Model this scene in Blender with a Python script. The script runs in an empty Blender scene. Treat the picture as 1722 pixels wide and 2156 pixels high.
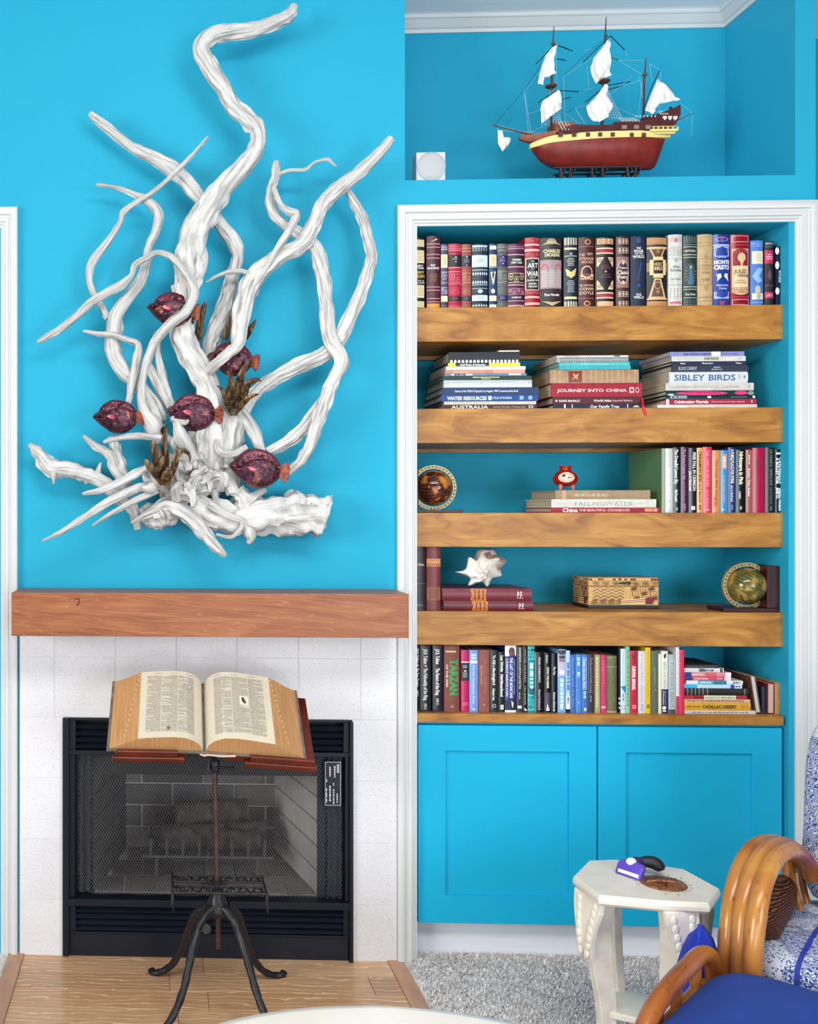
import bpy, bmesh, math, random
from mathutils import Vector, Matrix, noise
random.seed(7)
# ---------------------------------------------------------------- camera
IW, IH = 1722.0, 2156.0
FPX, CAMD, EYE = 2100.0, 3.318, 1.48      # focal length in pixels, distance to the wall, eye height
PSI = math.atan(FPX / 50000.0)            # the camera is turned a little to the left
CX, CY = 330.0 - FPX * math.tan(PSI), 1075.0
COL = bpy.context.scene.collection
cam_d = bpy.data.cameras.new('camera')
cam = bpy.data.objects.new('camera', cam_d); COL.objects.link(cam)
cam.location = (0, -CAMD, EYE); cam.rotation_euler = (math.pi / 2, 0, PSI)
cam_d.sensor_fit = 'VERTICAL'; cam_d.sensor_height = 36.0; cam_d.lens = FPX / IH * 36.0
cam_d.shift_x = (IW / 2 - CX) / IH; cam_d.shift_y = (CY - IH / 2) / IH
cam_d.clip_start = 0.05
sc = bpy.context.scene
sc.camera = cam
# ---------------------------------------------------------------- light and exposure
sc.view_settings.view_transform = 'Standard'; sc.view_settings.look = 'None'
sc.view_settings.gamma = 1.0; sc.view_settings.use_curve_mapping = False
sc.view_settings.exposure = -0.88
wd = bpy.data.worlds.new('sky'); sc.world = wd; wd.use_nodes = True
wd.node_tree.nodes['Background'].inputs[0].default_value = (0.93, 0.97, 1.0, 1)
wd.node_tree.nodes['Background'].inputs[1].default_value = 0.09
def area(name, loc, target, sx, sy, power, col):
    l = bpy.data.lights.new(name, 'AREA'); l.shape = 'RECTANGLE'; l.size = sx; l.size_y = sy
    l.energy = power; l.color = col
    o = bpy.data.objects.new(name, l); COL.objects.link(o); o.location = loc
    o.rotation_euler = (Vector(target) - Vector(loc)).to_track_quat('-Z', 'Y').to_euler()
    return o
area('window_light', (-5.0, -4.6, 2.1), (0.7, 0, 1.45), 3.0, 2.4, 520, (1.0, 0.985, 0.96))
area('window_light', (0.1, -5.6, 1.1), (1.0, 0, 0.6), 2.6, 1.8, 70, (1.0, 0.99, 0.97))
area('window_light', (2.7, -4.6, 1.5), (1.0, 0, 0.4), 1.8, 1.6, 160, (0.80, 0.90, 1.0))
area('overhead_fill', (0.6, -2.5, 3.22), (0.7, -1.4, 0), 2.4, 1.2, 200, (1.0, 0.98, 0.95))  # added fill from above to brighten the floor, stands for ceiling bounce
area('upward_fill', (0.8, -2.9, 0.35), (1.0, -0.6, 3.3), 1.6, 1.2, 36, (1.0, 0.97, 0.93))  # added upward fill to brighten the ceiling, stands for light off the floor

# ---------------------------------------------------------------- pixel helpers
_r = Vector((math.cos(PSI), math.sin(PSI), 0)); _d = Vector((-math.sin(PSI), math.cos(PSI), 0))
CAMP = Vector((0, -CAMD, EYE))
def ray(x, y):
    return _d + _r * ((x - CX) / FPX) + Vector((0, 0, (CY - y) / FPX))
def at(x, y, Y=0.0):                      # point of the photograph on the upright plane at depth Y
    v = ray(x, y); return CAMP + v * ((Y + CAMD) / v.y)
def onz(x, y, z):                         # point of the photograph on the level plane at height z
    v = ray(x, y); return CAMP + v * ((z - EYE) / v.z)
def pxs(Y=0.0): return (Y + CAMD) / FPX   # metres per pixel at depth Y
def X(x, Y=0.0, y=1075): return at(x, y, Y).x
def Z(y, Y=0.0, x=1263): return at(x, y, Y).z

# ---------------------------------------------------------------- object helpers
def lin(c):
    return tuple((v / 12.92 if v <= 0.04045 else ((v + 0.055) / 1.055) ** 2.4) for v in c)
def C(h, g=1.0):
    h = h.lstrip('#'); c = lin([int(h[i:i + 2], 16) / 255 for i in (0, 2, 4)])
    return (min(c[0] * g, .95), min(c[1] * g, .95), min(c[2] * g, .95), 1)
def tag(o, label=None, cat=None, group=None, kind=None):
    if label: o['label'] = label
    if cat: o['category'] = cat
    if group: o['group'] = group
    if kind: o['kind'] = kind
    return o
def thing(name, label, cat, loc=(0, 0, 0), group=None, rot=None):
    o = bpy.data.objects.new(name, None); COL.objects.link(o); o.empty_display_size = 0.05
    o.location = loc
    if rot: o.rotation_euler = rot
    return tag(o, label, cat, group)
def origin_of(p):
    v = Vector((0, 0, 0))
    while p is not None: v += p.location; p = p.parent
    return v
class MB:
    def __init__(s): s.v = []; s.f = []; s.m = []; s.uv = None; s.col = None
    def add(s, vs, fs, m=0):
        n = len(s.v); s.v += [tuple(p) for p in vs]
        for f in fs: s.f.append([n + i for i in f]); s.m.append(m)
    def box(s, a, b, m=0):
        x0, x1 = sorted((a[0], b[0])); y0, y1 = sorted((a[1], b[1])); z0, z1 = sorted((a[2], b[2]))
        s.add([(x0,y0,z0),(x1,y0,z0),(x1,y1,z0),(x0,y1,z0),(x0,y0,z1),(x1,y0,z1),(x1,y1,z1),(x0,y1,z1)],
              [(0,3,2,1),(4,5,6,7),(0,1,5,4),(1,2,6,5),(2,3,7,6),(3,0,4,7)], m)
    def obox(s, c, ax, ay, az, m=0):       # box from a centre and three half-axis vectors
        c = Vector(c); ax = Vector(ax); ay = Vector(ay); az = Vector(az)
        P = [c + ax*i + ay*j + az*k for k in (-1, 1) for i, j in ((-1,-1),(1,-1),(1,1),(-1,1))]
        s.add(P, [(0,3,2,1),(4,5,6,7),(0,1,5,4),(1,2,6,5),(2,3,7,6),(3,0,4,7)], m)
    def prism(s, poly, axis, a, b, m=0):   # polygon (p,q) pulled along an axis
        def mk(p, q, t): return {'x': (t,p,q), 'y': (p,t,q), 'z': (p,q,t)}[axis]
        n = len(poly); vs = [mk(p,q,a) for p,q in poly] + [mk(p,q,b) for p,q in poly]
        s.add(vs, [tuple(range(n))[::-1], tuple(range(n, 2*n))] + [(i,(i+1)%n,n+(i+1)%n,n+i) for i in range(n)], m)
    def tube(s, P, R, n=10, m=0, cap=True, prof=None, flat=1.0):
        P = [Vector(p) for p in P]; k = len(P)
        if not hasattr(R, '__len__'): R = [R] * k
        T = [(P[min(i+1,k-1)] - P[max(i-1,0)]).normalized() for i in range(k)]
        a = Vector((0,1,0)) if abs(T[0].y) < .9 else Vector((1,0,0))
        N = (a - T[0]*a.dot(T[0])).normalized(); vs = []
        for i in range(k):
            N = (N - T[i]*N.dot(T[i])).normalized(); B = T[i].cross(N)
            for j in range(n):
                t = 2*math.pi*j/n; r = R[i]*(prof(i, j, P[i]) if prof else 1)
                vs.append(P[i] + N*(math.cos(t)*r*flat) + B*(math.sin(t)*r))
        fs = [(i*n+j, i*n+(j+1)%n, (i+1)*n+(j+1)%n, (i+1)*n+j) for i in range(k-1) for j in range(n)]
        if cap: fs += [tuple(range(n))[::-1], tuple((k-1)*n+j for j in range(n))]
        s.add(vs, fs, m)
    def lathe(s, prof, c, n=24, axis='z', m=0, cap=True):   # prof: (radius, height)
        c = Vector(c); vs = []
        for r, h in prof:
            for j in range(n):
                t = 2*math.pi*j/n; p, q = math.cos(t)*r, math.sin(t)*r
                vs.append(c + Vector({'z': (p,q,h), 'y': (p,h,q), 'x': (h,p,q)}[axis]))
        k = len(prof)
        fs = [(i*n+j, i*n+(j+1)%n, (i+1)*n+(j+1)%n, (i+1)*n+j) for i in range(k-1) for j in range(n)]
        if cap: fs += [tuple(range(n))[::-1], tuple((k-1)*n+j for j in range(n))]
        s.add(vs, fs, m)
    def ball(s, c, r, nu=16, nv=10, m=0, fn=None):
        c = Vector(c); r = Vector(r) if hasattr(r, '__len__') else Vector((r, r, r)); vs = []
        for i in range(nv+1):
            t = math.pi*i/nv
            for j in range(nu):
                p = 2*math.pi*j/nu; d = Vector((math.sin(t)*math.cos(p), math.sin(t)*math.sin(p), math.cos(t)))
                q = fn(d) if fn else 1
                vs.append(c + Vector((d.x*r.x, d.y*r.y, d.z*r.z))*q)
        s.add(vs, [(i*nu+j, (i+1)*nu+j, (i+1)*nu+(j+1)%nu, i*nu+(j+1)%nu) for i in range(nv) for j in range(nu)], m)
    def build(s, name, mats, parent=None, smooth=None, local=False, bevel=0, col=None, fix=True):
        o0 = Vector((0,0,0)) if (local or parent is None) else origin_of(parent)
        me = bpy.data.meshes.new(name); me.from_pydata([tuple(Vector(p) - o0) for p in s.v], [], s.f)
        for mt in (mats if isinstance(mats, (list, tuple)) else [mats]): me.materials.append(mt)
        if max(s.m, default=0) > 0: me.polygons.foreach_set('material_index', s.m)
        if fix or bevel:
            bm = bmesh.new(); bm.from_mesh(me)
            if fix: bmesh.ops.recalc_face_normals(bm, faces=bm.faces)
            if bevel:
                es = [e for e in bm.edges if len(e.link_faces) == 2 and e.calc_face_angle(0) > .6]
                bmesh.ops.bevel(bm, geom=es, offset=bevel, segments=2, affect='EDGES', profile=.5)
            bm.to_mesh(me); bm.free()
        if smooth is not None:
            me.polygons.foreach_set('use_smooth', [True]*len(me.polygons))
            if smooth < 180:
                me.set_sharp_from_angle(angle=math.radians(smooth))
        if s.col:
            at_ = me.color_attributes.new('Col', 'FLOAT_COLOR', 'POINT')
            at_.data.foreach_set('color', [c for q in s.col for c in q])
        o = bpy.data.objects.new(name, me); COL.objects.link(o)
        if parent: o.parent = parent
        if col: o.color = col
        return o
def st(name, mb, m, parent=None, **k):
    o = mb.build(name, m, parent, **k)
    if parent is None: o['kind'] = 'structure'
    return o
def spline(P, per=6):                      # Catmull-Rom through tuples of any length
    out = []; n = len(P)
    for i in range(n-1):
        a, b, c, d = P[max(i-1,0)], P[i], P[i+1], P[min(i+2,n-1)]
        for k in range(per):
            t = k/per
            out.append(tuple(.5*((2*q)+(r-p)*t+(2*p-5*q+4*r-w)*t*t+(3*q-p-3*r+w)*t**3) for p,q,r,w in zip(a,b,c,d)))
    out.append(tuple(P[-1])); return out

# ---------------------------------------------------------------- materials
class NT:
    def __init__(s, name, rough=.5, metal=0.0, spec=.5):
        s.mat = bpy.data.materials.new(name); s.mat.use_nodes = True; s.t = s.mat.node_tree
        s.b = s.t.nodes['Principled BSDF']; s.b.inputs['Roughness'].default_value = rough
        s.b.inputs['Metallic'].default_value = metal; s.b.inputs['Specular IOR Level'].default_value = spec
    def n(s, ty, **k):
        nd = s.t.nodes.new(ty)
        for a, b in k.items():
            if a.startswith('i_'): nd.inputs[a[2:].replace('_', ' ')].default_value = b
            else: setattr(nd, a, b)
        return nd
    def l(s, a, b): s.t.links.new(a, b)
    def coord(s, scale=(1,1,1), rnd=False, kind='Object'):
        tc = s.n('ShaderNodeTexCoord'); mp = s.n('ShaderNodeMapping'); mp.inputs['Scale'].default_value = scale
        s.l(tc.outputs[kind], mp.inputs['Vector'])
        if rnd:
            oi = s.n('ShaderNodeObjectInfo'); ml = s.n('ShaderNodeMath', operation='MULTIPLY'); ml.inputs[1].default_value = 37.0
            s.l(oi.outputs['Random'], ml.inputs[0]); s.l(ml.outputs[0], mp.inputs['Location'])
        return mp.outputs[0]
    def noise(s, vec, scale=5, detail=4, dist=0, rough=.5):
        nd = s.n('ShaderNodeTexNoise'); nd.inputs['Scale'].default_value = scale; nd.inputs['Detail'].default_value = detail
        nd.inputs['Distortion'].default_value = dist; nd.inputs['Roughness'].default_value = rough
        s.l(vec, nd.inputs['Vector']); return nd.outputs['Fac']
    def wave(s, vec, scale=5, dist=3, detail=2, dscale=1, prof='SIN', ty='BANDS', dirn='X'):
        nd = s.n('ShaderNodeTexWave', wave_type=ty, wave_profile=prof)
        if ty == 'BANDS': nd.bands_direction = dirn
        else: nd.rings_direction = dirn
        for a, b in (('Scale', scale), ('Distortion', dist), ('Detail', detail), ('Detail Scale', dscale)): nd.inputs[a].default_value = b
        s.l(vec, nd.inputs['Vector']); return nd.outputs['Fac']
    def voro(s, vec, scale=5, feat='F1', out='Distance'):
        nd = s.n('ShaderNodeTexVoronoi', feature=feat); nd.inputs['Scale'].default_value = scale
        s.l(vec, nd.inputs['Vector']); return nd.outputs[out]
    def ramp(s, fac, stops, interp='LINEAR'):
        nd = s.n('ShaderNodeValToRGB'); cr = nd.color_ramp; cr.interpolation = interp
        while len(cr.elements) < len(stops): cr.elements.new(.5)
        for e, (p, c) in zip(cr.elements, stops): e.position = p; e.color = c
        s.l(fac, nd.inputs[0]); return nd.outputs[0]
    def mix(s, fac, a, b, mode='MIX'):
        nd = s.n('ShaderNodeMix', data_type='RGBA', blend_type=mode)
        for sock, v in ((nd.inputs[0], fac), (nd.inputs[6], a), (nd.inputs[7], b)):
            if hasattr(v, 'links') or hasattr(v, 'is_linked'): s.l(v, sock)
            else: sock.default_value = v
        return nd.outputs[2]
    def math(s, op, a, b=0.0):
        nd = s.n('ShaderNodeMath', operation=op)
        for sock, v in ((nd.inputs[0], a), (nd.inputs[1], b)):
            if hasattr(v, 'is_linked'): s.l(v, sock)
            else: sock.default_value = v
        return nd.outputs[0]
    def base(s, v):
        if hasattr(v, 'is_linked'): s.l(v, s.b.inputs['Base Color'])
        else: s.b.inputs['Base Color'].default_value = v
        return s
    def bump(s, h, st=.2, dist=.002):
        nd = s.n('ShaderNodeBump'); nd.inputs['Strength'].default_value = st; nd.inputs['Distance'].default_value = dist
        s.l(h, nd.inputs['Height']); s.l(nd.outputs[0], s.b.inputs['Normal']); return s
def flatm(name, c, rough=.5, metal=0, spec=.5, bs=0, bsc=200, var=0.0, vsc=6):
    m = NT(name, rough, metal, spec); v = m.coord()
    if var:
        f = m.noise(v, vsc, 4); k = m.ramp(f, [(.3, tuple(x*(1-var) for x in c[:3])+(1,)), (.7, tuple(min(x*(1+var), 1) for x in c[:3])+(1,))]); m.base(k)
    else: m.base(c)
    if bs: m.bump(m.noise(v, bsc, 3), bs, .002)
    return m.mat
M = {}
M['blue'] = flatm('blue_paint', (.020, .368, .56, 1), .58, spec=.15, bs=.12, bsc=110)
M['cabblue'] = flatm('cabinet_blue', (.010, .42, .68, 1), .48, spec=.18, bs=.03, bsc=60)
M['white'] = flatm('white_trim_paint', (.63, .65, .65, 1), .38)
M['ceil'] = flatm('ceiling_white', (.94, .91, .90, 1), .8, bs=.3, bsc=90)
M['kick'] = flatm('kick_white', (.80, .83, .90, 1), .45)
M['blackm'] = flatm('black_metal', (.006, .009, .016, 1), .42, 0, .25)
M['blackm2'] = flatm('black_enamel', (.008, .011, .019, 1), .35, 0, .3)
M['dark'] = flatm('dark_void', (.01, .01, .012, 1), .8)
M['screen'] = flatm('screen_wire', (.22, .22, .24, 1), .45, .4)
M['print'] = None
def wood(name, cols, sc=(1.2, 9, 9), rough=.42, dist=2.5, blotch=.6, fine=70, rnd=True, ringc=None):
    m = NT(name, rough); v = m.coord(sc, rnd)
    f1 = m.noise(v, 2.2, 6, dist, .55); c1 = m.ramp(f1, [(.28, cols[0]), (.5, cols[1]), (.72, cols[2])])
    v2 = m.coord((sc[0]*.7, sc[1]*3.2, sc[2]*3.2), rnd); f2 = m.noise(v2, 5, 5, .6)
    c2 = m.mix(m.math('MULTIPLY', m.math('SUBTRACT', f2, .35), 1.1), c1, cols[3])
    c3 = c2
    if ringc:
        w = m.wave(m.coord((sc[0]*.55, sc[1]*.9, sc[2]*.9), rnd), 5.5, 11, 3, 1.2, 'SAW', 'RINGS', 'Y')
        c3 = m.mix(m.ramp(w, [(.84, (0,0,0,1)), (.98, (.34,.34,.34,1))]), c2, ringc)
    m.base(c3); m.bump(f2, .12, .001); return m.mat
M['shelf'] = wood('honey_oak', [C('#7c4a14'), C('#ac752a'), C('#c69446'), C('#8e581c')], sc=(2.0, 6, 8), dist=1.6)
M['mantel'] = wood('cherry_beam', [C('#7a4220'), C('#945632'), C('#a66c42'), C('#84492a')], sc=(1.0, 5, 6), ringc=C('#c48e62'))
m = NT('limed_oak_plank', .22); v = m.coord((1.0, 6, 6), True); oi = m.n('ShaderNodeObjectInfo')
bc = m.ramp(oi.outputs['Random'], [(0, C('#b58660')), (.35, C('#d9ac82')), (.7, C('#e8c298')), (1, C('#ab7c56'))])
gr = m.wave(m.coord((1.3, 5, 5), True), 2.6, 9, 4, 1.6, 'SAW', 'BANDS', 'Y')
m.base(m.mix(m.ramp(gr, [(.80, (0,0,0,1)), (.95, (.85,.85,.85,1))]), m.mix(m.noise(m.coord((4, 60, 60), True), 3, 4), bc, C('#a87c58')), C('#ecd0ac')))
m.bump(gr, .08, .001); M['plank'] = m.mat
M['strip'] = wood('hearth_border_wood', [C('#a87c60'), C('#ba8e70'), C('#c89c7e'), C('#ae8266')], sc=(6, 1, 6))
m = NT('terrazzo_tile', .25); v = m.coord((1,1,1), True)
v2 = m.n('ShaderNodeVectorMath', operation='ADD'); nz = m.n('ShaderNodeTexNoise'); nz.inputs['Scale'].default_value = 300; m.l(v, nz.inputs['Vector']); sc2 = m.n('ShaderNodeVectorMath', operation='SCALE'); sc2.inputs['Scale'].default_value = .006; m.l(nz.outputs['Color'], sc2.inputs[0]); m.l(v, v2.inputs[0]); m.l(sc2.outputs[0], v2.inputs[1])
vc = m.voro(v2.outputs[0], 200, 'F1', 'Distance'); vr = m.voro(v2.outputs[0], 200, 'F1', 'Color')
sp = m.n('ShaderNodeSeparateColor'); m.l(vr, sp.inputs[0])
fl = m.math('MULTIPLY', m.math('LESS_THAN', vc, .30), m.math('GREATER_THAN', sp.outputs[0], .83))
fw = m.math('MULTIPLY', m.math('LESS_THAN', vc, .33), m.math('LESS_THAN', sp.outputs[0], .10))
bs = m.ramp(m.noise(v, 3, 3), [(.3, (.66,.67,.70,1)), (.7, (.73,.735,.77,1))])
m.base(m.mix(fw, m.mix(fl, bs, (.50,.48,.45,1)), (.84,.84,.86,1))); M['tile'] = m.mat
M['grout'] = flatm('tile_grout', (.80,.80,.80,1), .8)
for nm, lo, hi, so in (('brick', .17, .36, .05), ('bricklit', .52, .66, .40), ('bricksootshade', .07, .15, .03)):  # daylight on right bricks and shade over soot on left are put into colour
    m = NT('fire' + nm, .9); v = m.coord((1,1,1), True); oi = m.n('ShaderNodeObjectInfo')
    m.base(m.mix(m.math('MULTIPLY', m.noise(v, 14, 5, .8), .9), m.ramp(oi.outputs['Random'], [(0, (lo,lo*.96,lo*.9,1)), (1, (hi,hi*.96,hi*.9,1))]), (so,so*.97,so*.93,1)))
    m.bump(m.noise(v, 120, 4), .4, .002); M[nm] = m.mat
M['mortar'] = flatm('firebox_mortar', (.66,.64,.61,1), .95)
m = NT('carpet_weave', .95); v = m.coord()
m.base(m.ramp(m.noise(v, 90, 5), [(.32, C('#c5c2c2')), (.5, C('#dedcdc')), (.68, C('#eeeef0'))])); m.bump(m.noise(v, 160, 3), 1, .006); M['carpet'] = m.mat
m = NT('print_ink', .42); a = m.n('ShaderNodeAttribute', attribute_name='Col'); m.base(a.outputs['Color']); M['print'] = m.mat
def objcol(name, rough, var=.25, sc=60, bs=.1, metal=0):
    m = NT(name, rough, metal); oi = m.n('ShaderNodeObjectInfo'); v = m.coord()
    f = m.noise(v, sc, 3); k = m.ramp(f, [(.3, (1-var,)*3+(1,)), (.7, (1,1,1,1))])
    m.base(m.mix(1.0, oi.outputs['Color'], k, 'MULTIPLY')); m.bump(f, bs, .001); return m.mat
M['cloth'] = objcol('book_cloth', .55); M['leather'] = objcol('book_leather', .38, .3, 40); M['gloss'] = objcol('glossy_jacket', .22, .08, 20, .02)
m = NT('paper_edges', .8); v = m.coord((1,1,1)); oi = m.n('ShaderNodeObjectInfo')
m.base(m.mix(m.noise(m.coord((900, 6, 6)), 1, 2), oi.outputs['Color'], (.35,.30,.22,1))); M['pages'] = m.mat
# ================================================================ the setting
YB, YN, YS = 0.37, 0.40, 0.03             # back of the bookcase, back of the upper niche, front of the shelves
XL, XR = X(875), X(1660)                  # bookcase opening
XLi = XL - 0.035                          # the recess runs on behind the trim
XNL, XNR = X(875, 0, 300), X(1674, 0, 300)
ZCEIL = Z(32, YN)
ZN = Z(374, 0)                            # floor of the upper niche
ZB = Z(473, 0, 1263)                      # head of the bookcase opening
XEND = X(1717)
XLEFT = X(2)                              # inner edge of the left trim
w = MB()
TH = YN + .05
def wallbox(x0, x1, z0, z1, y0=0, y1=TH): w.box((x0, y0, z0), (x1, y1, z1))
wallbox(XLEFT - .015, XLi, 1.2, ZCEIL)                                  # chimney breast above the mantel
wallbox(XLEFT - .015, X(134), 0, 1.2); wallbox(X(740), XLi, 0, 1.2)      # beside the firebox
wallbox(X(134), X(740), Z(1514, 0, 430), 1.2)
wallbox(XLi, XNR, ZB, ZN)                                        # between bookcase and niche
w.box((XNR, 0, ZN), (XEND, TH, ZCEIL)); w.box((XR, 0, 0), (XEND, TH, ZB)); w.box((XNR, 0, ZB), (XEND, TH, ZN))
w.box((XLi, YB, 0), (XR, TH, ZB)); w.box((XLi, YN, ZN), (XNR, TH, ZCEIL))
st('wall_back', w, M['blue'])
w = MB(); w.box((XEND, .62, 0), (XEND + 1.6, .7, ZCEIL)); w.box((XEND - .02, TH, 0), (XEND, .66, ZCEIL)); st('wall_right', w, M['blue'])
# left bookcase recess, of which only the trim edge shows
w = MB(); w.box((XLEFT - 1.25, YB, 0), (XLEFT - .015, TH, ZB)); w.box((XLEFT - 1.3, 0, 0), (XLEFT - 1.25, TH, ZCEIL))
w.box((XLEFT - 1.25, 0, ZB), (XLEFT - .015, TH, ZCEIL)); st('wall_left', w, M['blue'])
w = MB(); w.box((XLEFT - 1.3, -3.0, ZCEIL), (XEND + 1.6, .7, ZCEIL + .08)); st('ceiling', w, M['ceil'])
# cove moulding at the ceiling of the niche
def crown(pts_in, closed=False):
    pass
cr = MB(); pr = [(0, 0), (0, -.055), (-.006, -.055), (-.010, -.044), (-.016, -.040), (-.034, -.018), (-.040, -.014), (-.045, -.004), (-.05, 0)]
vs = []
for k, (dy, dz) in enumerate(pr):         # back run then right run, mitred at the corner
    vs += [(XNL, YN + dy, ZCEIL + dz), (XNR + dy, YN + dy, ZCEIL + dz), (XNR + dy, 0.0, ZCEIL + dz)]
fs = []
for k in range(len(pr) - 1):
    a = k*3; fs += [(a, a+1, a+4, a+3), (a+1, a+2, a+5, a+4)]
cr.add(vs, fs); st('trim_1', cr, M['white'])
# fluted casing round the bookcases
PROF = [(0, .0), (0, .020), (.006, .024), (.018, .024), (.024, .021), (.027, .013), (.033, .013), (.036, .017), (.047, .017), (.050, .011), (.056, .011), (.059, .006), (.0655, .006), (.0655, 0)]
def casing(name, xo, zo, xo2=None, flip=1, zbot=0.0, wid=1.0):
    mb = MB(); vs = []
    rows = []
    for d, h in PROF:
        d *= wid
        p = [(xo + flip*d, -h, zbot), (xo + flip*d, -h, zo - d)]
        if xo2 is not None: p += [(xo2 - flip*d, -h, zo - d), (xo2 - flip*d, -h, zbot)]
        else: p += [(xo - flip*1.3, -h, zo - d)]
        rows.append(p)
    k = len(rows[0])
    for p in rows: vs += p
    mb.add(vs, [(i*k+j, i*k+j+1, (i+1)*k+j+1, (i+1)*k+j) for i in range(len(rows)-1) for j in range(k-1)])
    return st(name, mb, M['white'], smooth=40)
ZT = Z(430, 0)
casing('trim_2', X(834.5), ZT, X(1716))
mbl = MB(); rows = []
for d, h in PROF:
    xx = X(38) - d*.87; rows.append([(xx, -h, 0), (xx, -h, Z(439, 0, 20) - d), (XLEFT - 1.2, -h, Z(439, 0, 20) - d)])
vs = [p for q in rows for p in q]
mbl.add(vs, [(i*3+j, i*3+j+1, (i+1)*3+j+1, (i+1)*3+j) for i in range(len(rows)-1) for j in range(2)]); st('trim_3', mbl, M['white'], smooth=40)
# floor: carpet, pile and the boarded hearth
HX0, HX1 = X(19, 0, 2011), X(848, 0, 2021); HB = .052
w = MB(); w.box((HX1, -3.2, -.05), (XEND + 1.6, .7, 0)); w.box((XLEFT - 1.3, -3.2, -.05), (HX0, .4, 0)); w.box((HX0, -3.2, -.05), (HX1, -1.5, 0))
w.box((HX0, 0, -.05), (HX1, .4, 0))
st('floor', w, M['carpet'])
pile = MB(); rr = random.Random(3)
def tufts(x0, x1, y0, y1, n):
    for _ in range(n):
        x = rr.uniform(x0, x1); y = rr.uniform(y0, y1); a = rr.uniform(0, 6.28); h = rr.uniform(.006, .013); r = rr.uniform(.003, .0055)
        c, s_ = math.cos(a)*r, math.sin(a)*r; lx, ly = rr.uniform(-.006, .006), rr.uniform(-.006, .002)
        pile.v += [(x-c, y-s_, 0), (x+c, y+s_, 0), (x+lx+s_*.5, y+ly-c*.5, h)]; b = len(pile.v)-3; pile.f.append((b, b+1, b+2)); pile.m.append(0)
tufts(HX1 + .008, 1.75, -.95, -.03, 42000); tufts(XLi + .01, 1.75, -.05, .055, 5000); tufts(HX0 - .35, HX0 - .008, -.6, -.03, 3000); tufts(1.75, XEND - .07, -1.2, -.03, 4000)
m = NT('carpet_pile', .95); v = m.coord(); m.base(m.ramp(m.noise(v, 55, 6, 0, .7), [(.30, C('#bdbbbc')), (.48, C('#e4e2e2')), (.66, C('#f8f8f8'))])); M['pile'] = m.mat
po = pile.build('carpet_pile', M['pile'], fix=False); tag(po, 'grey and cream cut pile of the fitted carpet', 'carpet', kind='stuff')
hf = MB(); hf.box((HX0, -1.5, -.05), (HX1, 0, -.004)); hearth = st('floor_hearth', hf, M['strip'])
for sx in (0, 1):
    b = MB(); xa = HX0 if sx == 0 else HX1 - HB; b.box((xa, -1.5, -.02), (xa + HB, -.0, .006)); b.build('border_strip', M['strip'], hearth, bevel=.002)
PW = .1165; joints = [[-.9, 426, 2500], [356, 757], [429], [370, 900], [200, 620], [420], [300, 700], [500], [250, 650], [430], [360], [300, 660], [500]]
for r in range(12):
    y1 = -.008 - r*PW; y0 = y1 - PW; yy = -(r + .5)*PW
    xs = [HX0 + HB] + [X(j, 0) for j in joints[r] if 60 < j < 800] + [HX1 - HB]
    for a, b_ in zip(xs[:-1], xs[1:]):
        b = MB(); b.box((a + .0008, y0 + .0008, -.02), (b_ - .0008, y1 - .0008, .001 + rr.uniform(0, .0006))); b.build('plank', M['plank'], hearth, bevel=.0008)
# white kick board under the cabinet
b = MB(); b.box((XLi, .07, 0), (XR, .09, Z(1948, .07) + .01)); st('baseboard_back', b, M['kick'])
# tiled surround
tw = MB(); TY = -.0108
for a, b_, c, d in ((42, 134, 1256, 2013), (740, 834, 1256, 2018), (134, 740, 1256, 1512)):
    tw.box((X(a), TY, max(Z(d, 0, 430), 0)), (X(b_), .0, Z(c, 0, 430)))
tiles = st('wall_tile', tw, M['grout'])
def tile(xa, xb, ya, yb):
    b = MB(); g = .0007; b.box((X(xa) + g, -.012, max(Z(yb, 0, 430) + g, 0)), (X(xb) - g, TY, Z(ya, 0, 430) - g)); b.build('tile', M['tile'], tiles, bevel=.0012)
vx = [42, 115, 243, 371, 498, 628, 758, 834]
for a, b_ in zip(vx[:-1], vx[1:]): tile(a, b_, 1256, 1384); tile(a, b_, 1384, 1511.5)
for a, b_ in ((42, 133), (741, 834)):
    for c, d in ((1511.5, 1639), (1639, 1768), (1768, 1897), (1897, 2025)): tile(a, b_, c, d)
# ================================================================ joinery
def slab(name, label, cat, ya, yb, group, mat, ye=YS, x1=1652, cleat=True, xl=None):
    t = thing(name, label, cat, (XLi, ye, Z(yb, ye)), group)
    b = MB(); b.box(((XLi + .003) if xl is None else xl, ye, Z(yb, ye)), (X(x1, ye), YB - .004, Z(ya, ye))); b.build('board', mat, t, bevel=.0015)
    if cleat:
        b = MB(); b.box((XLi + .003, YB - .03, Z(yb, ye) - .014), (X(x1, ye) - .012, YB - .004, Z(yb, ye) - .0003)); b.build('cleat', mat, t)
    return Z(ya, ye)
G = 'thick wooden shelves of the bookcase'
ZS = [slab('shelf', 'thick honey-brown wooden shelf carrying the row of leather-bound books', 'shelf', 644.5, 717, G, M['shelf']),
      slab('shelf', 'thick honey-brown wooden shelf carrying three stacks of large books', 'shelf', 859, 932, G, M['shelf']),
      slab('shelf', 'thick honey-brown wooden shelf carrying the small red pot on books', 'shelf', 1079.5, 1152, G, M['shelf'], cleat=False),
      slab('shelf', 'thick honey-brown wooden shelf carrying the seashell and the inlaid box', 'shelf', 1288.5, 1360, G, M['shelf'], cleat=False),
      slab('countertop', 'thin wooden cabinet top carrying the long row of paperbacks and hardbacks', 'countertop', 1505, 1524.5, None, M['shelf'], ye=.01, x1=1650, cleat=False)]
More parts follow.
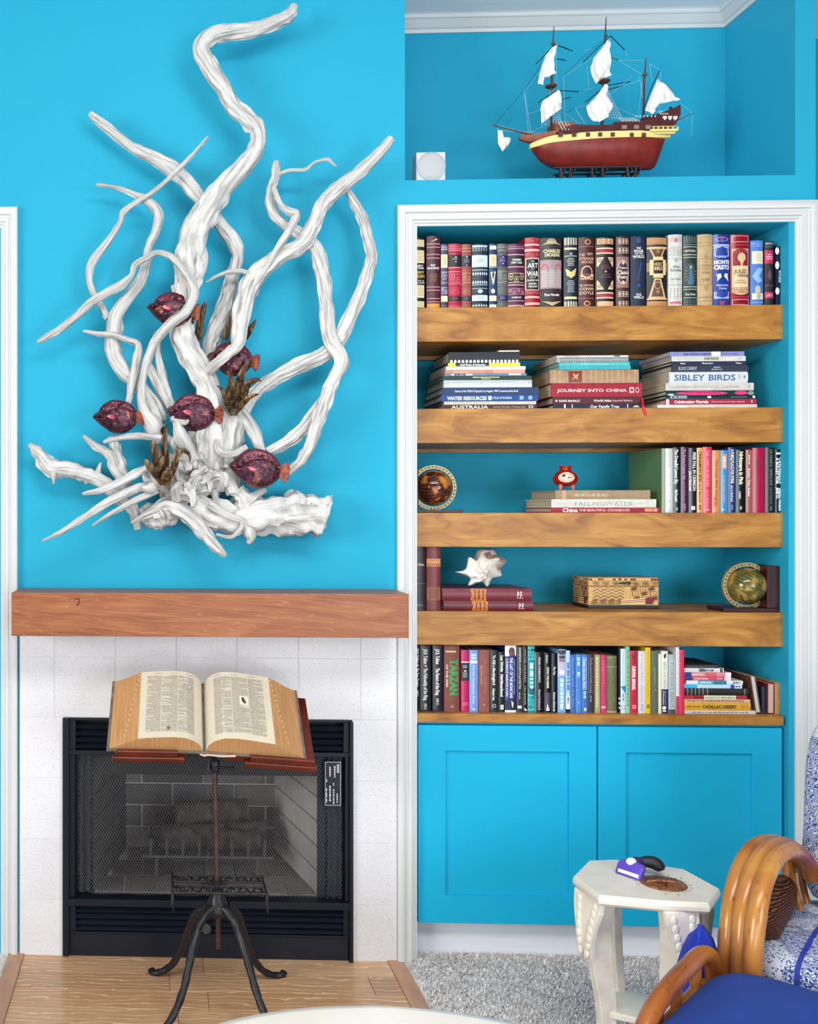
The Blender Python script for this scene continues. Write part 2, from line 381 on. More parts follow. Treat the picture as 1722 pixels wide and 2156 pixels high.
for (ya, yb), wh in (((644.5, 717), 'topmost'), ((859, 932), 'second from the top'), ((1079.5, 1152), 'middle one'), ((1288.5, 1360), 'second from the bottom'), ((1505, 1524.5), 'thin lowest one')):     # shelves of the recess past the left trim
    t = thing('shelf', 'sliver of honey-brown shelf past the casing at the photo edge, ' + wh, 'shelf', (XLEFT - 1.2, YS, Z(yb, YS)), 'shelves beyond the fireplace')
    b = MB(); b.box((XLEFT - 1.2, YS, Z(yb, YS)), (XLEFT - .018, YB - .004, Z(ya, YS))); b.build('board', M['shelf'], t, bevel=.0015)
# base cabinet
YD = .015
cab = thing('cabinet', 'blue base cabinet with two shaker doors under the bookshelves', 'cabinet', (XLi, YD, Z(1950, YD)))
b = MB(); zc0, zc1 = Z(1949, YD), Z(1524.5, .01)
b.box((XLi + .002, YD + .022, zc0), (XR - .002, YB - .006, zc1 - .001)); b.build('body', M['cabblue'], cab)
for xa, xb, pa, pb in ((880, 1256, 938, 1198), (1259.5, 1646, 1318, 1584)):
    x0, x1, p0, p1 = X(xa, YD), X(xb, YD), X(pa, YD), X(pb, YD); z0, z1 = Z(1949, YD), Z(1530, YD); q0, q1 = Z(1890, YD), Z(1584, YD)
    d = MB()
    for y_ in (YD,):
        vs = [(x0,y_,z0),(x1,y_,z0),(x1,y_,z1),(x0,y_,z1),(p0,y_,q0),(p1,y_,q0),(p1,y_,q1),(p0,y_,q1)]
        vs += [(a_, y_ + .02, c_) for a_, _, c_ in vs]
        d.add(vs, [(0,1,5,4),(1,2,6,5),(2,3,7,6),(3,0,4,7),(8,12,13,9),(9,13,14,10),(10,14,15,11),(11,15,12,8),(0,8,9,1),(1,9,10,2),(2,10,11,3),(3,11,8,0),(4,5,13,12),(5,6,14,13),(6,7,15,14),(7,4,12,15)])
    do = d.build('door', M['cabblue'], cab, bevel=.0008)
    d = MB(); d.box((p0 - .005, YD + .010, q0 - .005), (p1 + .005, YD + .018, q1 + .005)); d.build('panel', M['cabblue'], do)
# mantel beam
YM = -.215
mt = thing('mantel_beam', 'reddish-brown wooden mantel beam across the chimney breast', 'mantel', (X(440), -.02, Z(1342, YM, 430)))
b = MB(); b.box((X(24, YM), YM, Z(1341, YM, 430)), (X(860.5, YM), -.0245, Z(1249.2, YM, 430))); b.build('beam', M['mantel'], mt, bevel=.002)
b = MB(); zz = Z(1268, YM, 162); xx = X(162, YM)
b.tube([(xx - .006, YM - .001, zz + .010), (xx + .007, YM - .001, zz + .010), (xx + .006, YM - .001, zz - .002), (xx + .002, YM - .001, zz - .009), (xx - .003, YM - .001, zz - .006)], .0016, 6); b.build('knot', flatm('knot_dark', C('#4a1c10'), .6), mt)
# ================================================================ fireplace
fp = thing('fireplace', 'black metal fireplace insert with mesh curtain and louvred panels', 'fireplace', (X(437), 0, 0))
def fx(x, Y=-.012): return X(x, Y)
def fz(y, Y=-.012): return Z(y, Y, 430)
fr = MB()
for a, b_, c, d, yf in ((133, 146, 1513, 2014, -.028), (734, 742, 1516, 2018, -.028), (146, 734, 1513, 1518, -.02), (146, 734, 1581, 1590, -.022), (146, 734, 1893, 1908, -.03), (146, 734, 1964, 1968, -.02), (146, 160, 1518, 1581, -.018), (722, 734, 1518, 1581, -.018), (146, 160, 1908, 1964, -.018), (722, 734, 1908, 1964, -.018), (146, 158, 1590, 1893, -.016), (726, 734, 1590, 1893, -.016)):
    fr.box((fx(a), yf, max(fz(d), 0)), (fx(b_), .03, fz(c)))
fr.build('frame', M['blackm'], fp, bevel=.0015)
b = MB(); b.box((fx(146), -.014, .002), (fx(734), .02, fz(1968))); b.build('kick_panel', M['blackm2'], fp, bevel=.002)
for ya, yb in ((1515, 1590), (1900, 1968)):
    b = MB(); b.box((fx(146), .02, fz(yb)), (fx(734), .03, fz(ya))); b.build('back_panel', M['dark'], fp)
for xa, xb in ((146, 196), (672, 734)):
    b = MB(); b.box((fx(xa), .031, fz(1900)), (fx(xb), .036, fz(1588))); b.build('side_panel', M['blackm'], fp)
for a, b_ in ((160, 722),):
    for yy in (1530, 1544, 1558, 1572):
        s_ = MB(); z = fz(yy); s_.add([(fx(a), -.016, z - .007), (fx(b_), -.016, z - .007), (fx(b_), .004, z + .006), (fx(a), .004, z + .006), (fx(a), -.013, z - .010), (fx(b_), -.013, z - .010), (fx(b_), .007, z + .003), (fx(a), .007, z + .003)], [(0,1,2,3),(4,7,6,5),(0,4,5,1),(1,5,6,2),(2,6,7,3),(3,7,4,0)]); s_.build('louver_slat', M['blackm2'], fp)
    for yy in (1917, 1930, 1943, 1956):
        s_ = MB(); z = fz(yy); s_.add([(fx(a), -.018, z - .008), (fx(b_), -.018, z - .008), (fx(b_), .004, z + .006), (fx(a), .004, z + .006), (fx(a), -.014, z - .011), (fx(b_), -.014, z - .011), (fx(b_), .007, z + .003), (fx(a), .007, z + .003)], [(0,1,2,3),(4,7,6,5),(0,4,5,1),(1,5,6,2),(2,6,7,3),(3,7,4,0)]); s_.build('louver_slat', M['blackm2'], fp)
b = MB(); b.lathe([(.017, 0), (.017, -.006), (.014, -.009), (.0, -.009)], (fx(434), -.016, fz(1954)), 20, 'y'); b.build('knob', flatm('knob_grey', (.06,.065,.075,1), .4, .4), fp, smooth=40)
# firebox: splayed refractory walls laid as bricks
YF = .50
fl_, fr_ = fx(192, .03), fx(676, .03); z_f, z_t = fz(1897), fz(1590)
bl, br = X(262, YF), X(581, YF)
z_bt = z_t
box = MB()
t_ = .03
box.add([(fl_, .035, z_f), (fr_, .035, z_f), (br, YF, z_f), (bl, YF, z_f), (fl_, .035, z_t), (fr_, .035, z_t), (br, YF, z_t), (bl, YF, z_t)],
        [(0,1,2,3), (4,5,6,7), (1,2,6,5), (2,3,7,6), (3,0,4,7)])
fbx = box.build('firebox', M['mortar'], fp, fix=False)
def quad_bricks(O, U, Vv, Nn, lu, lv, bw, bh, off=.5, shift=0.0, mt='brick'):
    U = Vector(U).normalized(); Vv = Vector(Vv).normalized(); Nn = Vector(Nn).normalized(); O = Vector(O); g = .0035
    r = 0; v0 = 0
    while v0 < lv - .005:
        v1 = min(v0 + bh, lv); u = -bw*(off if r % 2 else 0) - shift
        while u < lu - .005:
            a, c = max(u, 0), min(u + bw, lu)
            if c - a > .012:
                b = MB(); cen = O + U*((a+c)/2) + Vv*((v0+v1)/2) + Nn*.003
                b.obox(cen, U*((c-a)/2 - g), Vv*((v1-v0)/2 - g), Nn*.006); b.build('brick', M[mt], fbx, bevel=.0012)
            u += bw
        v0 += bh; r += 1
hgt = z_t - z_f
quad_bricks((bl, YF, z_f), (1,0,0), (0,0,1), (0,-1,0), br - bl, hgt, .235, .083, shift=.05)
dv = Vector((br - fr_, YF - .035, 0)); quad_bricks((fr_, .035, z_f), dv, (0,0,1), (-dv.y, dv.x, 0), dv.length, hgt, .235, .083, mt='bricklit')
dv2 = Vector((bl - fl_, YF - .035, 0)); quad_bricks((fl_, .035, z_f), dv2, (0,0,1), (dv2.y, -dv2.x, 0), dv2.length, hgt, .235, .083, mt='bricksootshade')
for i in range(7):
    xa = fl_ + (fr_ - fl_)*i/7
    for j in range(3):
        ya = .04 + j*.155; k0 = (ya + .0775 - .035)/(YF - .035); lo = fl_ + (bl - fl_)*k0; hi = fr_ + (br - fr_)*k0
        a = max(xa + (.06 if j % 2 else 0), lo); c = min(xa + (fr_ - fl_)/7 + (.06 if j % 2 else 0), hi)
        if c - a > .03:
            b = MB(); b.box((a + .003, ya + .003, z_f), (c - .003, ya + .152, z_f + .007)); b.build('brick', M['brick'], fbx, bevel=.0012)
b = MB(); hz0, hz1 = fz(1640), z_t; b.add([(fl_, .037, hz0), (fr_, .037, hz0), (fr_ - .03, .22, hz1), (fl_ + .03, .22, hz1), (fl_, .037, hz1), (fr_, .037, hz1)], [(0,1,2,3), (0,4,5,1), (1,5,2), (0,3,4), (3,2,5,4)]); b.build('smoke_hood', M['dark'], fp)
# grate and logs
gm = flatm('grate_iron', (.09,.09,.095,1), .7, .3); g_ = MB()
gx0, gx1 = X(300, .2), X(572, .2); zg = z_f + .085
g_.tube([(gx0, .16, zg), (gx1, .16, zg)], .006, 8); g_.tube([(gx0 + .02, .36, zg), (gx1 - .02, .36, zg)], .006, 8)
for i in range(8):
    xx = gx0 + .03 + (gx1 - gx0 - .06)*i/7
    g_.tube([(xx, .14, zg + .07), (xx, .155, zg + .01), (xx, .20, zg), (xx, .37, zg), (xx, .40, zg + .06)], .0055, 6)
for xx in (gx0 + .05, gx1 - .05):
    for yy in (.18, .35): g_.tube([(xx, yy, zg), (xx, yy, z_f + .004)], .007, 6)
g_.build('grate', gm, fp, smooth=50)
lm = flatm('charred_log', (.05,.042,.036,1), .95, bs=.8, bsc=60, var=.6, vsc=30)
for (xa, ya, za, xb, yb, zb, r) in ((340, .24, .125, 470, .27, .125, .045), (430, .33, .13, 560, .30, .13, .04), (370, .28, .20, 520, .31, .21, .04), (440, .22, .13, 545, .24, .12, .035)):
    b = MB(); p0 = Vector((X(xa, ya), ya, z_f + za)); p1 = Vector((X(xb, yb), yb, z_f + zb))
    b.tube([p0.lerp(p1, i/12) for i in range(13)], [r*(1 + .12*noise.noise(Vector((i*.5, xa, 0)))) for i in range(13)], 14, prof=lambda i, j, p: 1 + .12*noise.noise(Vector((i*.3, math.cos(j*.45)*2, math.sin(j*.45)*2 + xa)))); b.build('log', lm, fp, smooth=60)
# hanging mesh curtain: diamond wire net in two halves
sm = MB(); SY = -.002
def wire(a, b_, r=.00048):
    a = Vector(a); b_ = Vector(b_); d = (b_ - a).normalized(); n1 = d.cross(Vector((0,1,0))).normalized(); n2 = Vector((0,1,0))
    vs = []
    for p in (a, b_):
        for k in range(3):
            t = 2.0944*k; vs.append(p + n1*(math.cos(t)*r) + n2*(math.sin(t)*r))
    sm.add(vs, [(0,1,4,3),(1,2,5,4),(2,0,3,5)])
def curtain(xa, xb, z0, z1, cw, ch, fold=.006, k=90):
    nx = int((xb - xa)/cw); nz = int((z1 - z0)/ch)
    def P(i, j):
        x = xa + i*cw; z = z1 - j*ch; return (x + .0012*math.sin(j*.7 + i*.23), SY + fold*math.sin(x*k) + .002*math.sin(z*17 + x*9), z)
    for j in range(nz):
        for i in range(nx):
            o = (j % 2)*.5
            wire(P(i + o, j), P(i + .5 + o, j + 1)); wire(P(i + .5 + o, j + 1) if False else P(i + 1 + o, j), P(i + .5 + o, j + 1))
zt_, zb_ = fz(1588), fz(1893)
curtain(fx(192), fx(440), zb_ + .004, zt_, .0090, .0080, .004, 46); curtain(fx(436), fx(690), zb_ + .004, zt_, .0090, .0080, .004, 46)
curtain(fx(164), fx(194), zb_ + .008, zt_, .0070, .0075, .009, 260); curtain(fx(688), fx(720), zb_ + .004, zt_, .0070, .0075, .008, 300)
sm.build('mesh_curtain', M['screen'], fp, fix=False)['kind'] = 'stuff'
# rating plate hanging in front of the curtain
pla = at(683.5, 1603, -.02); plb = at(718, 1697, -.02); b = MB(); b.box((pla.x, -.0205, plb.z), (plb.x, -.0185, pla.z)); plate = b.build('rating_plate', M['blackm2'], fp)
# ================================================================ lettering
_gl = {}
def _mesh_of(txt, off=0.0):
    cu = bpy.data.curves.new('t', 'FONT'); cu.body = txt; cu.resolution_u = 2; cu.offset = off
    ob = bpy.data.objects.new('t', cu); me = bpy.data.meshes.new_from_object(ob)
    vs = [(v.co.x, v.co.y) for v in me.vertices]; fs = [tuple(p.vertices) for p in me.polygons]
    bpy.data.objects.remove(ob); bpy.data.curves.remove(cu); bpy.data.meshes.remove(me); return vs, fs
def _w(vs): return (max(v[0] for v in vs) - min(v[0] for v in vs)) if vs else 0
_hh = None
def glyph(ch, off):
    global _hh
    k = (ch, off)
    if k not in _gl:
        if _hh is None: _hh = _w(_mesh_of('HH')[0])
        adv = _w(_mesh_of('H' + ch + 'H')[0]) - _hh
        vs, fs = ([], []) if ch == ' ' else _mesh_of(ch, off)
        _gl[k] = (vs, fs, adv)
    return _gl[k]
def layout(txt, off=0.0, track=0.0):
    vs, fs, x = [], [], 0.0
    for ch in txt:
        g, f, a = glyph(ch, off); n = len(vs)
        vs += [(x + p, q) for p, q in g]; fs += [tuple(n + i for i in t) for t in f]; x += a + track
    return vs, fs
class Print:                                # flat print laid on a surface given by S(u, v, off)
    def __init__(s, S): s.S = S; s.mb = MB(); s.mb.col = []; s.off = .0003; s.nu = 8
    def put(s, uv, fs, col):
        if s.nu > 1:                        # cut faces at the curved surface's facets so that they follow it
            uv = list(uv); out = []
            for f in fs:
                us = [uv[i][0] for i in f]; lo, hi = math.floor(min(us)*s.nu + 1e-6), math.ceil(max(us)*s.nu - 1e-6)
                if hi - lo <= 1: out.append(f); continue
                poly = [uv[i] for i in f]
                for k in range(lo + 1, hi + 1):
                    c = k/s.nu; L, R = [], []
                    for a, b in zip(poly, poly[1:] + poly[:1]):
                        if a[0] <= c: L.append(a)
                        if a[0] >= c: R.append(a)
                        if (a[0] - c)*(b[0] - c) < 0:
                            t = (c - a[0])/(b[0] - a[0]); q = (c, a[1] + (b[1] - a[1])*t); L.append(q); R.append(q)
                    if len(L) > 2: out.append(tuple(range(len(uv), len(uv) + len(L)))); uv += L
                    poly = R
                    if len(poly) < 3: break
            fs = out; used = sorted({i for f in fs for i in f}); mp = {i: j for j, i in enumerate(used)}
            uv = [uv[i] for i in used]; fs = [tuple(mp[i] for i in f) for f in fs]
        n = len(s.mb.v); s.mb.v += [tuple(s.S(u, v, s.off)) for u, v in uv]; s.mb.col += [col]*len(uv)
        for f in fs: s.mb.f.append([n + i for i in f]); s.mb.m.append(0)
    def up(s): s.off += .00006
    def R(s, u0, u1, v0, v1, c):
        k = max(1, int(math.ceil((u1-u0)*s.nu))); uv = []
        for i in range(k+1):
            u = u0 + (u1-u0)*i/k; uv += [(u, v0), (u, v1)]
        s.put(uv, [(2*i, 2*i+1, 2*i+3, 2*i+2) for i in range(k)], C(c)); s.up()
    def B(s, v0, v1, c): s.R(0, 1, v0, v1, c)
    def E(s, u, v, ru, rv, c, n=14): s.put([(u, v)] + [(u + ru*math.cos(6.2832*i/n), v + rv*math.sin(6.2832*i/n)) for i in range(n)], [(0, 1+i, 1+(i+1) % n) for i in range(n)], C(c)); s.up()
    def O(s, u, v, ru, rv, c, t=.2, n=16):
        a = [(u + ru*math.cos(6.2832*i/n), v + rv*math.sin(6.2832*i/n)) for i in range(n)]; b = [(u + ru*(1-t)*math.cos(6.2832*i/n), v + rv*(1-t)*math.sin(6.2832*i/n)) for i in range(n)]
        s.put(a + b, [(i, (i+1) % n, n+(i+1) % n, n+i) for i in range(n)], C(c)); s.up()
    def P(s, pts, c): s.put(pts, [tuple(range(len(pts)))], C(c)); s.up()
    def F(s, u0, u1, v0, v1, c, tu=.05, tv=.008):
        s.R(u0, u1, v0, v0+tv, c); s.R(u0, u1, v1-tv, v1, c); s.R(u0, u0+tu, v0, v1, c); s.R(u1-tu, u1, v0, v1, c)
    def T(s, txt, u0, u1, v0, v1, c, off=.02):    # lettering across, filling the box
        vs, fs = layout(txt, off)
        if not vs: return
        xs = [p[0] for p in vs]; x0, x1 = min(xs), max(xs); H = .73
        s.put([(u0 + (x-x0)/(x1-x0)*(u1-u0), v1 - y/H*(v1-v0)) for x, y in vs], fs, C(c)); s.up()
    def V(s, txt, v0, v1, u0, u1, c, off=.02):    # lettering running down the spine
        vs, fs = layout(txt, off)
        if not vs: return
        xs = [p[0] for p in vs]; x0, x1 = min(xs), max(xs); H = .73
        s.put([(u0 + y/H*(u1-u0), v0 + (x-x0)/(x1-x0)*(v1-v0)) for x, y in vs], fs, C(c)); s.up()
    def D(s, v0, v1, nu, nv, c, r=.05, a=1.0, u0=0, u1=1):   # rows of dots or lozenges
        for j in range(nv):
            for i in range(nu):
                u = u0 + (u1-u0)*(i + .5)/nu; v = v0 + (v1-v0)*(j + .5)/nv
                s.put([(u-r, v), (u, v-r*a), (u+r, v), (u, v+r*a)], [(0,1,2,3)], C(c))
        s.up()
    def Zg(s, v0, v1, n, c, t=.35):               # zigzag line
        uv, fs = [], []
        for i in range(n*2+1):
            u = i/(2*n); v = v0 if i % 2 else v1; h = (v1-v0)*t; uv += [(u, v - h/2), (u, v + h/2)]
        s.put(uv, [(2*i, 2*i+1, 2*i+3, 2*i+2) for i in range(2*n)], C(c)); s.up()
    def SC(s, v0, v1, c, n=3, bg=None):           # scrollwork
        if bg: s.B(v0, v1, bg)
        vm = (v0+v1)/2; h = (v1-v0)/2
        for i in range(n):
            u = (i + .5)/n; r = .42/n; s.O(u, vm + h*.25*(1 if i % 2 else -1), r, h*.62, c, .22); s.E(u, vm + h*.25*(1 if i % 2 else -1), r*.35, h*.22, c, 8)
        s.R(.03, .97, v0 + h*.1, v0 + h*.22, c); s.R(.03, .97, v1 - h*.22, v1 - h*.1, c)
    def TX(s, v0, v1, n, c, u0=.18, u1=.82, seed=1, gap=.45):      # lines of small unreadable print
        r = random.Random(seed); st_ = (v1-v0)/n
        for i in range(n):
            w_ = r.uniform(.6, 1)*(u1-u0)/2; um = (u0+u1)/2; v = v0 + i*st_; k = 5
            for j in range(k):
                a = um - w_ + 2*w_*j/k; s.put([(a, v), (a, v+st_*gap), (a + 2*w_/k*.78, v+st_*gap), (a + 2*w_/k*.78, v)], [(0,1,2,3)], C(c))
        s.up()
    def VL(s, v0, v1, u0, u1, c, n=14, seed=2):   # a run of small print down the spine
        r = random.Random(seed); v = v0
        while v < v1:
            L = (v1-v0)/n*r.uniform(.4, 1.3); s.put([(u0, v), (u0, min(v+L, v1)), (u1, min(v+L, v1)), (u1, v)], [(0,1,2,3)], C(c)); v += L + (v1-v0)/n*.28
        s.up()
    def build(s, name, parent):
        if not s.mb.f: return
        o = s.mb.build(name, M['print'], parent, local=True, fix=False); o['kind'] = 'stuff'; return o
def run(pr, cmds):
    for c in cmds: getattr(pr, c[0])(*c[1:])
BG = {}
def book(name, label, group, P0, w, h, dep, col, cmds=(), mat='cloth', bulge=.1, flat=False, t=.0028, page='#d9cdb0', ribs=(), rot=None, paper=False, cat='book', rcol=None):
    # local frame: x across the spine, z up the spine, y back from it
    if flat: R = Matrix(((0,0,-1),(0,1,0),(1,0,0))); rot_e = (R if rot is None else Matrix.Rotation(rot, 3, 'Z') @ R).to_euler()
    else: rot_e = rot or (0, 0, 0)
    T_ = thing(name, label, cat, P0, group, rot_e)
    b = bulge*w; N = 8
    arc = [(w*i/N, b*(2*i/N - 1)**2) for i in range(N+1)]
    if w < 3*t: t = w/4
    prof = [(0, dep)] + arc + [(w, dep), (w-t, dep), (w-t, b + t), (t, b + t), (t, dep)]
    mb = MB(); n = len(prof)
    vs = [(p, q, 0) for p, q in prof] + [(p, q, h) for p, q in prof]
    fs = [(i, (i+1) % n, n+(i+1) % n, n+i) for i in range(n)]
    def caps(o): return [(o+0, o+1, o+n-2, o+n-1)] + [(o+N+1, o+N+2, o+N+3, o+N+4)] + [tuple(o+k for k in list(range(1, N+2)) + [N+4, N+5])]
    fs += caps(0) + caps(n); mb.add(vs, fs)
    for v in ribs:
        z = h*(1-v)
        for dz0, dz1 in ((-.002, .002),):
            a = [(w*i/N, b*(2*i/N-1)**2) for i in range(N+1)]; rv = []
            for k, (dz, o) in enumerate(((-.0026, 0), (-.0014, .0016), (.0014, .0016), (.0026, 0))): rv += [(p, q - o, z + dz) for p, q in a]
            m_ = N+1; mb.add(rv, [(k*m_+i, k*m_+i+1, (k+1)*m_+i+1, (k+1)*m_+i) for k in range(3) for i in range(N)])
    mb.build('cover', M[mat], T_, local=True, col=C(col), smooth=35)
    e = .0005 if paper else .003
    pb = MB(); pb.box((t, b + t, e), (w-t, dep - e, h - e)); pb.build('page_block', M['pages'], T_, local=True, col=C(page))
    pr = Print(lambda u, v, o: (u*w, b*(2*u-1)**2 - o, h*(1-v))); pr.nu = 8 if b > .00015 else 1; run(pr, cmds)
    if cmds: pr.build('spine_print', T_)
    return T_
def vbook(x0, x1, yt, shelf, Y, col, label, cmds=(), group=None, yb=None, **k):
    a = at(x0, 1075, Y); c = at(x1, 1075, Y); w = c.x - a.x; z0 = shelf if yb is None else at((x0+x1)/2, yb, Y).z
    h = at((x0+x1)/2, yt, Y).z - z0; k.setdefault('dep', min(.20, max(.12, h*.68)))
    return book('book', label, group, (a.x, Y, z0), w - .0006, h, k.pop('dep'), col, cmds, **k)
def hstack(rows, base, Y, group, xm=1263):      # rows from the bottom: (x0, x1, thickness px, colour, label, cmds, opts)
    z = base + .0002
    for x0, x1, th, col, label, cmds, o in rows:
        o = dict(o); yy = o.pop('Y', Y); w = th*pxs(yy); a = at(x0, 1075, yy); c = at(x1, 1075, yy)
        h = c.x - a.x; o.setdefault('dep', .2); nm = o.pop('nm', 'book')
        book(nm, label, o.pop('group', group), (c.x - 0, yy, z), w - .0004, h, o.pop('dep'), col, cmds, flat=True, **{**dict(bulge=.04), **o}); z += w
    return z
pr = Print(lambda u, v, o: (pla.x + u*(plb.x - pla.x), -.0206 - o, pla.z + v*(plb.z - pla.z))); pr.nu = 1
pr.F(.02, .98, .01, .99, '#b9bcc4', .03, .012); pr.VL(.06, .26, .74, .88, '#b9bcc4', 9, 5); pr.VL(.10, .36, .56, .66, '#b9bcc4', 6, 6); pr.VL(.12, .34, .28, .36, '#d9dce4', 7, 7); pr.VL(.40, .46, .08, .14, '#d9dce4', 2, 8); pr.VL(.48, .54, .5, .58, '#b9bcc4', 2, 4); pr.VL(.55, .9, .28, .36, '#d9dce4', 6, 9); pr.VL(.62, .96, .5, .58, '#b9bcc4', 7, 10); pr.VL(.72, .94, .72, .8, '#b9bcc4', 5, 12); pr.VL(.6, .92, .08, .13, '#d9dce4', 3, 13)
o = pr.mb.build('plate_print', M['print'], plate, fix=False); o['kind'] = 'stuff'
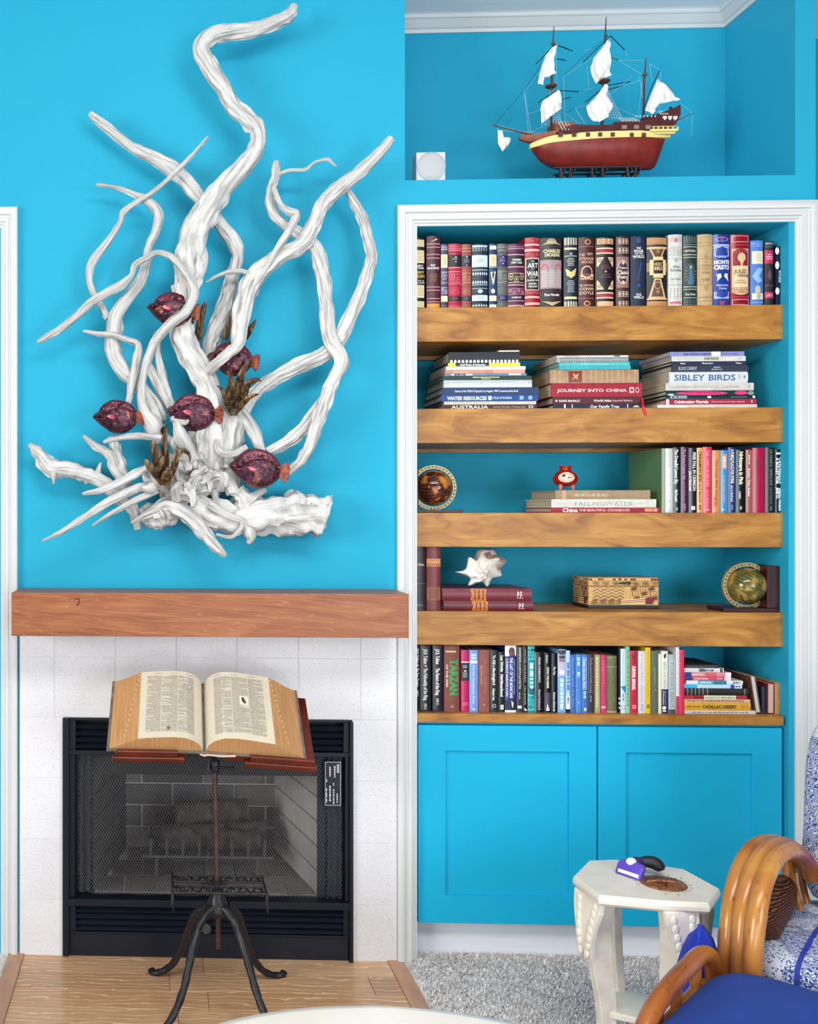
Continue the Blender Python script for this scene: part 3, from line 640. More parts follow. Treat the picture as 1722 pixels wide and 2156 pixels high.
# ================================================================ books: top shelf
G1 = 'leather-bound classics on the top shelf'; L = 'leather'
K, W_, CR, GO, PK = '#121216', '#f1f1ea', '#e9dcae', '#d8b56a', '#d98b93'
def cap2(c): return [('R', .06, .94, .02, .03, c), ('R', .06, .94, .97, .98, c)]
R1 = [
 (862, 895.5, 500, K, 'black book with cream wavy-lined blocks on its spine, beside the casing', [('R', .12, .96, .03, .13, CR), ('R', .12, .96, .18, .36, CR), ('R', .12, .96, .67, .85, CR), ('R', .12, .96, .90, .985, CR)] + [('R', .15, .93, v, v+.006, '#a99a60') for v in (.05, .08, .11, .20, .23, .26, .29, .32, .69, .72, .75, .78, .81, .92, .95)] + [('T', 'HENRY', .1, .9, .385, .415, W_), ('T', 'KUTTNER', .1, .95, .42, .445, W_), ('T', 'ROBERT', .05, .95, .475, .51, '#e3c765'), ('T', 'HEINLEIN', .05, .97, .525, .565, '#e3c765'), ('T', 'MEN IN A', .05, .95, .60, .62, W_), ('T', 'FUTURE LAND', .05, .97, .63, .65, W_)]),
 (898.5, 927.5, 496.5, '#4b1528', 'maroon leather book with pink bands and a gold block at the foot', [('P', [(.25, .09), (.72, .035), (.8, .05), (.45, .075)], '#f0d8d8'), ('D', .02, .11, 5, 3, '#9c6070', .02, .3), ('B', .105, .118, PK), ('B', .15, .162, PK), ('D', .17, .24, 6, 3, '#9c6070', .02, .3), ('B', .25, .262, PK), ('B', .30, .315, '#c0787f'), ('T', 'RAY', .3, .65, .39, .42, W_), ('T', 'BRADBURY', .06, .95, .43, .46, W_), ('TX', .52, .64, 6, '#a9623f'), ('B', .70, .712, PK), ('B', .745, .757, PK), ('D', .77, .84, 6, 3, '#9c6070', .02, .3), ('B', .86, .872, PK), ('B', .905, .915, PK), ('R', .03, .97, .935, .995, '#d9952e')]),
 (928.5, 943.2, 514, '#57506a', 'slim lilac-grey leather book with two cream title panels', [('D', .03, .1, 4, 2, '#b9b2c8', .09, .25), ('B', .1, .11, '#2a2638'), ('R', .02, .98, .16, .37, CR), ('TX', .2, .33, 5, '#9a8f60'), ('SC', .42, .62, '#a8a2b8', 1), ('B', .64, .66, '#2a2638'), ('SC', .67, .78, '#c2bccf', 2), ('R', .02, .98, .81, .9, CR), ('B', .91, .94, '#2a2638')], dict(ribs=(.14, .40, .64, .80))),
 (944.7, 972.3, 513, '#b81a40', 'crimson leather book with a black title panel', [('D', .03, .05, 8, 1, '#e88aa0', .04, .25), ('B', .07, .075, '#f0a8b8'), ('B', .1, .108, '#f0a8b8'), ('R', 0, 1, .17, .36, '#17131a'), ('E', .55, .21, .05, .012, W_), ('E', .55, .28, .05, .01, W_), ('TX', .23, .27, 1, '#8a8a8a'), ('B', .365, .375, '#f0a8b8'), ('B', .43, .437, '#f0a8b8'), ('SC', .46, .62, '#d85a78', 2), ('D', .62, .635, 8, 1, '#e88aa0', .04, .25), ('O', .5, .755, .3, .035, '#d85a78'), ('R', 0, 1, .82, .89, '#17131a'), ('TX', .84, .87, 2, '#8a6a70'), ('D', .97, .99, 8, 1, '#e88aa0', .04, .3)], dict(ribs=(.12, .40, .65, .81, .92))),
 (972.7, 993, 514, '#9a5440', 'rust-brown leather book with a navy title panel', [('B', .06, .068, '#d79a80'), ('B', .11, .118, '#d79a80'), ('R', 0, 1, .18, .35, '#1d2036'), ('E', .5, .2, .08, .01, W_), ('TX', .23, .3, 3, '#888aa0'), ('E', .5, .33, .05, .008, W_), ('B', .37, .378, '#d79a80'), ('SC', .44, .62, '#c8816a', 2), ('B', .66, .667, '#d79a80'), ('O', .5, .76, .35, .04, '#c8816a'), ('R', 0, 1, .82, .89, '#1d2036'), ('TX', .84, .87, 2, '#7a7a90')], dict(ribs=(.14, .37, .66, .80, .92))),
 (994.5, 1028, 513.5, '#22333c', 'dark teal leather book with a large pale blue title panel', [('R', .02, .98, .02, .05, '#b9cfe0'), ('D', .055, .11, 6, 2, '#b9cfe0', .05, .2), ('R', 0, 1, .175, .36, '#c9def0'), ('TX', .23, .3, 3, '#7a8ea4', .25, .75), ('B', .40, .412, '#b9cfe0'), ('D', .43, .5, 7, 1, '#b9cfe0', .06, .5), ('D', .57, .63, 7, 1, '#b9cfe0', .06, .5), ('B', .635, .645, '#b9cfe0'), ('E', .5, .74, .16, .03, '#b9cfe0'), ('B', .69, .70, '#9ab4c8'), ('R', 0, 1, .80, .89, '#c9def0'), ('TX', .82, .86, 2, '#7a8ea4', .25, .75), ('D', .94, .985, 6, 1, '#d9e6f0', .07, .25)], dict(ribs=(.14, .39, .66, .79, .91))),
 (1030, 1046.6, 513, '#17406a', 'slim blue leather book with cream panels and a small plant motif', [('R', .1, .95, .03, .09, '#e3e6d0'), ('B', .1, .11, '#0e2848'), ('R', .03, .97, .17, .35, CR), ('TX', .2, .32, 5, '#a0986a'), ('B', .36, .37, '#d9dfd0'), ('P', [(.45, .63), (.2, .47), (.28, .46), (.5, .57), (.72, .45), (.8, .46), (.6, .63)], '#e8e2b8'), ('E', .3, .46, .12, .02, '#e8e2b8'), ('E', .72, .45, .12, .02, '#e8e2b8'), ('B', .65, .66, '#d9dfd0'), ('E', .5, .74, .25, .035, '#d9e0c8'), ('R', .03, .97, .81, .895, CR), ('R', .03, .97, .95, .99, '#e3e6d0')], dict(ribs=(.13, .38, .66, .79, .91))),
 (1047.6, 1069, 513, '#5f6260', 'grey leather book with navy title panels', [('B', .05, .058, '#a5a7a0'), ('B', .1, .107, '#a5a7a0'), ('R', 0, 1, .18, .36, '#23215c'), ('E', .55, .21, .08, .008, '#cfd0e0'), ('TX', .235, .29, 3, '#8a88b0'), ('E', .55, .31, .08, .008, '#cfd0e0'), ('SC', .42, .62, '#8e918c', 2), ('B', .65, .657, '#a5a7a0'), ('R', 0, 1, .81, .89, '#23215c'), ('TX', .83, .87, 2, '#8a88b0')], dict(ribs=(.14, .38, .66, .80, .91))),
 (1070, 1105, 513, '#571a44', 'plum leather book with black panels and gold scrollwork', [('D', .03, .06, 8, 1, '#d39ab0', .04, .25), ('B', .07, .08, '#d9a0b8'), ('B', .165, .177, '#e4b4c0'), ('R', 0, 1, .18, .35, '#15121a'), ('T', 'GRIMMS', .25, .8, .235, .265, W_), ('T', 'FAIRY TALES', .2, .86, .28, .31, W_), ('B', .355, .367, '#e4b4c0'), ('SC', .45, .62, '#cbb489', 3, '#1a141c'), ('B', .64, .652, '#e4b4c0'), ('SC', .70, .80, '#d39ab0', 4), ('R', 0, 1, .815, .89, '#15121a'), ('T', 'COMPLETE', .2, .8, .83, .855, W_), ('B', .89, .90, '#e4b4c0'), ('B', .96, .985, '#c79a90')], dict(ribs=(.13, .40, .66))),
 (1106, 1137.3, 499.5, '#a01527', 'red leather book with a black panel framed in pink', [('SC', .01, .07, '#e3787f', 3), ('B', .09, .12, '#ecb2a8'), ('B', .165, .20, '#ecb2a8'), ('SC', .22, .285, '#e3787f', 3), ('R', .03, .97, .295, .755, '#f0c8c0'), ('R', .08, .92, .31, .745, '#100c10'), ('T', 'THE', .38, .6, .335, .35, W_), ('T', 'ART', .16, .85, .365, .435, W_), ('T', 'OF', .42, .58, .45, .465, W_), ('T', 'WAR', .13, .9, .48, .555, W_), ('TX', .57, .585, 1, W_), ('T', 'CLASSICS OF', .12, .88, .60, .625, W_), ('T', 'EASTERN', .24, .78, .65, .675, W_), ('T', 'THOUGHT', .2, .84, .69, .715, W_), ('SC', .77, .81, '#e3787f', 4), ('B', .84, .87, '#ecb2a8'), ('B', .93, .965, '#ecb2a8')], dict(bulge=.16)),
 (1138.3, 1185.3, 500, '#2b2126', 'thick dark brown leather book with a pink and grey arcade picture', [('O', .5, .055, .2, .04, '#cbb893', .3), ('P', [(.05, .105), (.5, .03), (.95, .105), (.5, .085)], '#b9a682'), ('T', 'CHARLES', .14, .9, .165, .215, '#eadfb4', .03), ('T', 'DICKENS', .2, .88, .225, .27, '#eadfb4', .03), ('B', .13, .134, '#6a5a55'), ('R', .02, .98, .32, .73, '#8d8f92'), ('R', .05, .95, .33, .72, '#a58a90'), ('P', [(.36, .45), (.5, .33), (.64, .45), (.5, .5)], '#8e8f95'), ('O', .2, .45, .16, .075, '#b75a62', .35), ('O', .8, .45, .16, .075, '#b75a62', .35), ('R', .06, .3, .46, .71, '#93a5a8'), ('R', .36, .64, .46, .71, '#93a5a8'), ('R', .7, .94, .46, .71, '#93a5a8')] + [('R', u, u+.015, .46, .71, '#d9b0a8') for u in (.1, .16, .22, .27, .40, .46, .52, .58, .74, .80, .86, .91)] + [('R', .05, .95, v, v+.007, '#d9b0a8') for v in (.50, .54, .58, .62, .66, .70)] + [('B', .735, .742, '#4d3a42'), ('SC', .75, .79, '#4d3a42', 5), ('T', 'Five Novels', .18, .84, .80, .84, W_), ('SC', .85, .885, '#4d3a42', 5), ('P', [(.05, .91), (.5, .985), (.95, .91), (.5, .93)], '#b9a682')], dict(bulge=.14)),
 (1188, 1217, 499, '#16283a', 'navy leather book with a gold eagle and lattice ends', [('D', .01, .11, 5, 5, '#c9c6b0', .09, .17), ('R', .04, .96, .15, .18, '#dccf9a'), ('E', .5, .24, .1, .01, '#d9d4c0'), ('R', .04, .96, .265, .275, '#c9c6b0'), ('TX', .30, .42, 5, '#c9c6b0', .2, .8), ('P', [(.1, .45), (.3, .47), (.5, .50), (.7, .47), (.92, .44), (.8, .55), (.62, .57), (.5, .59), (.38, .57), (.2, .55)], '#d7c37a'), ('TX', .62, .80, 7, '#b9bcc0', .2, .8), ('R', .04, .96, .85, .885, '#dccf9a'), ('D', .92, .995, 5, 4, '#c9c6b0', .09, .17)], dict(bulge=.14)),
 (1219.3, 1253, 499, '#471d22', 'reddish-brown leather book with a domed cottage picture', [('O', .55, .07, .2, .04, '#c58a5a', .4), ('B', .13, .14, '#a8645a'), ('T', 'THE', .05, .35, .23, .27, '#d3a58a'), ('T', 'NEW', .5, .9, .22, .26, '#d3a58a'), ('T', 'STRANGE', .05, .97, .285, .325, '#d3a58a'), ('T', 'HOUSES', .15, .9, .335, .375, '#d3a58a'), ('O', .5, .50, .36, .09, '#e5c8a4', .16), ('R', .1, .95, .53, .57, '#d9b088'), ('E', .5, .53, .26, .035, '#471d22'), ('R', .1, .92, .58, .61, '#c28f68'), ('T', 'SIR ARTHUR', .06, .92, .675, .705, '#dcb898'), ('T', 'CONAN', .06, .95, .72, .76, '#dcb898'), ('T', 'DOYLE', .06, .95, .775, .82, '#dcb898'), ('B', .87, .88, '#a8645a'), ('O', .5, .95, .22, .04, '#c58a5a', .4)], dict(bulge=.14)),
 (1255.5, 1295.3, 499, '#161114', 'black leather book with cream corner ornaments and brown bands', [('R', .08, .95, .02, .10, '#d6ad84'), ('O', .25, .06, .09, .03, '#8a5a3a', .4), ('O', .52, .06, .09, .03, '#8a5a3a', .4), ('O', .8, .06, .09, .03, '#8a5a3a', .4), ('R', .05, .95, .15, .24, '#e4c9a8'), ('R', .05, .95, .17, .22, '#9a2436'), ('P', [(.06, .29), (.4, .29), (.12, .42), (.06, .42)], '#dcc59c'), ('P', [(.94, .29), (.6, .29), (.88, .42), (.94, .42)], '#dcc59c'), ('P', [(.06, .75), (.4, .75), (.12, .62), (.06, .62)], '#dcc59c'), ('P', [(.94, .75), (.6, .75), (.88, .62), (.94, .62)], '#dcc59c'), ('O', .2, .33, .09, .025, '#6a4a2a', .4), ('O', .8, .33, .09, .025, '#6a4a2a', .4), ('O', .2, .7, .09, .025, '#6a4a2a', .4), ('O', .8, .7, .09, .025, '#6a4a2a', .4), ('TX', .40, .47, 3, '#7c3850', .22, .8), ('E', .5, .495, .05, .01, '#e6dcc0'), ('TX', .53, .60, 2, '#7c3850', .2, .85), ('R', .05, .95, .79, .88, '#e4c9a8'), ('R', .05, .95, .81, .86, '#9a2436'), ('R', .08, .95, .92, .99, '#d6ad84')], dict(bulge=.16)),
 (1298, 1326.6, 497.5, '#3c2126', 'brown leather book with a silver oval title medallion', [('R', .08, .95, .03, .11, '#b9a28e'), ('D', .03, .11, 4, 2, '#5a3a34', .1, .2), ('R', .08, .95, .16, .24, '#b9a28e'), ('D', .16, .24, 4, 2, '#5a3a34', .1, .2), ('R', .05, .95, .29, .73, '#8e6a60'), ('E', .5, .51, .46, .17, '#3c2126', 20), ('O', .5, .51, .46, .17, '#d9c5b4', .08, 20), ('T', 'Treasury', .2, .82, .43, .46, '#e6d8cc'), ('T', 'Classic', .1, .92, .48, .54, '#e6d8cc'), ('T', 'Poetry', .15, .86, .55, .60, '#e6d8cc'), ('E', .5, .38, .1, .02, '#d9c5b4'), ('E', .5, .65, .1, .02, '#d9c5b4'), ('R', .08, .95, .78, .86, '#b9a28e'), ('D', .78, .86, 4, 2, '#5a3a34', .1, .2), ('R', .08, .95, .92, .985, '#b9a28e'), ('D', .92, .985, 4, 2, '#5a3a34', .1, .2)], dict(bulge=.14)),
 (1329, 1360.7, 497, '#122340', 'dark blue leather book with white lettering at both ends', [('E', .5, .06, .16, .04, '#2a4a80'), ('B', .12, .124, '#0b1730'), ('T', 'THE', .35, .65, .155, .185, W_), ('T', 'WAR', .18, .85, .19, .235, W_), ('T', 'OF THE', .25, .8, .24, .26, W_), ('T', 'WORLDS', .12, .9, .27, .31, W_), ('B', .32, .323, '#3a5a90'), ('P', [(.6, .37), (.75, .37), (.45, .65), (.4, .6)], '#28477c'), ('E', .5, .7, .12, .025, '#2a4a80'), ('T', 'H.G.', .35, .7, .81, .845, W_), ('T', 'WELLS', .18, .85, .85, .885, W_), ('B', .93, .934, '#0b1730')], dict(bulge=.12, mat='cloth')),
 (1363, 1406.7, 498, '#1a1a22', 'thick black leather book with a tan cross-shaped title plaque', [('R', .02, .98, .015, .115, '#b78659'), ('B', .10, .105, '#6a4424'), ('R', .02, .98, .145, .175, '#d7b384'), ('P', [(.1, .16), (.9, .16), (.66, .33), (.34, .33)], '#cdb084'), ('P', [(.2, .18), (.8, .18), (.6, .32), (.4, .32)], '#5c3d31'), ('E', .52, .21, .09, .03, '#9a7048'), ('P', [(.34, .6), (.66, .6), (.92, .88), (.08, .88)], '#cdb084'), ('P', [(.4, .62), (.6, .62), (.8, .86), (.2, .86)], '#5c3d31'), ('O', .5, .70, .17, .055, '#b78659', .25), ('E', .5, .79, .09, .03, '#9a7048'), ('R', .0, 1, .37, .5, '#8c6f50'), ('R', .13, .92, .33, .55, '#e0c692'), ('R', .28, .78, .29, .59, '#e0c692'), ('R', .3, .76, .34, .53, '#241b1e'), ('T', 'HOLY', .34, .72, .37, .42, '#e0c692'), ('T', 'BIBLE', .34, .72, .43, .48, '#e0c692'), ('R', .02, .98, .88, .905, '#d7b384'), ('R', .02, .98, .925, .99, '#b78659')], dict(bulge=.12)),
 (1408.5, 1438, 493.5, '#d9d8d2', 'white cloth book with faint grey flourishes and a pink foot', [('SC', .05, .11, '#b9a0a4', 2), ('E', .5, .08, .12, .03, '#c06a78'), ('SC', .17, .3, '#b4b4b4', 2), ('D', .19, .29, 4, 3, '#9a9a9a', .04, .3), ('B', .335, .34, '#9a9a98'), ('P', [(.35, .35), (.65, .35), (.5, .39)], '#9a9a98'), ('T', 'Anna', .28, .75, .425, .465, '#7d7d7d'), ('T', 'Karenina', .12, .9, .475, .515, '#7d7d7d'), ('T', 'Leo Tolstoy', .15, .9, .60, .635, '#8d8d8d'), ('B', .70, .705, '#9a9a98'), ('D', .74, .88, 4, 4, '#9a9a9a', .05, .3), ('R', .08, .92, .935, .965, '#c06a78'), ('B', .965, .97, '#888')][:-1], dict(mat='cloth')),
 (1439.5, 1468.5, 495, '#1f3438', 'dark green leather book with a blue robed figure on its spine', [('D', .02, .11, 6, 4, '#5f7a72', .06, .2), ('B', .13, .135, '#9fb0a0'), ('B', .16, .168, '#c9d0b8'), ('T', 'NATHANIEL', .1, .9, .205, .235, '#d9d9c0'), ('B', .27, .28, '#c9d0b8'), ('B', .31, .318, '#c9d0b8')] + [('P', [(.5, .55), (.5 + .42*math.cos(a), .55 + .16*math.sin(a)), (.5 + .42*math.cos(a+.06), .55 + .16*math.sin(a+.06))], '#9aa070') for a in [i*.35 for i in range(18)]] + [('P', [(.42, .45), (.58, .45), (.75, .7), (.32, .7)], '#3f6f98'), ('E', .5, .45, .1, .025, '#7fa3bd'), ('B', .725, .735, '#c9d0b8'), ('B', .76, .768, '#c9d0b8'), ('T', 'Four Novels', .14, .86, .815, .85, '#d9d9c0'), ('B', .88, .887, '#c9d0b8'), ('D', .91, .99, 6, 3, '#5f7a72', .06, .2)], dict()),
 (1470, 1502.3, 493, '#c6a97c', 'tan cloth book with a framed title panel', [('B', .11, .118, '#8f7040'), ('B', .155, .16, '#8f7040'), ('P', [(.35, .33), (.65, .33), (.5, .25)], '#a8875a'), ('F', .08, .92, .34, .71, '#9a7a48', .03, .005), ('T', 'THE', .42, .6, .385, .40, '#9a6a3a'), ('T', 'ILIAD', .25, .78, .415, .45, '#9a7a48'), ('TX', .47, .5, 2, '#a8875a'), ('T', 'ODYSSEY', .2, .8, .52, .55, '#9a7a48'), ('T', 'HOMER', .22, .8, .61, .65, '#9a7a48'), ('P', [(.35, .72), (.65, .72), (.5, .80)], '#a8875a'), ('B', .875, .882, '#8f7040'), ('B', .93, .935, '#8f7040')], dict(mat='cloth')),
 (1503.5, 1538.3, 493, '#1b3c94', 'bright blue book with fencing figures and white lettering', [('P', [(.35, .03), (.65, .03), (.63, .08), (.5, .115), (.37, .08)], '#8c3a58'), ('O', .5, .07, .4, .03, '#8ba0d8', .2), ('B', .14, .16, '#b6c2e6'), ('R', .04, .96, .165, .31, '#9fb1e2'), ('P', [(.1, .2), (.3, .19), (.5, .17), (.7, .19), (.9, .2), (.85, .3), (.15, .3)], '#1b3c94'), ('TX', .315, .34, 1, '#c5d0f0', .15, .9), ('T', 'MONTE', .04, .97, .36, .415, W_, .04), ('T', 'CRISTO', .03, .98, .43, .49, W_, .04), ('P', [(.15, .56), (.4, .545), (.45, .6), (.3, .63), (.2, .66), (.22, .6)], '#dfe6f5'), ('P', [(.85, .55), (.65, .545), (.6, .59), (.75, .62), (.92, .66), (.85, .6)], '#dfe6f5'), ('T', 'Alexandre', .14, .9, .69, .725, '#b6c2e6'), ('T', 'Dumas', .3, .78, .735, .77, '#b6c2e6'), ('R', .04, .96, .80, .90, '#9fb1e2'), ('P', [(.15, .79), (.85, .79), (.9, .86), (.5, .89), (.1, .86)], '#1b3c94'), ('P', [(.3, .93), (.7, .93), (.62, .99), (.38, .99)], '#8c3a58')], dict(mat='gloss', bulge=.14)),
 (1540, 1580, 493, '#8d1226', 'deep red book with a gold balloon and cream title arch', [('F', .06, .94, .02, .11, '#e6b0a8', .03, .008), ('B', .145, .15, '#c56a5a'), ('R', .06, .94, .20, .82, '#d3ab7e'), ('R', .1, .9, .26, .44, '#8d1226'), ('E', .5, .26, .4, .06, '#8d1226'), ('D', .22, .27, 6, 2, '#e8c8a8', .02, .3), ('E', .54, .325, .22, .065, '#dbb98c'), ('P', [(.44, .38), (.64, .38), (.58, .44), (.5, .44)], '#dbb98c'), ('R', .12, .88, .44, .80, '#e3c79b'), ('T', 'JULES', .15, .78, .49, .545, '#2a1c18'), ('T', 'VERNE', .3, .92, .555, .60, '#2a1c18'), ('TX', .64, .70, 2, '#8d5a4a'), ('E', .5, .8, .4, .05, '#d3ab7e'), ('SC', .74, .82, '#7a5a3a', 3), ('B', .875, .88, '#c56a5a'), ('F', .06, .94, .91, .99, '#e6b0a8', .03, .008)], dict(mat='gloss', bulge=.12)),
 (1582, 1609, 506, '#4c7ccb', 'light blue book with two cream title panels', [('SC', .03, .10, '#8fb3ea', 3), ('R', .08, .97, .165, .36, '#dfdcc0'), ('TX', .2, .33, 4, '#b5b08a', .25, .8), ('P', [(.1, .55), (.5, .42), (.95, .43), (.6, .55), (.3, .62)], '#86b0ea'), ('P', [(.3, .6), (.6, .55), (.9, .62), (.5, .66)], '#86b0ea'), ('E', .5, .76, .22, .07, '#b9b7a0'), ('R', .08, .97, .81, .905, '#dfdcc0'), ('E', .55, .85, .2, .05, '#a9a79a'), ('B', .95, .96, '#8fb3ea')], dict(mat='cloth', bulge=.15)),
 (1611, 1630.3, 508, '#15151a', 'slim black book with hot pink title panels', [('R', .06, .9, .02, .05, '#8b8b92'), ('R', .06, .85, .075, .09, '#60606a'), ('R', .0, .98, .14, .345, '#b41f50'), ('TX', .2, .3, 3, '#eac0cc', .15, .85), ('P', [(.5, .41), (.8, .55), (.5, .62), (.2, .55)], '#3a3a44'), ('P', [(.5, .44), (.62, .52), (.5, .58), (.38, .52)], '#9a2a58'), ('R', .06, .94, .68, .70, '#6a2a40'), ('R', .0, .98, .79, .89, '#b41f50'), ('TX', .82, .87, 2, '#eac0cc', .15, .85)], dict(mat='cloth', bulge=.15)),
 (1633, 1650.5, 517, '#141c34', 'thin navy book with large white dots, last on the top shelf', [('E', .18, .09, .24, .06, W_), ('E', .80, .2, .24, .07, W_), ('E', .18, .33, .24, .065, W_), ('E', .2, .76, .24, .06, W_), ('E', .82, .9, .24, .06, W_), ('V', 'MYSTERIES', .42, .62, .35, .6, '#cfd4e0'), ('R', .2, .95, .01, .016, '#9aa5b5')], dict(mat='gloss', bulge=.02)),
]
YR = .042
for q in R1:
    x0, x1, yt, col, label, cmds = q[:6]; o = dict(q[6]) if len(q) > 6 else {}
    vbook(x0, x1, yt, ZS[0], YR, col, label, cmds, G1, **{**dict(mat=L, bulge=.12), **o})
# ---------------------------------------------------------------- second shelf: three stacks lying flat
GA, GB_, GC = 'books in the stack nearest the fireplace', 'books in the middle stack', 'books in the stack by the outer wall'
Y2 = .06
def TT(t, a, b, u0=.22, u1=.75, c=W_, off=.02): return ('V', t, a, b, u0, u1, c, off)
sA = [
 (930, 1130, 10, '#4a2420', 'brown book with white capital lettering at the bottom of its stack', [TT('AUSTRALIA', .1, .49, .2, .85), TT('Journey Through a Timeless Land', .54, .88, .35, .7, '#c9a890'), ('F', .3, .8, .915, .96, W_, .1, .008)], dict(dep=.225)),
 (935, 1129, 6.5, '#d9d8c6', 'thin cream book lying under the royal blue atlas', [('VL', .1, .5, .4, .7, '#b5b39a')], dict(dep=.215)),
 (929, 1133, 14, '#174a94', 'royal blue atlas with bold white lettering', [TT('WATER RESOURCES', .06, .47, .22, .76, W_, .035), ('R', .2, .8, .485, .52, '#dfe8f5'), TT('ATLAS OF FLORIDA', .53, .73, .35, .7, '#c5d8f0'), ('VL', .81, .85, .25, .8, '#9fc0e6', 4), ('VL', .90, .94, .25, .8, '#9fc0e6', 4)], dict(dep=.225)),
 (931, 1134, 15, '#1d3a68', 'navy commemorative book with fine white lettering', [TT('Games of the XXIIIrd Olympiad Los Angeles 1984 Commemorative Book', .13, .79, .36, .68, '#d9e0ee')], dict(dep=.22)),
 (934, 1120, 15.5, '#b9c1c6', 'pale silver book with a small square mark near its end', [TT('THE AMERICA', .06, .42, .3, .6, '#e9eef0'), ('VL', .46, .83, .38, .62, '#d6dde0', 12), ('F', .2, .75, .85, .90, '#eef2f2', .1, .01), ('VL', .92, .95, .3, .7, '#e9eef0', 3)], dict(mat='gloss', dep=.21)),
 (932, 1119, 8.6, '#1f3f33', 'dark green book with pale gold lettering', [('VL', .34, .64, .5, .8, '#c5c98a', 16), ('VL', .44, .54, .15, .35, '#c5c98a', 5)], dict(dep=.215)),
 (936, 1109, 5, '#6a88ae', 'thin steel-blue booklet with white label patches', [('R', .2, .9, .08, .34, '#c9d4e0'), ('VL', .12, .26, .2, .9, '#2a3a5a', 6), ('R', .2, .9, .78, .93, '#dde6ee')], dict(dep=.2, paper=True)),
 (937, 1105, 7.2, '#d98e75', 'salmon-pink booklet lying in its stack', [('VL', .1, .3, .3, .6, '#f0c5b0'), ('R', .0, 1, .6, 1, '#e09a80')], dict(dep=.195, paper=True)),
 (939, 1106.5, 7.5, '#e3e2dc', 'thin white book under the yellow and black golf book', [], dict(dep=.195, paper=True)),
 (943, 1095, 7.5, '#16181f', 'black book with yellow ends and white lettering', [('R', 0, 1, 0, .105, '#e3cf3f'), ('R', 0, 1, .57, 1, '#e3cf3f'), TT('Golf Rules & Etiquette', .17, .52, .2, .8)], dict(mat='gloss', dep=.19)),
 (945, 1094, 22.5, '#1e2530', 'thick charcoal book edged with a row of white scallops', [('E', .12, .035 + i*.0545, .16, .019, W_, 10) for i in range(18)] + [('P', [(.0, .02 + i*.0545), (.12, .016 + i*.0545), (.12, .054 + i*.0545), (.0, .05 + i*.0545)], W_) for i in range(18)], dict(dep=.19)),
 (1050, 1093, 3, '#e9e9e4', 'thin white pamphlet lying on the charcoal scalloped book', [], dict(dep=.1, paper=True)),
]
hstack(sA, ZS[1], Y2, GA)
sB = [
 (1165, 1350, 10, '#171c3c', 'navy book with white lettering at the foot of the middle stack', [TT('Our Family Tree', .42, .75, .2, .85), ('R', .2, 1, .12, .14, W_), ('R', .2, 1, .21, .22, W_), ('R', .2, 1, .84, .85, W_), ('P', [(.3, .9), (.7, .93), (.7, .96), (.3, .98)], '#d9d9d0')], dict(dep=.23)),
 (1164, 1350, 15, '#571525', 'maroon atlas with small white lettering', [TT('RAND McNALLY', .07, .31, .32, .62), TT('World Atlas', .46, .66, .32, .66), TT('Imperial Edition', .67, .9, .36, .62, '#d9b0b0'), ('E', .47, .04, .15, .012, W_)], dict(dep=.235)),
 (1161, 1352, 28.5, '#a3112c', 'thick red book with widely spaced white capitals', [TT('JOURNEY INTO CHINA', .06, .83, .36, .58, '#f0c8c8', .03), ('F', .28, .68, .86, .91, '#f0c8c8', .1, .01), ('O', .48, .945, .2, .02, '#f0c8c8', .3)], dict(dep=.235, mat='cloth')),
 (1157.6, 1345, 27.5, '#b18e68', 'thick tan ribbed book with a brick-red emblem square', [('R', .06, .92, .21, .36, '#7d2a18'), ('P', [(.2, .25), (.45, .27), (.8, .26), (.6, .29), (.75, .33), (.45, .31), (.2, .32), (.4, .29)], '#c9a070')] + [('R', 0, 1, v, v+.006, '#d3b48c') for v in (.05, .11, .38, .46, .52, .58, .64, .70, .76, .82, .88, .95)], dict(dep=.21, mat='leather', page='#a9855a')),
 (1177, 1328, 8, '#3fb3bd', 'turquoise booklet lying on the tan ribbed book', [('R', 0, .12, 0, 1, '#2a8d98')], dict(dep=.205, paper=True)),
 (1177, 1326, 7.5, '#55c3c6', 'turquoise booklet under the spiral-bound notebook', [('VL', .3, .7, .4, .6, '#9fe0e0', 10)], dict(dep=.2, paper=True)),
 (1172, 1323, 10.5, '#b3bab9', 'grey and white notebook with a wire spiral along its edge', [], dict(dep=.205, paper=True, nm='spiral_notebook')),
 (1172, 1323, 3.5, '#e6e4e4', 'white leaflet lying on the spiral-bound notebook', [('VL', .1, .32, .3, .8, '#8a8a96', 9), ('R', .2, .9, .8, .88, '#3a4a6a')], dict(dep=.2, paper=True)),
]
zt = hstack(sB, ZS[1], Y2, GB_)
for o in list(COL.objects):
    if o.name.startswith('spiral_notebook'):
        wr = MB(); a = at(1180, 1075, Y2).x; b_ = at(1321, 1075, Y2).x; n = 30
        for i in range(n):
            x = a + (b_-a)*i/(n-1); zz = zt - 14*pxs(Y2)
            wr.tube([(x, Y2 + .004*math.sin(t) - .0015, zz + .0075 + .0075*math.cos(t)) for t in [k*math.pi/5 for k in range(11)]], .0009, 5)
        wr.build('wire_spiral', flatm('wire_steel', (.25,.27,.3,1), .3, .8), None).parent = o; wr_o = o.children[-1]
        wr_o.matrix_parent_inverse = (Matrix.LocRotScale(o.location, o.rotation_euler, None)).inverted()
rb = MB(); p = [at(1351, 832, Y2 - .002), at(1353, 845, Y2 - .006), at(1354, 857, YS - .004), at(1358, 868, YS - .004), at(1360, 876, YS - .004)]
wds = [.0006, .003, .0045, .006, .002]
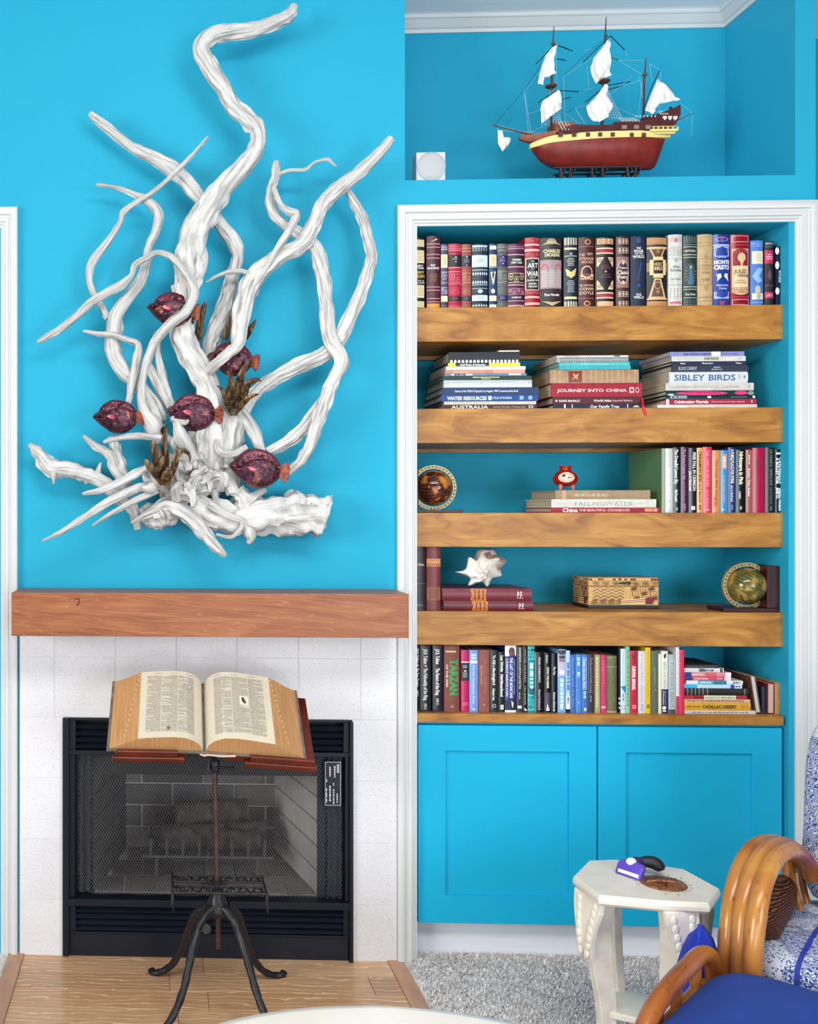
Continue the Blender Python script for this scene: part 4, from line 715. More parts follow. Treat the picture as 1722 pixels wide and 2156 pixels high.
rb.add([(q.x - d, q.y, q.z + d*.5) for q, d in zip(p, wds)] + [(q.x + d, q.y, q.z) for q, d in zip(p, wds)] + [(q.x - d, q.y + .0008, q.z + d*.5) for q, d in zip(p, wds)] + [(q.x + d, q.y + .0008, q.z) for q, d in zip(p, wds)], [(i, i+1, 6+i, 5+i) for i in range(4)] + [(10+i, 15+i, 16+i, 11+i) for i in range(4)])
for o in COL.objects:
    if o.get('label', '').startswith('thick red book with widely'):
        ro = rb.build('ribbon_bookmark', flatm('red_ribbon', C('#d4152f'), .4), None, fix=False); ro.parent = o; ro.matrix_parent_inverse = Matrix.LocRotScale(o.location, o.rotation_euler, None).inverted(); break
sC = [
 (1384, 1594, 8, '#dcd6cf', 'thin white book at the foot of the stack by the outer wall', [('R', .1, .7, .0, .3, '#e9e6e0')], dict(dep=.24, paper=True, Y=Y2 - .004)),
 (1402, 1592.6, 11.5, '#a31735', 'crimson book with a bold white title', [TT('Celebrating Florida', .09, .47, .25, .78, W_, .03), TT('Works of Art from the Vickers Collection', .50, .87, .36, .66, '#e6a8b0'), ('R', 0, 1, 0, .035, '#d9d0d0'), ('R', .3, .8, .94, .955, '#e6a8b0')], dict(dep=.225)),
 (1402, 1592, 7.5, '#15303a', 'dark teal book with small white labels', [('R', .2, .9, .05, .23, '#b9d3dd'), ('VL', .06, .22, .35, .75, '#17303a', 5), ('R', .25, .8, .46, .5, W_), ('VL', .72, .9, .4, .6, '#6a8a90'), ('R', .2, .9, .96, .985, W_)], dict(dep=.22, mat='gloss')),
 (1403, 1590, 10, '#203733', 'dark green book with hot pink rounded label shapes', [('E', .45, .40, .42, .29, '#d92a72', 18), ('E', .5, .84, .42, .075, '#d92a72', 14), ('VL', .2, .62, .42, .62, '#8a1c4a', 12), ('E', .45, .95, .45, .035, '#6f9a92', 10), ('R', 0, .3, .02, .08, '#e6e6e0')], dict(dep=.215, mat='gloss')),
 (1401.6, 1587, 15.5, '#d3d0c8', 'cream book with faint grey spaced lettering', [TT('GARDENS', .08, .29, .35, .62, '#a5a29a'), TT('BEAUTIFUL', .32, .61, .35, .62, '#a5a29a'), TT('NATURE', .64, .84, .35, .62, '#a5a29a'), ('VL', .93, .96, .25, .8, '#b0ada5', 3)], dict(dep=.225)),
 (1409.5, 1575, 23.5, '#d8dce0', 'thick white bird guide with large blue capitals', [TT('SIBLEY', .06, .45, .22, .76, '#3e5f92', .02), TT('BIRDS', .50, .84, .22, .76, '#3e5f92', .02), ('R', .2, .8, .475, .485, '#c9d3dc'), ('VL', .87, .91, .3, .75, '#b5bcc5', 4), ('R', .4, .65, .94, .965, '#7a8796')], dict(dep=.235, mat='gloss', bulge=.12)),
 (1414, 1575, 13, '#273246', 'dark slate book with pale narrow lettering', [TT('BLOOD CURRENT', .09, .33, .25, .8, '#a9b0bd'), ('VL', .55, .64, .55, .75, '#a9b0bd', 4), ('VL', .52, .66, .2, .42, '#8a92a2', 5)], dict(dep=.215)),
 (1414, 1570, 8, '#141c42', 'thin navy book with three small white words', [TT('Bear', .12, .19, .3, .7), TT('Meadowlark', .41, .56, .3, .7), TT('Tales', .86, .94, .3, .7)], dict(dep=.215)),
 (1414, 1570, 10.5, '#dcdcd8', 'white book with a small dark boxed title', [('VL', .08, .42, .4, .62, '#b0b0ac', 14), ('R', .2, .85, .43, .64, '#b5b59a'), TT('CHEF ROUX', .44, .63, .32, .75, '#3a3a38'), ('O', .5, .92, .25, .02, '#9a9a96', .3)], dict(dep=.21)),
 (1409.5, 1567, 9.5, '#8a90cd', 'periwinkle booklet on top of the stack by the outer wall', [('VL', .19, .55, .3, .6, '#3a3f78', 16), ('R', 0, 1, .56, .68, '#e3e5ea'), ('VL', .7, .92, .35, .6, '#5a60a0', 8)], dict(dep=.21, paper=True)),
]
hstack(sC, ZS[1], Y2, GC)
# ---------------------------------------------------------------- third shelf
G3 = 'flat books beneath the red pot'; Y3 = .05
sD = [
 (1160.5, 1398, 10.5, '#a01430', 'red cookbook with a white title, lowest of the three flat books under the pot', [TT('China', .1, .235, .12, .9, W_, .03), TT('THE BEAUTIFUL COOKBOOK', .245, .70, .25, .75, '#f0c0b8'), ('R', .2, .85, .83, .90, '#e08a60'), ('R', .2, .85, .905, .94, '#c8a090')], dict(dep=.24)),
 (1161, 1381.6, 17.5, '#dcdad0', 'white book with tall thin grey capitals', [TT('FALLINGWATER', .225, .775, .22, .74, '#8a918e', -.006), ('VL', .06, .17, .4, .6, '#c0c0ba', 8), ('VL', .82, .9, .4, .58, '#c0c0ba', 5)], dict(dep=.235)),
 (1169.5, 1369, 18.5, '#a58d6b', 'worn tan book directly beneath the red pot', [('R', 0, 1, .07, .115, '#b99c78'), ('R', .0, 1, .12, .125, '#8a7250'), ('R', 0, 1, .60, .605, '#8a7250'), ('VL', .2, .55, .3, .6, '#b8a27e', 9)], dict(dep=.225, mat='cloth', page='#b0a48c')),
]
zpot = hstack(sD, ZS[2], Y3, G3)
GE = 'hardback novels at the end of the third shelf'
def VT(t, a, b, u0, u1, c=W_, off=.02): return ('V', t, a, b, u0, u1, c, off)
R3 = [
 (1393, 1401, 944, '#5e7d49', 'green hardback standing at the inner end of the row of novels', [('R', .25, 1, 0, 1, '#93a08c')], dict(dep=.23)),
 (1401, 1417, 944, '#c2c3c0', 'pale silver-grey novel beside the green hardback', [VT('The Quick Red Fox', .05, .35, .15, .5, '#f0f0ee'), VT('Come Lemon Back & Job', .3, .8, .35, .75, '#f4f4f2'), ('VL', .85, .96, .4, .6, '#e6e6e4', 4)]),
 (1417, 1433.3, 942, '#17181c', 'black novel with one long white title down its spine', [VT('The Dreadful Lemon Sky', .03, .56, .2, .68), VT('McDonald', .65, .83, .25, .62), ('VL', .92, .97, .4, .6, '#b0b0b0', 3)]),
 (1433.3, 1449.7, 941, '#451a35', 'dark plum novel with thin pinkish lettering', [VT('The Empty Copper Sea', .03, .5, .3, .66, '#c9a2b4', 0), VT('John D. MacDonald', .53, .82, .35, .6, '#a37a92', 0), ('VL', .86, .97, .4, .6, '#a37a92', 5)]),
 (1450, 1467, 943, '#1c1d24', 'black novel with two stacked white title lines', [VT('FREE FALL IN CRIMSON', .07, .66, .52, .92), VT('John D. MacDonald', .36, .66, .05, .35), ('VL', .9, .96, .3, .8, '#e6e6e6', 3)]),
 (1467.3, 1480, 943, '#dba05a', 'orange-tan novel with bold dark capitals', [VT('CINNAMON SKIN', .05, .53, .25, .8, '#3a1c10', .03), VT('John D. MacDonald', .55, .84, .3, .7, '#5a3018'), ('VL', .88, .96, .3, .7, '#7a4a20', 4)]),
 (1480.4, 1499, 941, '#cf3a50', 'coral-red novel with faded pink lettering', [VT('THE LONELY SILVER RAIN', .05, .6, .35, .7, '#f0909a'), VT('John D. MacDonald', .65, .93, .4, .65, '#f0909a'), ('R', .3, .7, .95, .965, '#f0c0c0')]),
 (1499.4, 1516.5, 948, '#cf8a4e', 'amber novel with red lettering on its spine', [VT('The Deep Blue Good-by', .15, .9, .4, .72, '#a03828'), ('VL', .75, .92, .2, .35, '#b85038', 4)]),
 (1517, 1532.8, 948, '#3e86bd', 'sky-blue novel with an orange patch of lettering', [('R', .2, .85, .06, .3, '#d08a6a'), ('VL', .1, .28, .3, .7, '#f0d0c0', 6), VT('A TAN AND SANDY', .4, .85, .3, .6, '#c9a890'), ('E', .3, .95, .15, .012, W_)]),
 (1533.2, 1549, 942, '#1e3566', 'navy-blue novel with bold white slanting capitals', [VT('A PURPLE PLACE FOR DYING', .03, .55, .35, .8), VT('John D. MacDonald', .58, .83, .35, .7, '#c9d3e6'), ('VL', .88, .96, .4, .6, '#7a8ab0', 3)]),
 (1549.4, 1570, 947, '#121318', 'black novel with broken cream lettering blocks', [VT('Nightmare in Pink', .03, .56, .35, .75, '#e9e2c0', .04), VT('a mystery', .66, .78, .3, .6, '#d9d9c9'), ('VL', .9, .95, .4, .6, '#c0c0b0', 3)]),
 (1570.4, 1584.7, 947, '#9b5a4c', 'dusty brown novel with a leaning white title', [VT('Darker Than Amber', .3, .75, .3, .65, '#f0e0d6'), ('VL', .08, .24, .35, .6, '#d9b0a0', 6)]),
 (1585, 1611, 943, '#a5143c', 'wide crimson novel with almost invisible lettering', [('VL', .18, .34, .3, .7, '#7d0f2c', 5), ('VL', .4, .5, .4, .6, '#7d0f2c', 3)], dict(mat='gloss')),
 (1611.4, 1632, 942, '#1b1b1c', 'charcoal novel with thin grey lettering', [VT('ON FEARFUL TEMPLE SITE', .03, .58, .45, .7, '#8e8e8a', 0), VT('John D. MacDonald', .61, .87, .5, .7, '#8e8e8a', 0), ('VL', .9, .97, .5, .65, '#7a7a76', 3)]),
 (1632.4, 1646.5, 946, '#101114', 'black novel with heavy white lettering, last on the third shelf', [('R', .1, .85, .05, .08, W_), VT('A BULLET FOR', .13, .55, .1, .48, W_, .05), VT('CINDERELLA', .13, .55, .55, .92, W_, .05), VT('John D.', .6, .78, .15, .6, W_, .04), VT('MacDonald', .62, .97, .5, .92, W_, .04)]),
]
for q in R3:
    x0, x1, yt, col, label, cmds = q[:6]; o = dict(q[6]) if len(q) > 6 else {}
    vbook(x0, x1, yt, ZS[2], .042, col, label, cmds, GE, **{**dict(mat='gloss', bulge=.05, dep=.16), **o})
# ---------------------------------------------------------------- fourth shelf
G4 = 'old bound books around the seashell'
vbook(864, 896.6, 1149, ZS[3], .05, '#33232a', 'dark brown leather book beside the casing on the seashell shelf', [('T', 'Holy Bible', .1, .9, .27, .31, '#cdbcb0'), ('R', 0, 1, .58, .585, '#8a7a7a'), ('TX', .90, .94, 2, '#9a8a8a', .1, .9)], G4, mat='leather', dep=.16)
vbook(898.5, 928.3, 1149, ZS[3], .046, '#7a2a2e', 'upright maroon book with an orange title label', [('R', 0, 1, .20, .32, '#c9874c'), ('TX', .215, .24, 1, '#7a3a20'), ('T', 'DOYLE', .05, .92, .275, .31, '#5a2412'), ('R', 0, 1, .64, .84, '#8d5440'), ('TX', .66, .82, 6, '#5a2a20', .1, .9)], G4, mat='leather', dep=.16)
dec = [('P', [(.0, .33), (.08, .315), (.5, .33), (.92, .315), (1, .33), (1, .485), (.92, .5), (.5, .485), (.08, .5), (0, .485)], '#c07a38'), ('R', .1, .9, .36, .375, '#7a3418'), ('R', .1, .9, .40, .42, '#7a3418'), ('R', .1, .9, .45, .465, '#7a3418')]
hstack([(934, 1123, 20.5, '#6b1f2c', 'lower of two flat maroon books under the seashell', dec + [('V', 'P.F.', .84, .90, .2, .8, '#f0dcd4')], dict(mat='leather', dep=.21, bulge=.12)),
        (931, 1119.5, 25.5, '#782230', 'upper of two flat maroon books under the seashell', dec + [('V', 'P.F.', .84, .90, .2, .8, '#f0dcd4')], dict(mat='leather', dep=.21, bulge=.12))], ZS[3], .05, G4)
ZSHELL = ZS[3] + 46*pxs(.05)
# ---------------------------------------------------------------- bottom shelf
G5 = 'upright books on the cabinet top'; Y5 = .04
R5 = [
 (866, 884.6, 1359.5, '#10131d', 'black novel beside the casing on the cabinet top, white vertical title', [VT('J.R.R. Tolkien', .04, .27, .56, .88), ('E', .72, .3, .12, .012, W_), VT('The Two Towers', .34, .62, .56, .88), VT('HMCO', .68, .77, .6, .84, '#c9c9c9')]),
 (885.2, 908, 1359.5, '#10131d', 'black novel with the longest white title among the dark trilogy', [VT('J.R.R. Tolkien', .05, .28, .3, .68), ('E', .5, .31, .1, .012, W_), VT('The Fellowship of the Ring', .34, .83, .3, .68), VT('HMCO', .88, .97, .35, .6, '#c9c9c9')]),
 (911, 933, 1359.5, '#151a26', 'blue-black novel beside the brown jungle book', [VT('J.R.R. Tolkien', .05, .28, .3, .68), VT('The Return of the King', .34, .75, .3, .68), VT('HMCO', .80, .9, .35, .6, '#c9c9c9')]),
 (935.5, 968.6, 1359, '#7d433a', 'broad brown book with green flame-shaped capitals', [VT('BURROUGHS', .08, .105, .1, .8, '#d9d0b0'), ('R', .1, .75, .085, .105, '#c5c098'), VT('TARZAN', .21, .75, .36, .9, '#2f9a4c', .04), VT('OF THE APES', .29, .63, .12, .24, '#e6dccb'), ('R', .4, .6, .9, .94, '#a06a5a')], dict(mat='cloth', bulge=.1)),
 (971, 988, 1368.5, '#b4145a', 'magenta book with a black central panel', [('R', 0, 1, .19, .205, W_), ('R', 0, 1, .21, .5, '#14141c')] + [('R', .2, .75, v, v+.008, '#d9d9d9') for v in (.25, .275, .37, .40, .43)] + [('E', .5, .34, .15, .012, W_), ('R', .15, .85, .855, .862, '#f0a0c0'), ('R', .15, .85, .885, .892, '#f0a0c0')]),
 (988.5, 1007, 1368.5, '#6f94d8', 'periwinkle-blue paperback with a small white band', [('VL', .06, .16, .2, .8, '#b9cdf2', 3), ('R', .1, .9, .17, .215, '#dfe8f5'), VT('Florida Everglades River', .25, .88, .35, .65, '#bcd0f4'), ('E', .5, .955, .14, .015, W_)]),
 (1008, 1031, 1368.5, '#8d4f48', 'dusty rose-brown hardback with dull orange lettering', [VT('TRUST ELIMINATOR', .14, .7, .45, .72, '#b5644c', 0), VT('the travel master', .25, .56, .2, .32, '#d3a090'), ('E', .5, .88, .1, .02, '#c07a68')], dict(mat='cloth')),
 (1032, 1049, 1369, '#222225', 'charcoal novel with white lettering in two words groups', [VT('To Kill a Mockingbird', .08, .56, .3, .68), VT('Harper Lee', .62, .81, .3, .62), ('O', .5, .9, .25, .03, '#c9c9c9', .3)]),
 (1050, 1063, 1373, '#181b22', 'thin black novel beside the blue book with a portrait', [VT('Len Wright', .06, .33, .3, .75, W_, .04), VT('Neighbourhood', .37, .74, .3, .75, W_, .04), ('VL', .88, .96, .3, .8, W_, 3)]),
 (1063.4, 1087, 1359, '#1a2f7c', 'royal blue novel with a portrait on white at the top', [('R', 0, 1, 0, .16, '#eef0f4'), ('E', .6, .09, .28, .065, '#5a3038'), ('P', [(.4, .1), (.85, .1), (.95, .16), (.35, .16)], '#6a3a40'), VT('THE LAST OF THE MOHICANS', .18, .79, .42, .7), VT('A ROMANCE NARRATIVE CLASSIC', .2, .77, .1, .28, '#d9dff2'), VT('JAMES FENIMORE COOPER', .2, .74, .76, .9, '#7f92d8'), ('R', 0, 1, .82, .97, '#161c3c'), ('P', [(.55, .82), (.75, .86), (.7, .94), (.6, .9)], '#e6e6ea'), ('R', 0, 1, .97, 1, W_)]),
 (1088, 1100.4, 1361, '#34343a', 'slim dark grey book beside the royal blue novel', [VT('SHAKESPEARE of LAKOTA and Civil War', .02, .65, .4, .75, '#cfcabc'), VT('Lincoln', .7, .8, .4, .65, '#cfcabc'), ('R', .15, .85, .9, .94, '#e6e6e0')]),
 (1100.8, 1110.4, 1360, '#0d0e12', 'very thin black book with spaced grey capitals', [VT('WATER HAZARD', .04, .55, .3, .75, '#a9aaa8', 0), VT('TIM BAKER', .59, .89, .3, .7, '#a9aaa8', 0), ('P', [(.3, .93), (.9, .96), (.9, .98), (.4, .97)], W_)]),
 (1111, 1126.6, 1359, '#168a92', 'teal book with bright aqua marbling', [('R', 0, 1, .04, .09, '#0d4a54'), ('VL', .26, .7, .3, .75, '#c9f4f2', 6), ('SC', .02, .22, '#4fd3d6', 2), ('SC', .72, .98, '#4fd3d6', 2), ('P', [(.0, .6), (.5, .65), (1, .62), (1, .75), (.3, .72)], '#0d5a64')]),
 (1127.5, 1145, 1373.5, '#15151c', 'black hardback with a silvery left edge and fine white title', [('R', 0, .08, 0, 1, '#9aa0a8'), VT('DEALER CONSEQUENCE', .08, .5, .38, .6, '#cfcfd4', .03), VT('Richard DeKoninck', .62, .96, .38, .6, '#cfcfd4')], dict(bulge=.14)),
 (1145.5, 1160, 1374.5, '#14131a', 'black hardback with a grey photograph at its foot', [VT('Danker', .04, .18, .3, .6, '#cfcfd4'), VT('LIVING THE DREAM', .24, .59, .4, .75), ('R', .1, .95, .67, .97, '#4a4654'), ('P', [(.3, .97), (.5, .85), (.7, .92), (.85, .97)], '#d9d9de')], dict(bulge=.14)),
 (1160.5, 1174, 1376, '#121218', 'black hardback with two short white words', [VT('The Ten', .22, .36, .35, .7), VT('Robert Richards', .66, .98, .35, .65)], dict(bulge=.14)),
 (1174.5, 1191.5, 1367.5, '#6fa5d8', 'sky-blue paperback with a lilac top and white disc', [('R', 0, 1, 0, .42, '#b9b2cc'), ('VL', .03, .2, .15, .9, '#3a3448', 4), ('R', 0, 1, .01, .06, '#3a3448'), ('E', .5, .36, .32, .035, W_), ('VL', .46, .92, .3, .7, '#d9ecf8', 10), ('P', [(.3, .88), (.6, .87), (.6, .96), (.3, .94)], W_)]),
 (1191.8, 1200.6, 1370, '#a9cdea', 'narrow pale blue paperback standing on a dark block', [('VL', .2, .7, .2, .8, '#3f78c0', 6), ('R', 0, 1, .77, 1, '#e6eef4'), ('VL', .8, .9, .3, .7, '#4a5a78', 2)], dict(yb=1493)),
 (1201.2, 1211.6, 1379, '#3a6cb8', 'mid-blue paperback with faint vertical lettering', [VT('Florida and the Sea', .06, .9, .35, .7, '#79a4e2', 0)]),
 (1212.2, 1224.2, 1378, '#4a86d2', 'brighter blue paperback with small white marks', [('VL', .05, .2, .3, .7, '#b9d4f4', 3), ('VL', .3, .38, .25, .75, '#b9d4f4', 2), ('P', [(.4, .8), (.6, .8), (.5, .86)], '#b9d4f4')]),
 (1225, 1237, 1378, '#3c76c0', 'blue paperback with a framed white title strip', [('F', .15, .85, .05, .6, '#a9caf0', .1, .008), VT('Passing Out of the Ward', .08, .57, .3, .7, '#d9e8fa'), ('VL', .63, .76, .3, .7, '#a9caf0', 3), ('E', .6, .94, .2, .03, W_)]),
 (1237.5, 1251, 1378, '#3a3640', 'dark grey-brown hardback beside the blue paperbacks', [VT('The Best Stories of Franklin Country', .07, .65, .35, .72, '#9a96a0', 0), ('F', .1, .9, .06, .66, '#6a6670', .06, .006), ('VL', .7, .82, .35, .6, '#7a767f', 3)]),
 (1252.4, 1264, 1379, '#a59a6e', 'khaki paperback beside the pink one', [('VL', .04, .9, .3, .6, '#d3c99a', 20)]),
 (1265, 1276.6, 1379, '#cf3068', 'slim pink hardback beside the thick olive book', [('R', 0, 1, 0, .09, '#b82058'), VT('Moments', .1, .5, .4, .6, '#e884a8', 0), ('R', .1, .9, .88, .92, '#f0a0bc')], dict(mat='cloth')),
 (1278, 1300.5, 1381, '#6e6b4c', 'thick worn olive cloth book', [('R', 0, 1, .02, .03, '#9a9670'), ('R', 0, 1, .18, .2, '#8a8660'), ('SC', .42, .52, '#5a573a', 1), ('R', .0, 1, .97, .99, '#b0ac8a')], dict(mat='cloth', bulge=.18)),
 (1302, 1306.2, 1362, '#101820', 'very thin black book with white blots near its foot', [('E', .5, .78, .4, .02, '#c9d0d4'), ('E', .5, .85, .45, .025, '#c9d0d4'), ('E', .5, .92, .4, .02, '#c9d0d4')], dict(bulge=.0)),
 (1306.6, 1317.4, 1366, '#cfdde8', 'pale blue-white book with a blue wedge on its spine', [VT('TREASURE OF OLD WILD', .04, .55, .3, .7, '#9ab0c4', 0), ('P', [(0, .59), (1, .57), (1, .69)], '#2a78b8'), ('VL', .7, .82, .35, .7, '#7f98b0', 3), ('F', .2, .9, .88, .94, '#8aa0b4', .1, .008)]),
 (1317.8, 1326, 1361, '#7fcf9c', 'narrow mint-green book beside the red survival manual', [('VL', .04, .9, .35, .65, '#3a7a58', 16)]),
 (1326.5, 1343.2, 1370, '#c0293f', 'red survival manual with white and dark lettering', [VT('COMPLETE', .02, .22, .25, .72, '#5a0f1c', .03), VT('SURVIVAL MANUAL', .25, .63, .25, .72, W_, .03), ('VL', .70, .82, .3, .7, '#a01f34', 3), ('F', .3, .75, .87, .925, '#f0b0a0', .12, .012)]),
 (1344, 1359, 1371, '#d9d8d8', 'white book with fine grey slanting lettering', [VT('The 12 Volcanic Northern commemorative', .02, .82, .3, .75, '#8d93a0', 0), ('VL', .85, .97, .3, .7, '#a9adb5', 3)]),
 (1359.2, 1370, 1363, '#e0bc1c', 'bright yellow guide with a small square outline', [VT('Field Guide to the Birds of east and West', .05, .78, .3, .65, '#8a7a20', 0), ('F', .25, .75, .87, .92, '#2a2a20', .14, .012)]),
 (1371, 1386, 1370, '#56675c', 'grey-green hardback with dull gold lettering', [VT('FLORIDA', .28, .55, .4, .65, '#9a9a58', 0), ('E', .55, .62, .08, .01, '#c0b868')], dict(mat='cloth')),
 (1386.4, 1392.6, 1377, '#e6dfb8', 'thin cream booklet beside the grey-green hardback', [], dict(paper=True)),
 (1393, 1406.6, 1371, '#e2e2dc', 'white book with a navy lower third', [('P', [(.3, .06), (.75, .03), (.6, .12), (.35, .11)], '#222'[0:1] + '222222'), VT('BIRDS of FLORIDA', .17, .6, .25, .72, '#8a8a86', 0), ('R', 0, 1, .61, 1, '#1d2448'), VT('Princeton', .64, .86, .2, .45, '#c9cfe0'), VT('Illustrated', .64, .86, .55, .75, '#8a92b5'), ('E', .4, .91, .3, .03, W_), ('R', .15, .7, .95, .97, W_)]),
 (1408, 1422.3, 1378, '#b3bebe', 'pale grey-green bird book with long thin capitals', [VT("FLORIDA'S BIRDS", .14, .9, .2, .8, '#6f7f80', -.004), ('SC', .0, .1, '#7f8f90', 1), ('R', 0, 1, .93, 1, '#4a4a50')]),
 (1423.4, 1430.2, 1362, '#e6e0e4', 'narrow white book with a pink foot', [('R', 0, 1, .74, 1, '#c8285c'), ('VL', .05, .7, .4, .6, '#b5a8b0', 10)]),
 (1430.6, 1441, 1368, '#d02a52', 'rose-red book at the end of the upright row', [('R', 0, .12, 0, 1, '#e6607f')], dict(mat='cloth')),
]
for q in R5:
    x0, x1, yt, col, label, cmds = q[:6]; o = dict(q[6]) if len(q) > 6 else {}
    vbook(x0, x1, yt, ZS[4], Y5, col, label, cmds, G5, **{**dict(mat='gloss', bulge=.06, dep=.15), **o})
bk = thing('riser_block', 'small dark block propping up the narrow pale blue paperback', 'block', tuple(at(1191.8, 1075, Y5 + .003)[:2]) + (ZS[4],))
b = MB(); a_ = at(1191.9, 1075, Y5 + .003).x; c_ = at(1200.4, 1075, Y5 + .003).x; b.box((a_, Y5 + .003, ZS[4]), (c_, Y5 + .14, at(1196, 1493, Y5).z - .0004)); b.build('body', M['blackm'], bk, bevel=.001)
G6 = 'paperbacks lying flat on the cabinet top'
sE = [
 (1441.3, 1591, 7, '#d8d2cc', 'thin white book at the foot of the small flat stack', [('VL', .1, .9, .3, .6, '#7a7470', 16)], dict(dep=.16)),
 (1441.3, 1580.5, 16.5, '#dba62a', 'yellow paperback with dark western-style capitals', [TT('CADILLAC DESERT', .27, .79, .28, .68, '#4a2c0c', .04), TT('MARC REISNER', .03, .24, .36, .6, '#7a5414'), ('VL', .86, .91, .38, .58, '#a87a20', 3), ('O', .5, .945, .18, .015, '#a87a20', .3)], dict(dep=.15, paper=True)),
 (1441.3, 1579.5, 6.5, '#e0b994', 'peach-cream paperback with small dark print', [('VL', .03, .9, .35, .75, '#8a5a38', 18)], dict(dep=.145, paper=True)),
 (1441.3, 1573, 8, '#b81c30', 'red paperback with a cream lettered centre', [('R', 0, 1, .31, .82, '#d8dcc0'), TT('BAREFOOT MAILMAN', .33, .80, .2, .72, '#7a7448', .02), ('R', 0, 1, .15, .31, '#8a1420')], dict(dep=.145, paper=True)),
 (1441.3, 1576, 14.5, '#1b1b1d', 'thick black paperback with grey bands', [('R', .05, .95, v, v+.018, '#7a7a74') for v in (.04, .1, .16, .22, .28, .35, .93)], dict(dep=.155, bulge=.12)),
 (1441.5, 1562, 8, '#bfe0f0', 'white and blue striped paperback', [('R', 0, 1, 0, .22, '#3aa5dc'), ('R', 0, 1, .80, .87, '#3a3fa0'), ('R', 0, 1, .87, 1, '#e0e6ea'), ('VL', .88, .98, .3, .7, '#4a4aa8', 3)], dict(dep=.14, paper=True)),
 (1445.6, 1564, 8, '#dfe6e6', 'white and teal travel paperback', [('R', 0, 1, .2, .48, '#3fa3c4'), ('R', 0, 1, .48, .71, '#1f7c90'), ('VL', .24, .44, .3, .65, '#dff0f6', 6), ('VL', .82, .95, .3, .7, '#5a6a70', 4)], dict(dep=.14, paper=True)),
 (1442, 1538.6, 8, '#cf4a64', 'rose and white travel paperback', [('R', 0, 1, 0, .16, '#2a2a78'), ('R', 0, 1, .86, 1, '#ecd9dc'), TT('HONG KONG', .2, .5, .25, .75, '#f4dde0'), ('VL', .7, .82, .35, .6, '#f0c0c8', 3)], dict(dep=.135, paper=True)),
 (1441.5, 1539, 9, '#e08a94', 'pink travel paperback with a navy end', [('R', 0, 1, 0, .14, '#2a2a78'), ('R', 0, 1, .45, .68, '#cf5a60'), ('R', 0, 1, .88, 1, '#ece4e4'), ('VL', .18, .4, .35, .6, '#f6d6da', 5)], dict(dep=.135, paper=True)),
 (1441.5, 1524, 8.5, '#dcdcdc', 'white paperback with dark worn patches', [('R', .1, .9, .36, .5, '#6a6a70'), ('VL', .4, .75, .2, .7, '#4a4a52', 6), ('R', 0, 1, .9, .94, '#222228'), ('R', 0, 1, .95, .97, '#222228')], dict(dep=.13, paper=True)),
 (1441.5, 1514, 7, '#17181c', 'floppy black booklet on top of the small flat stack', [('R', .3, .5, .05, .9, '#5a5e66')], dict(dep=.16, paper=True)),
]
hstack(sE, ZS[4], Y5, G6)
# leaning and loose books at the end of the cabinet top
def lean(name, label, xb, xt, yt, w_px, col, page, Y, dep, mat='cloth', swap=False, cmds=(), back=True):
    a = at(xb, 1075, Y); z0 = ZS[4]; top = at(xt, yt, Y); dx = top.x - a.x; hh = math.hypot(dx, top.z - z0); an = math.atan2(dx, top.z - z0)
    return (a, z0, hh, an)
def fore_book(name, label, xb, xt, yt, w, col, page, Y, dep, cat='book'):      # stands with its page edges to the room
    a = at(xb, 1075, Y); top = at(xt, yt, Y); dx = top.x - a.x; an = math.atan2(dx, top.z - ZS[4]); h = math.hypot(dx, top.z - ZS[4])
    T_ = thing(name, label, cat, (a.x, Y, ZS[4] + max(0, w*math.sin(an))), 'loose books at the end of the cabinet top', (0, an, 0))
    b = MB(); t = .0028
    b.box((0, 0, 0), (t, dep, h)); b.box((w-t, 0, 0), (w, dep, h)); b.box((t, dep - t, 0), (w-t, dep, h)); b.build('cover', M['cloth'], T_, local=True, col=C(col), bevel=.0006)
    b = MB(); b.box((t, .003, .003), (w-t, dep-t, h-.003)); b.build('page_block', M['pages'], T_, local=True, col=C(page)); return T_
fore_book('binder', 'brown leather binder leaning on the flat stack, white pages showing', 1591, 1579, 1424, .018, '#6a4434', '#e3e3ea', .045, .16)
vbook(1604, 1614, 1446, ZS[4], .05, '#1e2a3a', 'small dark blue notebook between the leaning binder and the red book', [], 'loose books at the end of the cabinet top', mat='leather', dep=.12)
fore_book('book', 'dark red book showing its pinkish page edges', 1615, 1615.5, 1439, .024, '#6a1420', '#e6b5ac', .045, .15)
vbook(1632, 1645, 1437.5, ZS[4], .042, '#b98a54', 'tan spined book at the very end of the cabinet top', [], 'loose books at the end of the cabinet top', mat='cloth', dep=.16, bulge=.1)
